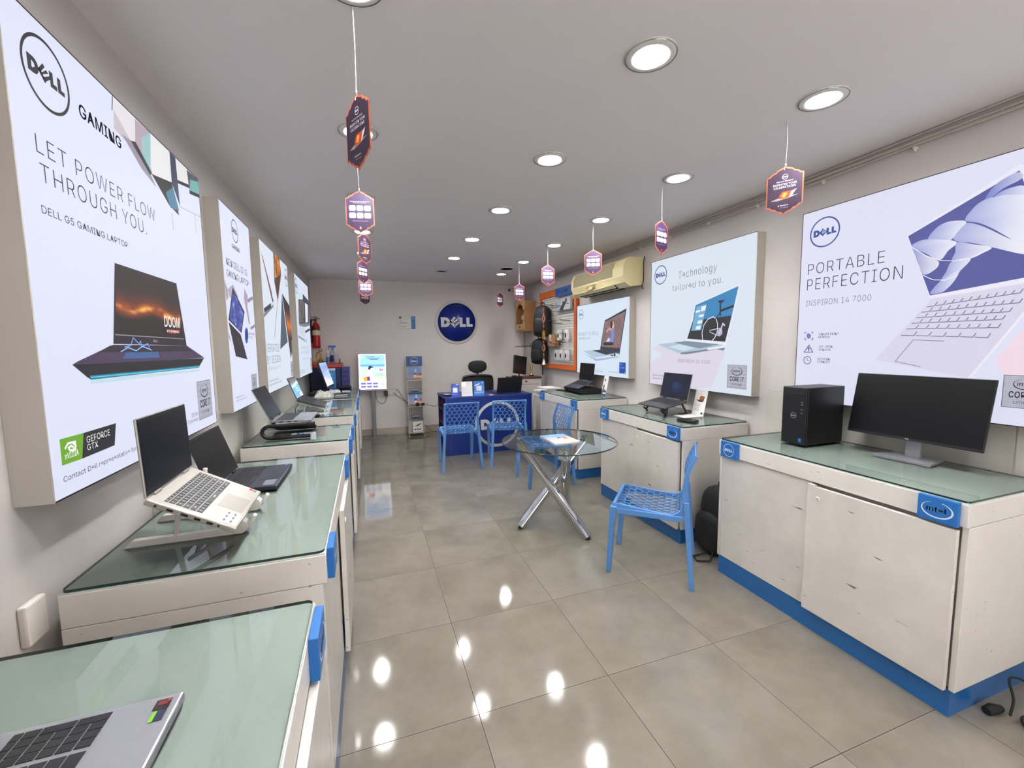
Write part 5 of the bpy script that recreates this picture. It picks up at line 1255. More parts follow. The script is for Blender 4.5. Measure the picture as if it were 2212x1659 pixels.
def st_a(mb, h, d_, M):
    dq(mb, M, h - .034, d_ - .034, h - .012, d_ - .012, (40, 26, 28)); dq(mb, M, h - .024, d_ - .03, h - .015, d_ - .016, (120, 40, 36), .0011); dq(mb, M, h - .018, d_ - .018, h - .013, d_ - .013, (200, 70, 66), .0012)
def st_a2(mb, h, d_, M):
    dq(mb, M, h - .058, d_ - .031, h - .036, d_ - .025, (120, 190, 50)); dq(mb, M, h - .058, d_ - .025, h - .036, d_ - .012, (38, 42, 70))
    text(mb, 'RTX', 0, 0, .013, .006, .0012, lin((200, 205, 225)), 'b', M @ T(h - .048, -d_ + .0145, 0) @ RX(PI / 2) @ T(-.008, 0, 0) @ Matrix.Scale(-1, 4, (0, 1, 0)))
def st_a3(mb, h, d_, M):
    for i in range(3): dq(mb, M, -h * 0 + h - .028, .036 + .008 * i, h - .014, .038 + .008 * i, (30, 30, 32))
laptop('silver laptop with black keys nearest the camera at lower left, cut by the frame', (-.572, .6425, .9035), math.radians(90.6), 0, math.radians(118), .36, .25, .24, M_SILV2, M_SILV2, M_KEYD, th=.0175, sticker=[(st_a, 'sticker'), (st_a2, 'sticker'), (st_a3, 'indicator_lights')], full=True, kb=(.036, .158))
def scr_navy(mb, x0, z0, x1, z1, M):
    rect(mb, x0, z0, x1, z1, -.0013, (16, 22, 44), M); mb.disc((x0 + x1) / 2 + .02, z0 + .09, .05, -.0014, 30, lin((20, 34, 66)), M, ex=1.3); mb.disc((x0 + x1) / 2 + .01, z0 + .1, .028, -.0015, 30, lin((24, 46, 86)), M, ex=1.4)
laptop('grey laptop with a dark navy screen on a black folding stand, right side', (2.523, 3.011, 1.003), math.radians(-90.6), math.radians(11.3), math.radians(102), .357, .235, .23, M_GRAPH, M_SILV2, M_KEYD, screen=scr_navy, th=.012, chin=.022)
laptop('black laptop with a raised back edge, below the air conditioner', (2.62, 4.75, 1.03), math.radians(-88), math.radians(20.1), math.radians(96.1), .345, .225, .222, mat('blue_black_metal', (64, 74, 92), .35, metal=.3), M_BLK, M_KEYD, th=.011, group='laptops on display')
laptop('black laptop seen from behind its lid on the blue desk', (1.90, 5.70, .812), math.radians(180.8), 0, math.radians(107.2), .372, .24, .236, M_BLK, M_BLK, M_KEYD, th=.0115)

# ---- stands under the laptops
M_WPL = mat('white_plastic', (226, 220, 212), .35)
t = thing('laptop_stand', 'white folding laptop stand with two long rails under the silver laptop', 'laptop stand', (0, 0, 0))
for y, xa, xb in ((1.562, -.73, -.425), (1.772, -.73, -.43)):
    mb = MB(); mb.prism([(xa, .8855), (xa + .03, .8855), (xb, .8855), (xb, .905), (xa + .02, .905)], y - .011, y + .011, 'xz'); rl = mb.build('rail', M_WPL, t, bevel=.002)
    mb = MB(); M = T(xb + .004, y, .9085) @ RX(PI / 2); mb.lathe([(.022, -.016), (.023, -.012), (.023, .012), (.022, .016)], 28, M); mb.lathe([(.014, .0165), (.011, .0168)], 24, M, col=(0, 0, 0, 1)); mb.build('pivot', M_WPL, t)
    mb = MB(); Mt = T(xb, y, .912) @ RY(math.radians(29.5)); mb.box((-.255, -.009, .0), (.018, .009, .012), Mt, bev=.002); mb.box((.012, -.008, .004), (.032, .008, .02), Mt, bev=.003); mb.box((.022, -.011, .012), (.034, .011, .048), Mt, bev=.003); mb.build('arm', M_WPL, t)
    mb = MB(); mb.tube([(-.60, y, .9), (-.575, y, 1.06)], .0075, 6); mb.build('strut', M_WPL, t)
tag(t, t['label'], 'laptop stand', 'laptop stands')
t = thing('laptop_stand', 'black bent-tube laptop stand holding the grey-screened silver laptop', 'laptop stand', (0, 0, 0), 0, 'laptop stands')
for y in (3.09, 3.44):
    pts = [(-.39, y, .899), (-.6, y, .899)]
    for k in range(9): a = -PI / 2 - PI * k / 8; pts.append((-.63 + .045 * math.cos(a), y, .939 + .04 * math.sin(a)))
    pts += [(-.58, y, .979), (-.36, y + (.02 if y < 3.2 else -.02), .979)]
    mb = MB(); mb.tube(pts, .0125, 12); mb.build('bent_tube', M_BLK, t)
mb = MB(); mb.tube([(-.4, 3.09, .979), (-.4, 3.44, .979)], .008, 8); mb.build('crossbar', M_BLK, t)
t = thing('laptop_stand', 'clear grey folding stand under the blue-screened laptop', 'laptop stand', (0, 0, 0), 0, 'laptop stands')
M_CLR = mat('milky_plastic', (206, 206, 202), .2)
for y in (4.17, 4.43):
    mb = MB(); mb.prism([(-.66, .8855), (-.41, .8855), (-.40, .9), (-.66, .897)], y - .01, y + .01, 'xz'); mb.build('rail', M_CLR, t)
    mb = MB(); mb.box((-.25, -.009, -.003), (.0, .009, .006), T(-.40, y, .928) @ RY(math.radians(17.1)), bev=.001); mb.tube([(-.4, y, .895), (-.39, y, .93)], .009, 8); mb.build('arm', M_CLR, t)
    mb = MB(); mb.tube([(-.58, y, .89), (-.55, y, .968)], .006, 6); mb.build('strut', M_CLR, t)
mb = MB(); mb.tube([(-.64, 4.17, .891), (-.64, 4.43, .891)], .006, 8); mb.build('crossbar', M_CLR, t)
t = thing('laptop_stand', 'black folding laptop stand with splayed feet, right side counter', 'laptop stand', (0, 0, 0), 0, 'laptop stands')
for y in (2.88, 3.12):
    mb = MB(); mb.tube([(2.50, y, .992 - .004), (2.54, y, .93), (2.56, y, .891)], .0085, 6); mb.tube([(2.56, y, .8925), (2.48, y, .8925)], .0065, 6); mb.build('rear_leg', M_BLK, t)
    mb = MB(); mb.tube([(2.36, y, .956), (2.33, y, .915), (2.34, y, .892)], .0085, 6); mb.tube([(2.34, y, .9), (2.30, y, .932)], .0075, 6); mb.build('front_leg', M_BLK, t)
    mb = MB(); mb.tube([(2.31, y, .941), (2.51, y, .982)], .0055, 6); mb.build('rail', M_BLK, t)
t = thing('equipment_case', 'flat black case lying under the black laptop on the far right counter', 'case', (2.6, 4.77, CT), 0)
mb = MB(); mb.prism([(-.155, .012), (-.13, 0), (.12, 0), (.145, .015), (.15, .055), (-.17, .06), (-.175, .045)], -.22, .22, 'xz'); mb.build('shell', M_BLKM, t, bevel=.006)
mb = MB(); mb.box((-.168, -.1, .028), (-.158, .1, .04)); mb.build('front_seam', M_BLK, t)
t = thing('laptop_riser', 'slanted black riser holding up the back of the black laptop', 'laptop stand', (2.6, 4.75, CT + .061))
mb = MB()
for y in (-.11, .11): mb.tube([(-.16, y, .006), (-.1, y, .006), (.03, y, .064)], .0055, 6); mb.tube([(.03, y, .064), (.0, y, .006), (-.1, y, .006)], .005, 6)
mb.build('frame', M_BLK, t)

# ---- right: tower, monitor, leaflets, phone
t = thing('computer_tower', 'black desktop computer tower on the right counter beside the monitor', 'computer', (2.36, 1.778, CT), RYW)
mb = MB(); mb.box((-.073, .012, .006), (.073, .315, .342), bev=.005); mb.build('case', M_BLK, t)
mb = MB(); mb.box((-.073, 0, .006), (.073, .012, .342), bev=.004); fp = mb.build('front_panel', mat('black_front', (17, 18, 22), .3), t)
mb = MB(); mb.box((-.066, -.0008, .302), (.066, 0, .33)); mb.build('drive_bay', M_BLKM, fp)
mb = MB(); round_mark(mb, .0, .175, .017, -.0008, lin((190, 195, 205)), th=.1); mb.build('emblem', M_INK, fp)
mb = MB(); mb.col = lin((20, 110, 200)); mb.box((.035, -.001, .022), (.053, -.0002, .045)); mb.col = lin((150, 200, 240)); mb.box((.039, -.0014, .034), (.05, -.001, .037)); mb.build('chip_sticker', M_INK, fp)
mb = MB()
for z in (.19, .21, .238, .252): mb.box((.042, -.001, z), (.054, 0, z + .007))
mb.build('ports', mat('port_grey', (90, 92, 96), .4), fp)
for sx in (-.05, .05):
    for y in (.04, .29): mb = MB(); mb.box((sx - .012, y - .012, 0), (sx + .012, y + .012, .007)); mb.build('foot', M_RUBBER, t)
t = thing('computer_monitor', 'large black monitor on a silver stand on the right counter', 'monitor', (2.577, 1.337, CT), RYW)
MT = T(0, 0, .1) @ RX(-math.radians(10.9)); wM, hM = .562, .333
mb = MB(); mb.box((-wM / 2, 0, 0), (wM / 2, .012, hM), MT, bev=.003); mb.box((-.2, .012, .03), (.2, .04, .25), MT, bev=.01); mb.build('housing', M_BLK, t)
mb = MB(); mb.box((-wM / 2 + .004, -.0008, .014), (wM / 2 - .004, 0, hM - .004), MT); mb.build('screen', M_SCR, t)
mb = MB(); round_mark(mb, .0, .007, .0105, -.0012, lin((225, 228, 232)), MT, ring=False); mb.build('maker_mark', M_INK, t)
mb = MB(); mb.prism([(-.115, -.06), (.115, -.06), (.125, -.045), (.098, .115), (-.098, .115), (-.125, -.045)], 0.0005, .009, 'xy'); mb.build('foot_plate', M_SILV2, t, bevel=.002)
mb = MB(); mb.prism([(-.032, .05), (-.032, .072), (.032, .072), (.032, .05)], .009, .2, 'xy', M=T(0, 0, 0)); mb.build('stem', M_SILV2, t, bevel=.003)
def leaflet(label, loc, yaw, w_, h_, fd, deco, decof=None):
    t = thing('leaflet', label, 'leaflet', loc, yaw, 'standing product leaflets')
    M = RX(-.22)
    mb = MB(); mb.box((-w_ / 2, 0, 0), (w_ / 2, .0012, h_), M); mb.box((-w_ / 2, -fd, 0), (w_ / 2, 0, .0012)) if fd else None; mb.build('card', mat('paper_white', (232, 228, 226), .6), t)
    mb = MB(); deco(mb, w_, h_, M); mb.build('printed_face', M_INK, t)
def leaf2(mb, w_, h_, M):
    mb.ring(0, h_ * .93, .005, .0062, -.0005, 20, lin((70, 70, 78)), M); rect(mb, -w_ * .28, h_ * .84, w_ * .28, h_ * .85, -.0005, (150, 150, 155), M)
    mb.flat([M @ Vector((w_ * a, -.0006, h_ * b)) for a, b in ((-.08, .6), (.28, .56), (.32, .76), (-.02, .78))], lin((48, 44, 46)))
    mb.flat([M @ Vector((w_ * a, -.0007, h_ * b)) for a, b in ((-.04, .61), (.26, .57), (.29, .74), (.02, .76))], lin((196, 92, 48)))
    mb.flat([M @ Vector((w_ * a, -.0007, h_ * b)) for a, b in ((.1, .6), (.26, .575), (.28, .7), (.17, .73))], lin((70, 120, 80)))
    mb.flat([M @ Vector((w_ * a, -.0006, h_ * b)) for a, b in ((-.36, .62), (-.08, .6), (.28, .56), (.1, .53), (-.1, .545))], lin((60, 60, 66)))
    for i in range(5): rect(mb, -w_ * .4, h_ * (.42 - .06 * i), w_ * (.1 - .05 * (i % 3)), h_ * (.432 - .06 * i), -.0005, (120, 120, 124), M)
    rect(mb, w_ * .24, h_ * .06, w_ * .4, h_ * .14, -.0005, (40, 40, 70), M)
leaflet('white folded leaflet showing an open laptop, beside the black folding stand', (2.60, 2.80, CT), RYW, .135, .215, .19, leaf2)
def leaf3(mb, w_, h_, M):
    rect(mb, -w_ / 2, 0, w_ / 2, h_ * .24, -.0005, (60, 84, 120), M); rect(mb, -w_ * .2, h_ * .08, w_ * .5, h_ * .16, -.0006, (210, 215, 225), M)
    mb.disc(-w_ * .12, h_ * .78, .015, -.0006, 20, lin((48, 40, 42)), M, ex=.8); mb.flat([M @ Vector((w_ * a, -.0006, h_ * b)) for a, b in ((-.3, .3), (-.05, .28), (-.05, .52), (-.3, .56))], lin((110, 90, 82)))
    mb.disc(w_ * .2, h_ * .42, .026, -.0006, 20, lin((236, 230, 224)), M, ex=.9); rect(mb, -w_ * .4, h_ * .24, w_ * .3, h_ * .3, -.0007, (130, 92, 70), M)
    for i in range(4): rect(mb, w_ * .05, h_ * (.62 + .06 * i), w_ * .38, h_ * (.63 + .06 * i), -.0006, (150, 140, 138), M)
leaflet('narrow white leaflet with a headset picture, at the edge of the far right counter', (2.62, 4.33, CT), RYW, .1, .235, .0, leaf3)
t = thing('phone', 'black smartphone lying face up on the middle right counter', 'phone', (2.325, 2.6, CT), math.radians(18))
mb = MB(); mb.box((-.037, -.072, 0), (.037, .072, .017), bev=.006); mb.build('body', M_BLK, t)
mb = MB(); mb.box((-.033, -.068, .017), (.033, .068, .0175)); mb.build('screen', M_SCR, t)
tag(MB().__class__() and (lambda mb: (mb.box((-.04, -.09, 0), (.04, .09, .008), bev=.002), mb.build('remote_control', M_BLK, loc=(2.42, 5.01, CT), rotz=.3))[1])(MB()), 'small flat black remote beside the black case on the far right counter', 'remote')

# ---- left: all-in-one, film, book, boxes
t = thing('desktop_computer', 'all-in-one desktop with a tall tilted pale blue screen on the far left counter', 'computer', (-.5, 6.33, CT), math.radians(84))
MA = T(0, 0, .055) @ RX(-math.radians(16.5)); wA, hA = .47, .37
mb = MB(); mb.box((-wA / 2, 0, 0), (wA / 2, .022, hA), MA, bev=.004); mb.build('housing', M_BLK, t)
mb = MB()
n = 12
for i in range(n):
    a, b = i / n, (i + 1) / n; c = mixc((214, 220, 232), (120, 150, 200), min(1, a * 1.25)) if a < .7 else mixc((120, 150, 200), (160, 182, 214), (a - .7) * 3)
    rect(mb, -wA / 2 + .01, .03 + (hA - .045) * a, wA / 2 - .01, .03 + (hA - .045) * b, -.001, c, MA)
mb.flat([MA @ Vector(p) for p in ((-wA / 2 + .01, -.0014, .03), (wA / 2 - .01, -.0014, .03), (wA / 2 - .1, -.0014, .09), (0, -.0014, .11), (-wA / 2 + .01, -.0014, .17))], lin((222, 222, 232)))
mb.build('screen', M_SCRP, t)
mb = MB(); mb.box((-.03, .03, .01), (.03, .05, .16)); mb.box((-.12, -.07, 0), (.12, .13, .01), bev=.003); mb.build('stand', M_BLK, t)
M_FILM = mat('clear_film', (196, 200, 190), .15, spec=.7, bump=.6, bscale=18)
def crumple(name, label, cat, c, size, m, seed, n=14, hfn=None):
    rnd = random.Random(seed); mb = MB(); vs = []; fs = []
    for j in range(n + 1):
        for i in range(n + 1):
            a, b = i / n * 2 - 1, j / n * 2 - 1
            e = max(0, 1 - max(abs(a), abs(b)) ** 3)
            r = fbm(a * 2.4 + seed, b * 2.4) * 1.4 + .25 * rnd.random()
            vs.append((a * size[0] * (1 - .15 * abs(b)), b * size[1] * (1 - .15 * abs(a)), .001 + e * size[2] * r))
    for j in range(n):
        for i in range(n): k = j * (n + 1) + i; fs.append((k, k + 1, k + n + 2, k + n + 1))
    k = len(vs); mb.add(vs, fs); mb.add([(x, y, 0.0) for x, y, z in vs], [f[::-1] for f in fs])
    edge = list(range(n + 1)) + [(n + 1) * r + n for r in range(1, n + 1)] + [(n + 1) * n + i for i in range(n - 1, -1, -1)] + [(n + 1) * r for r in range(n - 1, 0, -1)]
    o = mb.build(name, m, loc=c); ne = len(edge)
    return tag(o, label, cat)
crumple('plastic_bag', 'crumpled pale green plastic film on the farthest left counter', 'plastic bag', (-.53, 5.6, CT), (.12, .09, .075), M_FILM, 3)
crumple('plastic_wrap', 'crumpled grey plastic wrap at the foot of the all-in-one desktop', 'plastic bag', (-.44, 5.95, CT), (.09, .09, .055), mat('grey_film', (186, 188, 184), .2, bump=.5), 8)
t = thing('notebook', 'black notebook with white page edges on the farthest left counter', 'notebook', (-.345, 5.72, CT), .12)
mb = MB(); mb.box((-.075, -.1, 0), (.075, .1, .004)); mb.box((-.075, -.1, .018), (.075, .1, .022)); mb.box((-.075, -.1, .004), (-.071, .1, .018)); mb.build('cover', M_BLK, t, bevel=.001)
mb = MB(); mb.box((-.071, -.097, .004), (.072, .097, .018)); mb.build('pages', mat('paper_white', (232, 228, 226), .6), t)
mb = MB(); mb.ball((0, 0, .022), (.055, .09, .022), 16, p=3); tag(mb.build('spectacles_case', M_BLKM, loc=(-.33, 6.55, CT), rotz=PI / 2 - .1), 'rounded black case beside the plum and blue boxes on the left', 'case')
mb = MB(); mb.box((-.055, -.13, 0), (.055, .13, .03), bev=.008); tag(mb.build('keyboard_box', M_BLKM, loc=(-.66, 5.95, CT), rotz=-.1), 'low black gadget against the wall on the farthest left counter', 'gadget')
for i, (x, y, r) in enumerate([(-.43, 4.16, .02), (-.395, 4.14, .022), (-.37, 4.19, .018)]):
    mb = MB(); mb.lathe([(r, 0), (r, .004), (r * .8, .007), (r * .75, .003), (0, .003)], 20)
    tag(mb.build('clear_ring', M_CLR, loc=(x, y, CT)), 'small clear plastic ring lying before the folding stand on the left counter', 'plastic ring', 'clear plastic rings')
mb = MB(); mb.box((-.05, -.13, 0), (.05, .13, .003)); tag(mb.build('price_card', mat('pale_card', (190, 196, 200), .4), loc=(-.3, 6.15, CT), rotz=.1), 'grey flat card at the outer edge of the farthest left counter', 'card')
pts = [(-.615, 4.2, .985), (-.63, 4.12, .95), (-.625, 4.09, .92), (-.64, 4.07, .9), (-.66, 4.08, .889), (-.7, 4.2, .889)]
mb = MB(); mb.tube([Vector(p) for p in pts], .003, 6); tag(mb.build('charging_cable', M_BLKM), 'thin black cable hanging from the blue-screened laptop', 'cable')
t = thing('white_bracket', 'small white plastic bracket on the left wall at the counter end', 'bracket', (XL, 1.33, .83))
mb = MB(); mb.box((.0, -.05, -.055), (.02, .02, .05), bev=.006); mb.build('plate', M_WPL, t)
# navy store cupboard in the back left corner and what stands on it
t = thing('storage_cupboard', 'dark navy cupboard with a red top in the back left corner', 'cupboard', (-.58, 6.665, 0))
mb = MB(); mb.box((-.22, 0, 0), (.19, .6, 1.2)); mb.build('body', mat('navy_board', (24, 30, 72), .4), t, bevel=.003)
mb = MB(); mb.box((-.225, -.01, 1.2), (.2, .61, 1.245)); mb.build('top', mat('red_board', (196, 52, 44), .4), t, bevel=.003)
t = thing('product_box', 'tall violet-blue carton with five panels at the cupboard side, back left', 'box', (-.322, 6.72, 0))
mb = MB(); mb.box((-.062, 0, 0), (.055, .3, 1.19)); mb.build('carton', mat('violet_card', (58, 62, 128), .45), t, bevel=.002)
mb = MB()
for i in range(6): rect(mb, -.04, .75 + .07 * i, .035, .8 + .07 * i, -.0008, (44, 46, 104))
mb.build('printed_panels', M_INK, t)
t = thing('notice_card', 'light blue notice card leaning on the navy cupboard front', 'card', (-.52, 6.645, CT - .001))
mb = MB(); mb.box((-.075, 0, 0.0), (.06, .004, .3), RX(0)); mb.build('card', mat('sky_card', (62, 140, 204), .4), t)
mb = MB(); rect(mb, -.075, .27, .06, .3, -.0006, (225, 228, 232))
for i in range(4): rect(mb, -.06, .06 + .05 * i, .02 + .01 * (i % 2), .066 + .05 * i, -.0006, (190, 215, 240))
mb.build('printed_face', M_INK, t)
M_GOLD = mat('brass', (196, 150, 70), .25, metal=.9)
t = thing('trophy', 'brass trophy holding a glass ball on a wooden slab, back left cupboard', 'trophy', (-.68, 6.88, 1.247))
mb = MB(); mb.box((-.1, -.07, 0), (.11, .07, .03), bev=.003); mb.build('slab', mat('tan_wood', (178, 128, 84), .45, var=.2), t)
mb = MB(); mb.lathe([(.045, .03), (.04, .04), (.018, .07), (.012, .11), (.016, .16)], 20, T(.01, 0, 0)); mb.tube([(-.03, 0, .05), (-.045, 0, .12), (-.03, 0, .165), (0, 0, .17)], .012, 8); mb.build('figure', M_GOLD, t)
mb = MB(); mb.ball((.012, 0, .205), .032, 18); mb.build('ball', mat('smoky_ball', (150, 140, 130), .05, spec=.8), t)
M_CLEARP = mat_glass('clear_bottle', (226, 232, 234))
def bottle(x, y, r, h_, label, name, capm, spray=False, lab=None):
    t = thing(name, label, 'bottle', (x, y, 1.247), 0, 'cleaning bottles on the cupboard')
    mb = MB(); mb.lathe([(0, 0), (r, .001), (r, h_ * .62), (r * .8, h_ * .72), (r * .35, h_ * .8), (r * .35, h_ * .84)], 20); mb.build('body', mat('bottle_' + name, (196, 202, 206), .12, spec=.7, alpha=.62), t)
    if spray:
        mb = MB(); mb.lathe([(r * .4, h_ * .82), (r * .4, h_ * .88), (r * .3, h_ * .9), (r * .3, h_)], 14); mb.box((-.06, -.012, h_ * .96), (.045, .012, h_ * 1.08), bev=.005); mb.tube([(-.05, 0, h_ * .96), (-.055, 0, h_ * .86)], .004, 6); mb.build('spray_head', capm, t)
    else: mb = MB(); mb.lathe([(r * .42, h_ * .82), (r * .42, h_ * .98), (0, h_)], 14); mb.build('cap', capm, t)
    if lab: mb = MB(); mb.lathe([(r * 1.01, h_ * .12), (r * 1.01, h_ * .5)], 20, cap=False); mb.build('label_band', lab, t)
bottle(-.56, 6.80, .028, .2, 'clear bottle with a white cap standing beside the brass trophy', 'sanitizer_bottle', M_CLR, lab=mat('blue_liquid', (58, 92, 150), .2))
bottle(-.5, 6.9, .045, .25, 'clear spray bottle with a blue trigger head on the cupboard', 'spray_bottle', mat('blue_trigger', (44, 108, 190), .3), True, mat('navy_label', (40, 44, 92), .4))
bottle(-.455, 6.82, .03, .2, 'slim clear bottle right of the blue-headed spray bottle', 'glass_bottle', M_CLR)
t = thing('figurine', 'tiny bronze figurine at the right end of the red cupboard top', 'figurine', (-.405, 6.86, 1.247))
mb = MB(); mb.lathe([(.018, 0), (.018, .012), (.008, .02), (.012, .04), (.007, .055), (.01, .065), (0, .075)], 14); mb.build('body', mat('bronze', (110, 84, 60), .35, metal=.7), t)

# ================================================================== hanging festival tags
M_CARD = mat('tag_card', (196, 88, 52), .5)
M_STR = mat('white_string', (232, 230, 226), .7)
WT, HT = .155, .24
def tag_outline(k=1.0, n=5):
    """ogee-topped, ogee-bottomed plaque, top point at z 0"""
    w_ = WT / 2; pts = [(0, 0), (w_ * .05, -.007), (w_ * .14, -.012), (w_ * .32, -.016), (w_ * .44, -.021), (w_ * .52, -.029), (w_ * .56, -.0295), (w_ * .68, -.032), (w_ * .78, -.038), (w_ * .83, -.044), (w_, -.046)]
    r = pts + [(a, -HT - b) for a, b in pts[::-1]]
    full = r + [(-a, b) for a, b in r[::-1][1:-1]]
    cz = -HT / 2
    return [(a * k, cz + (b - cz) * k) for a, b in full]
def front_print(mb, y, sgn):
    def X(a): return a
    mb.prism(tag_outline(.94), y, y + .0002, 'xz', col=lin((46, 28, 52)))
    y -= .0003; W_ = lin((230, 226, 232))
    round_mark(mb, 0, -.055, .0125, y, W_, th=.12)
    text(mb, 'FESTIVE SPECIALS', -.035, -.0785, .07, .0048, y, W_, 'b')
    text(mb, 'BRIGHTEN YOUR', -.049, -.094, .098, .009, y, W_, 'm'); text(mb, 'CELEBRATIONS', -.046, -.108, .092, .009, y, W_, 'm')
    mb.flat([(-.058, y, -.163), (-.02, y, -.152), (.06, y, -.148), (.022, y, -.158), (-.028, y, -.166)], lin((150, 140, 138)))
    mb.flat([(-.022, y - .0001, -.16), (.02, y - .0001, -.157), (.03, y - .0001, -.126), (-.008, y - .0001, -.126), (-.02, y - .0001, -.14)], lin((196, 66, 30)))
    mb.flat([(-.012, y - .0002, -.15), (.002, y - .0002, -.154), (.012, y - .0002, -.134), (-.002, y - .0002, -.131)], lin((246, 176, 60)))
    mb.flat([(.02, y - .0001, -.157), (.03, y - .0001, -.128), (.05, y - .0001, -.121), (.032, y - .0001, -.15)], lin((222, 214, 206)))
    text(mb, 'McAfee', -.016, -.194, .034, .006, y, W_, 'b'); mb.flat([(-.026, y, -.189), (-.023, y, -.196), (-.019, y, -.189)], W_)
    text(mb, 'Terms apply', -.018, -.203, .036, .0025, y, W_, 'm')
def back_print(mb, y):
    M = RZ(PI)
    mb.prism(tag_outline(.94), y, y + .0002, 'xz', M=M, col=lin((46, 26, 60)))
    y -= .0003; W_ = lin((214, 208, 212))
    text(mb, 'Celebrate the festive season of offers', -.054, -.066, .108, .0036, y, W_, 'm', M); text(mb, 'that fill with special cheer', -.036, -.073, .072, .0036, y, W_, 'm', M)
    for r in range(2):
        for c in range(3):
            cx, cz = (c - 1) * .041, -.1 - r * .04; a, b, k = .0175, .0145, .0045
            mb.flat([M @ Vector((cx + p, y, cz + q)) for p, q in ((-a + k, b), (a - k, b), (a, b - k), (a, -b + k), (a - k, -b), (-a + k, -b), (-a, -b + k), (-a, b - k))], W_)
            for q in range(2): rect(mb, cx - .011, cz + .003 - q * .006, cx + .011, cz + .0045 - q * .006, y - .0001, (120, 110, 130), M)
    text(mb, 'Log in to find out more', -.042, -.171, .084, .003, y, W_, 'm', M)
    mb.disc(0, -.207, .0095, y, 20, lin((96, 60, 60)), M, ex=.8); mb.flat([M @ Vector(p) for p in ((-.005, y - .0001, -.213), (.005, y - .0001, -.213), (.002, y - .0001, -.206), (0, y - .0001, -.199), (-.002, y - .0001, -.206))], lin((240, 180, 90)))
def hang_tag(x, y, ztop, rz, label, swing=0.0):
    t = thing('hanging_tag', label, 'hanging tag', (x, y, H), math.radians(rz), 'festival tags hanging from the ceiling')
    dz = ztop - H
    mb = MB(); mb.tube([(0, 0, -.001), (.003, 0, dz * .5), (0, 0, dz - .004), (-.004, -.0025, dz - .022)], .0009, 5); mb.ball((0, 0, -.003), .005, 8); mb.ball((0, 0, dz + .002), (.004, .003, .005), 8); mb.build('string', M_STR, t)
    M = T(0, 0, dz)
    mb = MB(); mb.prism(tag_outline(), -.0012, .0012, 'xz', M=M); c = mb.build('card', M_CARD, t)
    fm = MB(); front_print(fm, -.0016, 1); fm.v = [M @ v for v in fm.v]; fm.build('front_print', M_INK, c)
    bm_ = MB(); back_print(bm_, -.0016); bm_.v = [M @ v for v in bm_.v]; bm_.build('back_print', M_INK, c)
hang_tag(0.0, 1.51, 2.305, -62, 'hanging tag nearest the camera on the left, printed side edge-on, highest in view')
hang_tag(-.008, 2.58, 2.367, 168, 'second hanging tag on the left, showing six white boxes, below the nearest one')
hang_tag(.012, 3.5, 2.366, 52, 'third hanging tag on the left, turned aside, just under the one with six boxes')
hang_tag(-.012, 4.45, 2.346, 232, 'fourth hanging tag on the left string line, narrow with six small boxes')
hang_tag(.008, 5.4, 2.324, 182, 'fifth hanging tag on the left, facing front, overlapping the back wall edge')
hang_tag(-.005, 6.6, 2.345, 212, 'farthest hanging tag on the left, partly hidden behind the one before it')
hang_tag(1.985, 1.6, 2.358, -58, 'hanging tag nearest the camera on the right, printed with a fiery laptop')
hang_tag(1.967, 2.5, 2.347, 200, 'hanging tag with six white boxes in front of the bicycle poster')
hang_tag(1.985, 3.47, 2.355, 150, 'hanging tag in front of the air conditioner')
hang_tag(1.95, 4.41, 2.387, 178, 'hanging tag left of the air conditioner, above the orange framed rack')
hang_tag(1.975, 5.42, 2.321, 190, 'hanging tag just above the carved wooden shrine box')
hang_tag(2.05, 6.55, 2.34, 214, 'smallest hanging tag on the right, alone before the back wall')

# ================================================================== back wall
t = thing('round_sign', 'large round blue wall sign with white rim on the back wall', 'sign', (1.497, YB, 1.9))
mb = MB(); M = RX(PI / 2); mb.lathe([(.375, 0), (.378, .004), (.378, .018), (.372, .022), (0, .022)], 72, M); mb.build('rim_disc', mat('ivory_acrylic', (222, 216, 206), .3), t)
mb = MB(); mb.lathe([(.333, .022), (.333, .0245), (0, .0245)], 72, M); mb.build('blue_disc', mat('royal_blue', (18, 42, 132), .3), t)
mb = MB(); round_mark(mb, 0, 0, .372, -.0255, lin((222, 222, 224)), ring=False)
text(mb, 'TM & QUOC', -.1, .272, .2, .03, -.0255, lin((190, 184, 170)), 'b'); mb.build('lettering', M_INK, t)
t = thing('certificate', 'small white framed certificate with a blue stripe on the back wall', 'certificate', (.64, YB, 1.89))
mb = MB(); mb.box((-.145, -.014, -.107), (.145, 0, .107), bev=.002); mb.build('board', mat('beige_board', (214, 208, 194), .4), t)
mb = MB(); rect(mb, -.138, -.1, .075, .1, -.0146, (226, 224, 214)); rect(mb, .075, -.107, .145, .107, -.0146, (62, 122, 168)); rect(mb, -.12, .065, -.085, .1, -.015, (46, 92, 150))
mb.ring(.108, .075, .014, .017, -.015, 24, lin((210, 225, 236)))
for z, wd, c in ((.02, .05, 120), (-.012, .13, 90), (-.07, .12, 150)): rect(mb, -.12, z, -.12 + wd, z + .008, -.015, (c, c, c - 10))
mb.build('printed_face', M_INK, t)
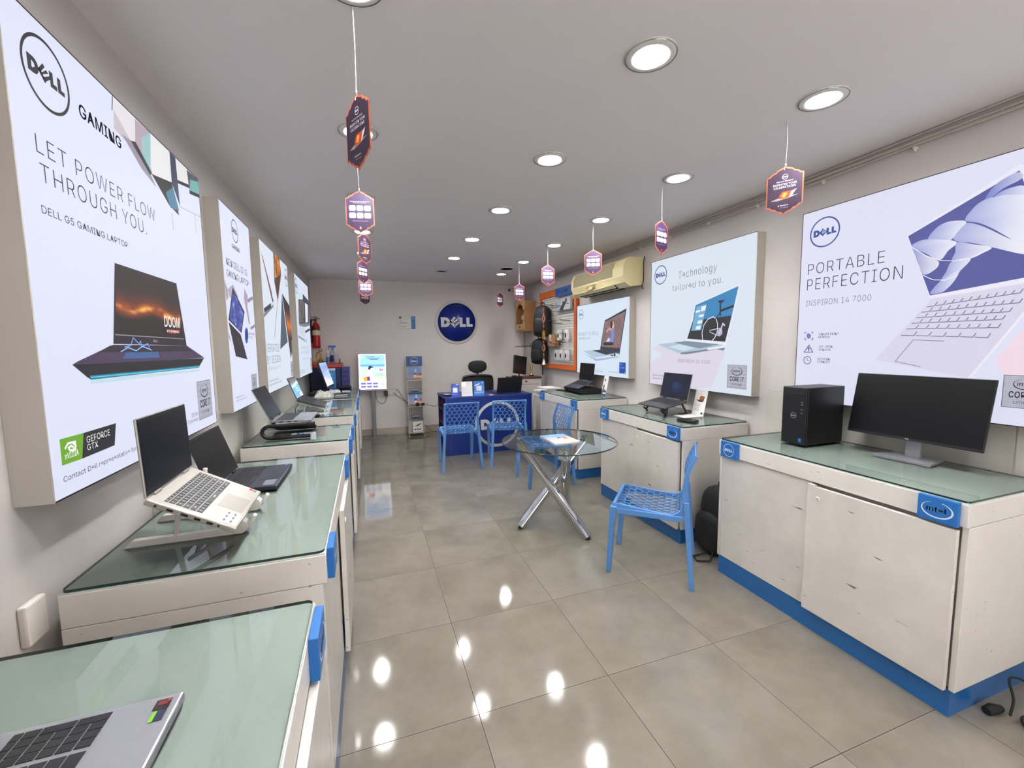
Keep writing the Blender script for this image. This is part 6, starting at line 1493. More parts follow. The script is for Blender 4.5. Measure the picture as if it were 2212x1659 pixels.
# socket with charger, cables
M_IVORY = mat('ivory_plastic', (216, 208, 192), .35)
t = thing('socket_plate', 'long ivory socket plate low on the back wall', 'socket', (.33, YB, .728))
mb = MB(); mb.box((-.108, -.012, -.055), (.108, 0, .055), bev=.004); mb.build('plate', M_IVORY, t)
for i in range(4): mb = MB(); mb.box((-.09 + .046 * i, -.016, -.035), (-.05 + .046 * i, -.012, .035), bev=.002); mb.build('switch' if i in (1, 2) else 'outlet', mat('white_switch', (228, 224, 216), .3), t)
mb = MB(); mb.box((-.03, -.05, -.05), (.03, 0, .04), bev=.006); tag(mb.build('charger', M_BLK, loc=(.262, YB - .0165, .715)), 'black plug charger in the left outlet of the wall socket', 'charger')
def cable(label, pts, r=.0035, name='cable', m=None):
    pp = [Vector(p) for p in pts]; out = []
    for i in range(len(pp) - 1):
        p0, p1, p2, p3 = pp[max(0, i - 1)], pp[i], pp[i + 1], pp[min(len(pp) - 1, i + 2)]
        for j in range(6):
            q = j / 6; out.append(.5 * ((2 * p1) + (p2 - p0) * q + (2 * p0 - 5 * p1 + 4 * p2 - p3) * q * q + (3 * p1 - p0 - 3 * p2 + p3) * q ** 3))
    out.append(pp[-1]); mb = MB(); mb.tube(out, r, 6); return tag(mb.build(name, m or M_BLKM), label, 'cable')
cable('black cable looping from the wall charger up behind the lit poster stand', [(.265, YB - .04, .665), (.25, YB - .035, .58), (.19, YB - .03, .54), (.12, YB - .03, .6), (.095, YB - .03, .72), (.09, YB - .04, .79)])
cable('black cable from the wall socket to the leaflet rack and on to the desk', [(.385, YB - .02, .72), (.42, YB - .03, .68), (.52, YB - .04, .6), (.6, YB - .2, .545), (.66, YB - .33, .53), (.78, YB - .33, .515), (.87, YB - .25, .525), (.95, YB - .3, .5), (1.02, YB - .6, .53), (.965, YB - 1.0, .62)])
cable('second thin black cable drooping from the wall socket behind the leaflet rack', [(.43, YB - .01, .77), (.47, YB - .015, .73), (.55, YB - .015, .6), (.61, YB - .015, .51), (.7, YB - .015, .48)])
cable('black cable running along the floor from the leaflet rack to the desk', [(.82, YB - .03, .2), (.9, YB - .04, .12), (1.0, YB - .1, .03), (1.2, YB - .12, .006), (1.4, YB - .2, .006)])
# lit poster stand
t = thing('poster_stand', 'bright lit poster screen on a grey pole stand against the back wall', 'display stand', (.06, 7.225, 0))
M_GREY = mat('grey_metal', (128, 126, 128), .4, metal=.4)
mb = MB(); mb.box((-.21, -.085, 0), (.2, .085, .012), bev=.004); mb.build('base_plate', M_GREY, t)
mb = MB(); mb.box((-.032, -.012, .012), (.028, .02, .8)); mb.build('pole', M_GREY, t, bevel=.004)
MS = T(0, -.02, .78) @ RZ(-.06) @ RY(.012)
mb = MB(); mb.box((-.22, -.012, -.01), (.215, .012, .6), MS, bev=.004); mb.build('frame', mat('violet_grey_frame', (176, 174, 186), .35), t)
mb = MB(); E1 = 1.0
rect(mb, -.214, .02, .209, .594, -.0126, (250, 250, 252), MS)
rect(mb, -.19, .42, .19, .58, -.013, (138, 182, 232), MS); rect(mb, -.19, .19, .19, .42, -.0131, (168, 206, 236), MS)
rect(mb, -.19, .39, .19, .425, -.0132, (96, 152, 216), MS)
mb.ring(-.16, .545, .015, .019, -.0134, 24, lin((225, 238, 250)), MS)
for z, a, b in ((.545, -.1, .04), (.525, -.085, .12), (.503, -.04, .09)): rect(mb, a, z, b, z + .008, -.0134, (60, 80, 120), MS)
rect(mb, -.19, .26, -.1, .31, -.0133, (232, 196, 170), MS); rect(mb, .0, .19, .19, .225, -.0134, (240, 214, 160), MS); rect(mb, .03, .295, .18, .32, -.0134, (236, 206, 170), MS)
for i in range(6): rect(mb, .05 + .022 * i, .225, .056 + .022 * i, .295, -.0134, (120, 150, 200), MS)
mb.flat([MS @ Vector(p) for p in ((.1, -.0136, .32), (.12, -.0136, .38), (.135, -.0136, .33), (.15, -.0136, .375), (.165, -.0136, .32))], lin((190, 110, 140)))
mb.flat([MS @ Vector(p) for p in spline([(-.09, -.2), (-.09, -.32), (-.04, -.36), (.0, -.3), (.01, -.2)], 5) and [(-.09, -.0138, .2), (-.095, -.0138, .3), (-.06, -.0138, .345), (-.02, -.0138, .33), (.0, -.0138, .26), (.01, -.0138, .2)]], lin((236, 238, 244)))
mb.disc(-.03, .355, .03, -.0139, 24, lin((240, 205, 185)), MS)
mb.flat([MS @ Vector(p) for p in ((-.07, -.0141, .345), (-.06, -.0141, .395), (-.025, -.0141, .405), (.02, -.0141, .375), (-.02, -.0141, .372), (-.045, -.0141, .34))], lin((38, 40, 60)))
mb.flat([MS @ Vector(p) for p in ((-.15, -.014, .22), (-.14, -.014, .15), (-.04, -.014, .165), (-.05, -.014, .235))], lin((232, 150, 40)))
mb.flat([MS @ Vector(p) for p in ((-.09, -.0141, .225), (-.085, -.0141, .16), (-.04, -.0141, .168), (-.05, -.0141, .233))], lin((110, 50, 120)))
for r in range(2):
    for c in range(3): rect(mb, -.185 + .092 * c, .048 + .052 * r, -.108 + .092 * c, .078 + .052 * r, -.0136, (96, 92, 160), MS)
rect(mb, .13, .08, .175, .115, -.0136, (150, 190, 232), MS)
mb.build('lit_screen', mat_print('bright_screen', emit=1.15, diffuse=False, rough=.2), t)
# leaflet rack
t = thing('brochure_rack', 'tall narrow leaflet rack with a blue header board at the back wall', 'rack', (.722, 7.07, 0))
M_RACK = mat('grey_rack', (196, 190, 180), .4, metal=.2)
for sx in (-1, 1): mb = MB(); mb.box((sx * .12 - .007, .06, 0), (sx * .12 + .007, .1, 1.18)); mb.box((sx * .12 - .007, -.05, 0), (sx * .12 + .007, .1, .02)); mb.build('side_rail', M_RACK, t)
mb = MB(); mb.box((-.13, .05, 1.165), (.13, .06, 1.325), bev=.002); hb = mb.build('header_board', mat('header_blue', (28, 78, 140), .35), t)
mb = MB(); round_mark(mb, 0, 1.245, .062, .0494, lin((220, 226, 234)), th=.07); mb.build('header_mark', M_INK, hb)
def rackpic(mb, z0, z1, tilt, M):
    a, b = -.112, .112; hh = z1 - z0
    rect(mb, a, 0, b, hh, -.001, (112, 140, 186), M); rect(mb, a, 0, b, hh * .35, -.0012, (150, 140, 160), M); rect(mb, -.03, hh * .08, b, hh * .25, -.0014, (232, 170, 90), M)
    rect(mb, .0, hh * .55, .03, hh * .85, -.0014, (170, 205, 225), M); rect(mb, .06, hh * .3, .11, hh * .5, -.0014, (160, 60, 80), M)
    mb.disc(0, hh * .4, .025, -.0016, 18, lin((40, 34, 48)), M); mb.disc(.0, hh * .27, .022, -.0017, 18, lin((228, 205, 195)), M)
for i, (z0, z1) in enumerate(((.96, 1.15), (.52, .74))):
    M = T(0, -.03, z0) @ RX(-.32)
    mb = MB(); mb.box((-.12, 0, 0), (.12, .004, z1 - z0), M); mb.box((-.125, -.03, -.03), (.125, .06, -.018), T(0, -.0, z0)); sh = mb.build('picture_shelf', M_RACK, t)
    mb = MB(); rackpic(mb, z0, z1, 0, M); mb.build('shelf_picture', M_INK, sh)
M_STEEL = mat('dull_steel', (128, 122, 116), .3, metal=.5)
for i, z0 in enumerate((.73, .29)):
    mb = MB(); mb.box((-.115, .055, z0), (.115, .06, z0 + .19)); mb.box((-.115, -.02, z0 - .006), (.115, .06, z0)); mb.build('back_plate', M_STEEL, t)
mb = MB(); mb.box((-.125, -.05, .04), (.125, -.042, .07)); mb.box((-.125, -.05, .04), (.125, .06, .05)); mb.box((-.115, .04, .05), (.115, .045, .28)); mb.build('bottom_tray', M_RACK, t)
for i, (x, y, z, s, lab) in enumerate(((-.02, .02, .735, 1, 'blue and grey leaflet pack on the upper inner shelf of the leaflet rack'), (-.02, .02, .295, 1, 'blue and grey leaflet pack on the lower inner shelf of the leaflet rack'))):
    b = thing('leaflet_pack', lab, 'leaflet', (.722 + x, 7.07 + y, z), 0, 'leaflets in the rack')
    mb = MB(); mb.box((-.05, -.02, 0), (.07, .02, .05)); mb.build('stack', mat('slate_blue', (70, 106, 150), .5), b)
    mb = MB(); rect(mb, -.05, .03, .07, .045, -.0206, (210, 214, 220)); rect(mb, -.02, .01, .06, .022, -.0206, (36, 44, 60)); mb.build('printed_face', M_INK, b)
b = thing('leaflet', 'white leaflet with a black ink sketch in the bottom tray of the rack', 'leaflet', (.74, 7.045, .052), 0, 'leaflets in the rack')
mb = MB(); mb.box((-.08, 0, 0), (.08, .006, .19), RX(-.08)); mb.build('card', mat('paper_white', (232, 228, 226), .6), b)
mb = MB(); M = RX(-.08); mb.flat([M @ Vector(p) for p in ((-.06, -.0006, .11), (-.02, -.0006, .125), (.03, -.0006, .15), (.06, -.0006, .16), (.04, -.0006, .135), (.0, -.0006, .115))], lin((36, 34, 34)))
for i in range(3): rect(mb, -.055 + .04 * i, .05, -.03 + .04 * i, .07, -.0006, (50, 48, 50), M)
mb.build('printed_face', M_INK, b)
for i, (x, r, lab) in enumerate(((.0, .034, 'round black cable adapter hanging before the lower picture of the leaflet rack'), (.085, .0, 'small square black adapter right of the round one on the leaflet rack'))):
    mb = MB()
    if r: mb.ball((0, 0, 0), (r, .02, r), 16)
    else: mb.box((-.03, -.018, -.022), (.03, .018, .022), bev=.006)
    tag(mb.build('adapter', M_BLK, loc=(.722 + x + .02, 7.005, .535)), lab, 'adapter', 'black adapters on the leaflet rack')
# camera in the far corner
t = thing('security_camera', 'white bullet security camera in the upper right back corner', 'camera', (2.56, YB - .02, 2.47))
mb = MB(); mb.tube([(.02, .0, .02), (-.12, -.1, .0)], [.034, .034], 14); mb.build('barrel', M_WPL, t)
mb = MB(); mb.tube([(-.12, -.1, .0), (-.127, -.105, -.001)], [.026, .022], 14); mb.ball((-.128, -.106, -.001), .012, 10); mb.build('lens', M_BLK, t)
mb = MB(); mb.tube([(.02, -.0, .02), (.09, .0, .03)], .012, 8); mb.box((.08, -.03, -.0), (.13, .02, .06), bev=.005); mb.build('mount', M_WPL, t)
mb = MB(); mb.tube([(.09, -.005, .0), (.1, -.02, -.06), (.085, -.02, -.12)], .01, 8); mb.build('lead', M_BLKM, t)

# ================================================================== fire extinguisher
t = thing('fire_extinguisher', 'red fire extinguisher hung in the back left corner', 'fire extinguisher', (-.745, 7.2, 1.48))
M_RED = mat('red_enamel', (186, 24, 28), .25)
mb = MB(); mb.lathe([(.05, 0), (.056, .006), (.056, .05), (.056, .31), (.048, .36), (.026, .39), (.018, .395), (.018, .42)], 28); mb.build('cylinder', M_RED, t)
mb = MB(); mb.lathe([(.0567, .2), (.0567, .275)], 28, cap=False); mb.build('label_band', mat('cream_label', (222, 210, 184), .5), t)
mb = MB(); mb.lathe([(.0568, .29), (.0568, .33)], 28, cap=False); mb.build('dark_band', mat('maroon_band', (70, 24, 40), .4), t)
mb = MB(); mb.lathe([(.018, .42), (.022, .425), (.022, .445), (.012, .45)], 14); mb.box((-.02, -.012, .45), (.06, .012, .462)); mb.box((-.02, -.012, .47), (.065, .012, .482), RY(-.08)); mb.build('valve', mat('brushed_brass', (120, 96, 60), .35, metal=.7), t)
mb = MB(); mb.tube([(-.02, 0, .435), (-.06, 0, .44), (-.07, 0, .38), (-.068, 0, .2), (-.062, 0, .08)], .012, 8); mb.build('hose', M_BLKM, t)
mb = MB(); mb.box((-.075, -.02, .2), (-.058, .02, .24)); mb.build('wall_hook', M_BLK, t)

# ================================================================== right wall: rack, air conditioner, bags
M_ORNG = mat('orange_board', (206, 98, 34), .4, var=.06)
def mat_slat():
    mt, nt, b = new_mat('slat_board'); tc = nt.nodes.new('ShaderNodeTexCoord'); sp = nt.nodes.new('ShaderNodeSeparateXYZ'); nt.links.new(tc.outputs['Object'], sp.inputs[0])
    b.inputs['Base Color'].default_value = lin((206, 204, 198)); b.inputs['Roughness'].default_value = .4
    return mt
M_SLAT = mat_slat()
# local x runs from far (left) to near (right)
t = thing('accessory_rack', 'orange-framed slatted wall rack for accessories on the right wall', 'wall rack', (2.715, 5.845, 1.125), RYW)
wR, hR = 1.29, 1.2
mb = MB(); mb.box((-wR / 2, 0, 0), (-wR / 2 + .07, .05, hR)); mb.box((wR / 2 - .07, 0, 0), (wR / 2, .05, hR)); mb.box((-wR / 2 + .07, 0, 0), (wR / 2 - .07, .05, .07)); mb.box((-wR / 2 + .07, 0, hR - .1), (wR / 2 - .07, .05, hR)); mb.build('frame', M_ORNG, t, bevel=.002)
mb = MB(); z = .07
while z < hR - .11: mb.box((-wR / 2 + .07, .024, z), (wR / 2 - .07, .05, min(hR - .1, z + .032))); z += .037
mb.box((-wR / 2 + .07, .04, .07), (wR / 2 - .07, .05, hR - .1)); mb.build('slat_board', M_SLAT, t)
mb = MB(); mb.box((.02, -.02, hR - .13), (.54, 0, hR - .005), bev=.002); sg = mb.build('header_sign', mat('sign_blue', (34, 82, 160), .4), t)
mb = MB(); text(mb, 'ACCESSORIES', .1, hR - .09, .36, .042, -.0206, lin((214, 222, 236)), 'b'); mb.build('sign_lettering', M_INK, sg)
hooks = [(-.5, 1.03), (-.1, .96), (.15, .9), (.28, .91), (.5, .93), (-.05, .72), (.16, .67), (.42, .7), (.42, .51), (-.05, .4), (.12, .37), (.28, .4), (.42, .43)]
for x, z in hooks:
    mb = MB(); mb.tube([(x, .03, z), (x, -.13, z + .012), (x, -.14, z + .03)], .0042, 6); mb.build('hook', mat('hook_steel', (92, 90, 90), .35, metal=.6), t)
def at_rack(x, z, dy=0.0): return (2.715 + dy, 5.845 - x, 1.125 + z)     # a point on the rack front
def blister(x, z, label):
    b = thing('mouse_pack', label, 'package', at_rack(x, z, -.05), RYW, 'boxed mice on the wall rack')
    mb = MB(); mb.box((-.05, 0, -.15), (.05, .03, .0), bev=.002); mb.build('card_box', mat('pack_white', (228, 226, 224), .45), b)
    mb = MB(); mb.ball((-.012, -.001, -.085), (.022, .006, .036), 14); mb.build('mouse_picture', M_BLK, b)
    mb = MB()
    for i in range(3): rect(mb, .02, -.05 - .018 * i, .04, -.044 - .018 * i, -.0006, (140, 140, 145))
    rect(mb, .015, -.135, .04, -.125, -.0006, (120, 120, 126)); mb.build('printed_face', M_INK, b)
blister(.19, .58, 'white mouse box on the middle row of the orange rack, left one')
blister(.44, .58, 'white mouse box on the middle row of the orange rack, right one')
blister(.1, .29, 'white mouse box on the bottom row of the orange rack, leftmost of three')
blister(.27, .29, 'white mouse box on the bottom row of the orange rack, middle of three')
blister(.44, .29, 'white mouse box on the bottom row of the orange rack, rightmost of three')
b = thing('speaker_box', 'wide pale box with a dark diagonal device picture at the top of the rack', 'package', at_rack(.3, .86, -.02), RYW)
mb = MB(); mb.box((-.26, -.02, 0), (.24, .018, .16), bev=.002); mb.build('carton', mat('pale_grey_card', (198, 200, 204), .4), b)
mb = MB(); rect(mb, -.26, 0, -.05, .16, -.0206, (168, 172, 180)); mb.flat([(-.1, -.021, .002), (.02, -.021, .002), (.13, -.021, .11), (.04, -.021, .125)], lin((60, 62, 68))); mb.disc(.12, .13, .028, -.0212, 20, lin((26, 26, 30))); mb.ring(-.19, .09, .024, .028, -.021, 20, lin((110, 115, 128))); mb.build('printed_face', M_INK, b)
b = thing('brown_carton', 'small brown carton hanging beside the gold sunburst decoration', 'box', at_rack(-.02, .34, -.052), RYW)
mb = MB(); mb.box((-.13, -.02, 0), (.13, .048, .18), bev=.002); mb.build('carton', mat('kraft', (160, 120, 78), .6, var=.1), b)
mb = MB(); rect(mb, -.07, .08, .0, .175, -.0206, (222, 216, 208)); rect(mb, -.05, .1, -.02, .12, -.021, (190, 60, 50)); mb.build('label_print', M_INK, b)
def backpack(x, z, w_, h_, label, strap):
    b = thing('backpack', label, 'backpack', at_rack(x, z, -.06), RYW + .45, 'black backpacks')
    cf = mat('black_nylon', (17, 17, 20), .7, bump=.4, bscale=90)
    mb = MB(); n = 16; k = 18; rings = []
    for i in range(k + 1):
        f = i / k; zz = -h_ * f
        e = min(1, (math.sin(PI * min(.5, f * 2.4)) ** .6 if f < .21 else 1)) * (1 if f < .93 else math.sqrt(max(.05, 1 - ((f - .93) / .07) ** 2 * .7)))
        wx = w_ / 2 * e * (.86 + .16 * f); wy = .085 * e * (.75 + .35 * math.sin(PI * f))
        for j in range(n):
            a = 2 * PI * j / n; c, s_ = math.cos(a), math.sin(a)
            rings.append((wx * math.copysign(abs(c) ** .6, c), -.05 + wy * math.copysign(abs(s_) ** .6, s_), zz))
    fs = [(i * n + j, i * n + (j + 1) % n, (i + 1) * n + (j + 1) % n, (i + 1) * n + j) for i in range(k) for j in range(n)]
    fs += [list(range(n))[::-1], [k * n + j for j in range(n)]]
    mb.add(rings, fs, smooth=True); mb.build('body', cf, b)
    mb = MB(); mb.ball((0, -.125, -h_ * .66), (w_ * .36, .04, h_ * .24), 16, p=3.5); mb.build('front_pocket', cf, b)
    mb = MB(); mb.tube([(-.035, -.04, -.01), (-.03, -.04, .03), (.03, -.04, .03), (.035, -.04, -.01)], .007, 6); mb.build('handle', M_BLKM, b)
    if strap: mb = MB(); mb.box((.03, -.03, -h_ - .17), (.055, -.024, -h_ + .06)); mb.build('strap', M_BLKM, b)
    mb = MB(); mb.tube([(-w_ * .43, -.06, -h_ * .85), (-w_ * .45, -.09, -h_ * .4), (-w_ * .3, -.1, -.05), (0, -.105, -.02), (w_ * .3, -.1, -.05), (w_ * .45, -.09, -h_ * .4)], .005, 6); mb.build('zip', mat('zip_grey', (44, 44, 48), .4), b)
backpack(-.3, .99, .31, .5, 'black backpack hanging at the top left of the orange rack', False)
backpack(-.42, .475, .3, .42, 'black backpack hanging below the other one on the rack, strap dangling', True)
# sunburst garland hanging in front of the bags
b = thing('wall_garland', 'hanging garland of beads, diamonds and a gold sunburst before the backpacks', 'decoration', (2.50, 5.82, 2.06), RYW)
M_BEAD = mat('orange_bead', (222, 122, 66), .4); M_PINK = mat('salmon_cord', (214, 132, 110), .5)
mb = MB(); mb.tube([(0, 0, 0), (0, 0, -.86)], .0018, 5); mb.build('cord', mat('red_cord', (150, 60, 44), .6), b)
for z, r in ((-.03, .007), (-.05, .011), (-.08, .007), (-.11, .012), (-.125, .009), (-.235, .01), (-.26, .006), (-.29, .011), (-.31, .008), (-.52, .01), (-.54, .007), (-.7, .008), (-.72, .011), (-.745, .006), (-.765, .009)):
    mb = MB(); mb.ball((0, 0, z), r, 10); mb.build('bead', M_BEAD, b)
for z in (-.18, -.615):
    mb = MB(); mb.tube([(.05, 0, z), (.01, 0, z + .05), (-.01, 0, z + .05), (-.05, 0, z), (-.01, 0, z - .05), (.01, 0, z - .05)], .006, 6, closed=True); mb.build('diamond_ring', M_PINK, b)
mb = MB(); mb.ball((0, 0, -.42), (.026, .01, .026), 12)
for i in range(28): a = 2 * PI * i / 28; mb.tube([(.02 * math.cos(a), 0, -.42 + .02 * math.sin(a)), (.072 * math.cos(a), 0, -.42 + .072 * math.sin(a))], [.0045, .0022], 4)
mb.build('sunburst', mat('gold_foil', (208, 160, 52), .3, metal=.7), b)
mb = MB(); mb.lathe([(.034, -.085), (.03, -.075), (.022, -.05), (.014, -.02), (.006, -.004), (0, 0)], 18, T(0, 0, -.78)); mb.build('bell', mat('silver_filigree', (206, 202, 198), .35, metal=.5, bump=.8, bscale=40), b)
# carved shrine box
b = thing('wooden_shrine', 'small carved wooden shrine box on the wall in the back right corner', 'shrine', (2.557, 6.99, 1.725), RYW)
M_WOOD = mat('shrine_wood', (172, 124, 76), .5, var=.18, vscale=12); M_WOOD2 = mat('pale_carving', (206, 172, 128), .5, var=.2, vscale=20, bump=.6, bscale=60)
mb = MB(); mb.box((-.21, .0, .03), (-.2, .212, .5)); mb.box((.2, .0, .03), (.21, .212, .5)); mb.box((-.21, .0, 0), (.21, .212, .03)); mb.box((-.21, .0, .5), (.21, .212, .52)); mb.box((-.2, .18, .03), (.2, .212, .5)); mb.build('box', M_WOOD, b, bevel=.002)
mb = MB(); mb.box((-.2, -.012, .03), (.2, .01, .13)); mb.build('drawer_front', M_WOOD2, b, bevel=.003)
mb = MB(); mb.ball((0, -.016, .08), (.03, .008, .02), 10); mb.build('drawer_carving', mat('dark_carving', (96, 64, 40), .5), b)
arch = [(-.21, .52), (-.21, .36), (-.16, .38), (-.15, .43), (-.08, .45), (0, .48), (.08, .45), (.15, .43), (.16, .38), (.21, .36), (.21, .52), (.15, .56), (.07, .57), (0, .64), (-.07, .57), (-.15, .56)]
mb = MB(); mb.prism(arch, -.012, .006, 'xz'); mb.ball((0, -.012, .55), (.05, .012, .045), 12); mb.build('carved_arch', M_WOOD2, b)
mb = MB(); mb.lathe([(.06, .13), (.05, .15), (.03, .2), (.05, .26), (.03, .31), (.028, .34), (0, .38)], 14, T(0, .09, 0)); mb.ball((0, .05, .24), (.07, .03, .05), 12); mb.build('idol', M_WOOD2, b)
# conduits and bracket in the corner
mb = MB(); mb.tube([(2.735, 7.325, .85), (2.735, 7.325, 2.3)], .011, 8); tag(mb.build('wall_conduit', M_IVORY), 'slim vertical conduit pipe in the back right corner below the shrine', 'pipe')
t = thing('swing_bracket', 'dark folding metal wall arm beside the lower backpack', 'bracket', (2.77, 6.92, 1.47), RYW)
mb = MB(); mb.box((-.02, -.16, -.012), (.02, -.002, .012)); mb.tube([(-.0, -.08, .0), (-.0, -.34, -.006)], .009, 6); mb.box((-.03, -.2, -.02), (.03, -.13, .02), bev=.004); mb.tube([(.0, -.06, 0), (.0, -.06, .06)], .007, 6); mb.build('arm', M_GREY, t)
mb = MB(); mb.ball((-.0, -.14, .022), .014, 10); mb.build('knob', mat('chrome', (222, 224, 228), .05, metal=1.0), t)
# air conditioner
t = thing('air_conditioner', 'yellowed split air conditioner high on the right wall', 'air conditioner', (XR, 4.36, 2.085), RYW)
M_AC = mat('yellowed_plastic', (222, 208, 158), .4, var=.06); lA = 1.16; h_ = lA / 2
prof = [(-.012, .02), (-.17, .0), (-.235, .04), (-.262, .1), (-.258, .2), (-.225, .275), (-.19, .3), (-.012, .3)]
mb = MB(); mb.prism(prof, -h_ + .045, h_ - .18, 'yz'); mb.build('body', M_AC, t, bevel=.006)
for a0, a1 in ((-h_, -h_ + .045), (h_ - .18, h_)): mb = MB(); mb.prism([(a * (1.0), b) for a, b in prof], a0, a1, 'yz'); mb.build('end_cap', M_AC, t, bevel=.012)
M_ACG = mat('grille_beige', (176, 166, 134), .5)
mb = MB(); n = 22
for i in range(n):
    f0, f1 = i / n, (i + .6) / n
    def P(f):
        z = .12 + .155 * f
        return (-.2632 + (.0036 * (z - .1) / .1 if z < .2 else .0036 + .033 * (z - .2) / .075), z)
    a, b_ = P(f0), P(f1); mb.box((-h_ + .06, a[0] - .002, a[1]), (h_ - .2, a[0] + .012, b_[1]))
mb.build('intake_grille', M_ACG, t)
mb = MB(); mb.prism([(-.236, .034), (-.175, .0), (-.1, -.004), (-.1, .012), (-.2, .04)], -h_ + .1, h_ - .2, 'yz'); mb.build('air_outlet', M_DARK, t)
for k in range(2): mb = MB(); mb.box((-h_ + .1, -.004, -.002), (h_ - .2, .004, .05), T(0, -.215 + .05 * k, .008 - .008 * k) @ RX(1.0)); mb.build('louvre', M_AC, t)
mb = MB(); M = T(-.12, -.256, .068) @ RX(PI / 2 - .4); mb.lathe([(.0, .008), (.03, .006), (.04, 0)], 24, M @ Matrix.Scale(2.4, 4, (1, 0, 0))); mb.build('oval_badge', mat('gold_plastic', (176, 160, 108), .3), t)
mb = MB(); mb.box((-.2, -.2, .3), (-.05, -.15, .306)); mb.build('top_vent', M_DARK, t)
cable('thin dark wires hanging behind the near end of the air conditioner', [(XR - .02, 3.76, 2.39), (XR - .05, 3.73, 2.3), (XR - .04, 3.74, 2.15), (XR - .05, 3.755, 2.09), (XR - .02, 3.77, 2.06)], .004)
# wire bundle in the ceiling corner
t = thing('wire_bundle', 'bundle of pale wires clipped along the top of the right wall', 'wires', (XR, 0, 2.53))
M_WIRE = mat('pale_wire', (196, 186, 176), .5)
rnd = random.Random(4)
for k in range(4):
    y = -1.0; pts = []
    while y < 7.25: pts.append((-.014 - .006 * (k % 2), y, .018 - .017 * k + .008 * math.sin(y * 1.7 + k * 2) + .005 * rnd.random())); y += .22
    mb = MB(); mb.tube(pts, .0055, 6); mb.build('wire', M_WIRE, t)
y = -.4
while y < 7.2:
    mb = MB(); mb.box((-.028, y, -.045), (-.0, y + .014, -.03), bev=.003); mb.tube([(-.012, y + .006, -.05), (-.028, y + .006, -.04)], .006, 6); mb.build('wire_clip', M_WPL, t); y += .47
# ================================================================== floor things on the right
b = thing('backpack', 'black backpack standing on the floor between two white counters', 'backpack', (2.33, 2.25, .5), PI / 2 + PI, 'black backpacks')
cf = mat('black_nylon', (17, 17, 20), .7, bump=.4, bscale=90)
mb = MB(); mb.ball((0, .01, -.26), (.15, .1, .235), 20, p=3.2); mb.build('body', cf, b)
mb = MB(); mb.ball((0, -.1, -.34), (.125, .045, .14), 18, p=3.2); mb.build('front_pocket', cf, b)
mb = MB(); mb.tube([(-.03, 0, -.03), (-.03, 0, .0), (.03, 0, .0), (.03, 0, -.03)], .007, 6); mb.build('handle', M_BLKM, b)
mb = MB(); mb.tube([(.05, -.1, -.44), (.1, -.19, -.485), (.06, -.26, -.49), (.0, -.24, -.49), (.02, -.14, -.47)], .007, 6); mb.build('strap', M_BLKM, b)
t = thing('power_cable', 'black power cable with plug on the floor beside the large right counter', 'cable', (0, 0, 0))
cpts = [(2.33, .81, .02), (2.4, .83, .05), (2.44, .86, .1), (2.5, .84, .09), (2.56, .78, .02), (2.5, .7, .008), (2.44, .72, .008), (2.42, .78, .008), (2.36, .79, .01), (2.28, .72, .007), (2.24, .62, .006), (2.3, .5, .006)]
pp = []
for i in range(len(cpts) - 1):
    p0, p1, p2, p3 = [Vector(cpts[max(0, min(len(cpts) - 1, i + d))]) for d in (-1, 0, 1, 2)]
    for j in range(6): q = j / 6; pp.append(.5 * ((2 * p1) + (p2 - p0) * q + (2 * p0 - 5 * p1 + 4 * p2 - p3) * q * q + (3 * p1 - p0 - 3 * p2 + p3) * q ** 3))
mb = MB(); mb.tube([Vector((p.x, p.y, max(.006, p.z))) for p in pp], .0045, 8); mb.build('cord', M_BLKM, t)
mb = MB(); mb.tube([(2.345, .84, .018), (2.31, .85, .018), (2.275, .855, .016)], [.012, .02, .016], 10); mb.build('plug', M_BLKM, t)

# ================================================================== on the desk's far side
t = thing('small_monitor', 'small square black monitor turned sideways behind the desk laptop', 'monitor', (2.30, 6.33, .981), .28)
mb = MB(); M = T(0, 0, .05) @ RY(.16) @ RX(-.1); mb.box((-.125, 0, 0), (.125, .03, .29), M, bev=.006); mb.build('housing', M_BLK, t)
mb = MB(); mb.box((-.112, -.001, .015), (.112, 0, .278), M); mb.build('screen', mat('grey_screen', (40, 38, 38), .15), t)
mb = MB(); mb.tube([(0, .03, .0), (0, .02, .08)], .012, 8); mb.lathe([(.06, 0), (.06, .006), (.03, .012), (.015, .02)], 20, T(0, .02, 0)); mb.build('stand', M_BLK, t)
t = thing('side_cabinet', 'low white box cabinet at the far right end of the desk', 'cabinet', (2.4, 6.28, 0))
mb = MB(); mb.box((-.19, -.02, 0), (.24, .28, .95)); mb.build('body', M_LAM, t, bevel=.003)
mb = MB(); mb.box((-.265, -.03, .95), (.245, .285, .98)); mb.build('top', mat('red_brown_board', (104, 36, 36), .4), t)
mb = MB(); rect(mb, -.1, .86, .2, .866, -.0206, (180, 60, 50)); mb.disc(-.02, .91, .016, -.0206, 16, lin((90, 80, 70)), ex=1.4); mb.build('front_print', M_INK, t)
t = thing('golden_trophy', 'small golden figure trophy beside the small square monitor', 'trophy', (2.535, 6.42, .981), 0)
mb = MB(); mb.box((-.03, -.03, 0), (.03, .03, .02), bev=.003); mb.build('plinth', mat('dark_wood', (58, 28, 24), .4), t)
mb = MB(); mb.lathe([(.02, .02), (.012, .04), (.014, .09), (.022, .14), (.014, .17), (.016, .19), (0, .21)], 14); mb.tube([(-.012, 0, .13), (-.035, 0, .17), (-.025, 0, .2)], .006, 6); mb.build('figure', mat('gold', (214, 186, 84), .2, metal=.9), t)
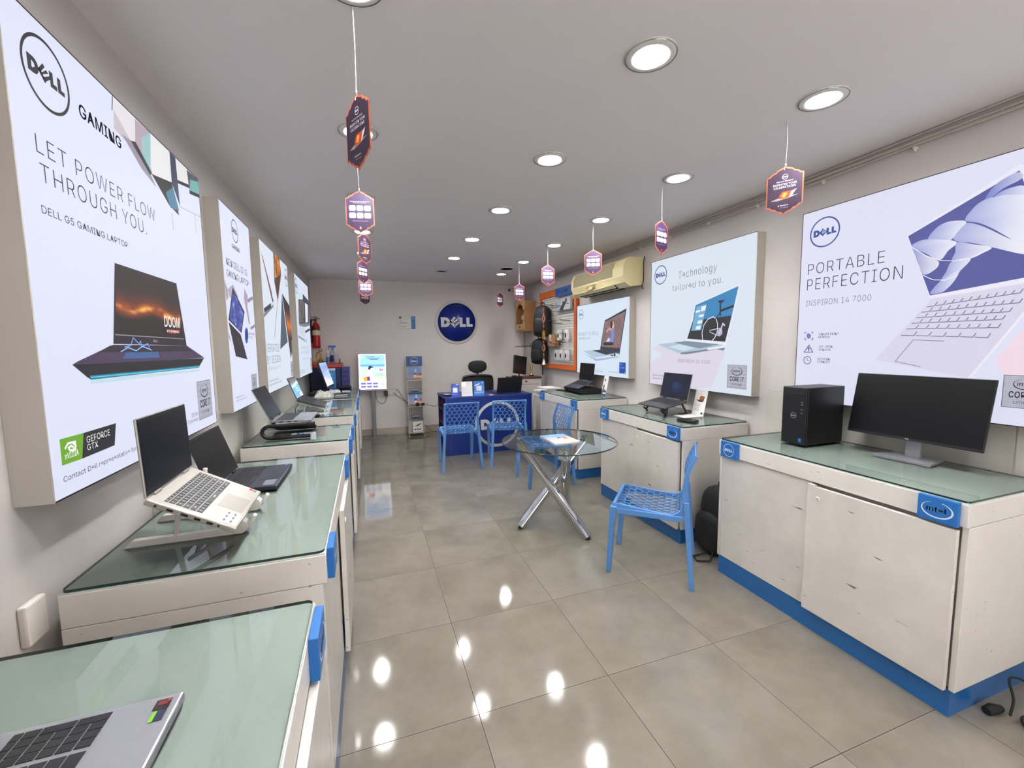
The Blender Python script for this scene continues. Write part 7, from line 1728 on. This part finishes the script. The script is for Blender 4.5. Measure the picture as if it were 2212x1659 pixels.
mb = MB(); mb.ball((0, 0, .014), (.05, .03, .018), 14); tag(mb.build('computer_mouse', M_BLK, loc=(2.2, 6.31, .981)), 'black computer mouse left of the small square monitor', 'mouse')
rnd = random.Random(5)
for i in range(5):
    mb = MB(); mb.box((-.11, -.15, 0), (.11, .15, .012 + .004 * (i % 3)))
    tag(mb.build('paper_stack', mat('paper_white', (232, 228, 226), .6), loc=(2.37 + .025 * rnd.uniform(-1, 1), 5.36 + .03 * rnd.uniform(-1, 1), .8005 + .0215 * i), rotz=rnd.uniform(-.5, .5)), ['lowest loose paper stack between the desk laptop and the far right counter', 'second paper stack from the bottom behind the far right counter', 'middle paper stack of the pile behind the far right counter', 'second paper stack from the top behind the far right counter', 'topmost paper stack of the pile behind the far right counter'][i], 'papers', 'paper piles by the desk')
t = thing('paper_table', 'low white side table under the loose papers behind the far right counter', 'table', (2.37, 5.36, 0))
mb = MB(); mb.box((-.16, -.2, .78), (.2, .2, .8)); mb.build('top', M_LAM, t)
for a in (-.14, .18):
    for c in (-.18, .18): mb = MB(); mb.box((a - .015, c - .015, 0), (a + .015, c + .015, .78)); mb.build('leg', M_LAM, t)
t = thing('card_holder', 'small black and white desk organiser at the left end of the blue desk', 'organiser', (1.01, 5.78, .8005), .3)
mb = MB(); mb.box((-.05, -.08, 0), (.05, .08, .02), bev=.003); mb.build('tray', M_BLK, t)
mb = MB(); mb.box((-.03, -.06, .02), (.03, .05, .024)); mb.build('card_pile', mat('paper_white', (232, 228, 226), .6), t)
for i, (x, c, lab) in enumerate(((1.60, (150, 60, 50), 'red-brown pen lying on the blue desk beside the laptop'), (1.58, (40, 38, 42), 'dark pen lying on the blue desk behind the bright blue stand'))):
    mb = MB(); mb.tube([(-.06, 0, .005), (.06, 0, .005)], .0045, 8); tag(mb.build('pen', mat('pen_%d' % c[0], c, .4), loc=(x, 5.66 + .03 * i, .8006), rotz=.1), lab, 'pen')
mb = MB(); mb.lathe([(.03, 0), (.03, .004), (0, .005)], 20); tag(mb.build('white_disc', M_WPL, loc=(1.605, 5.6, .8006)), 'small flat white disc on the front edge of the blue desk', 'disc')
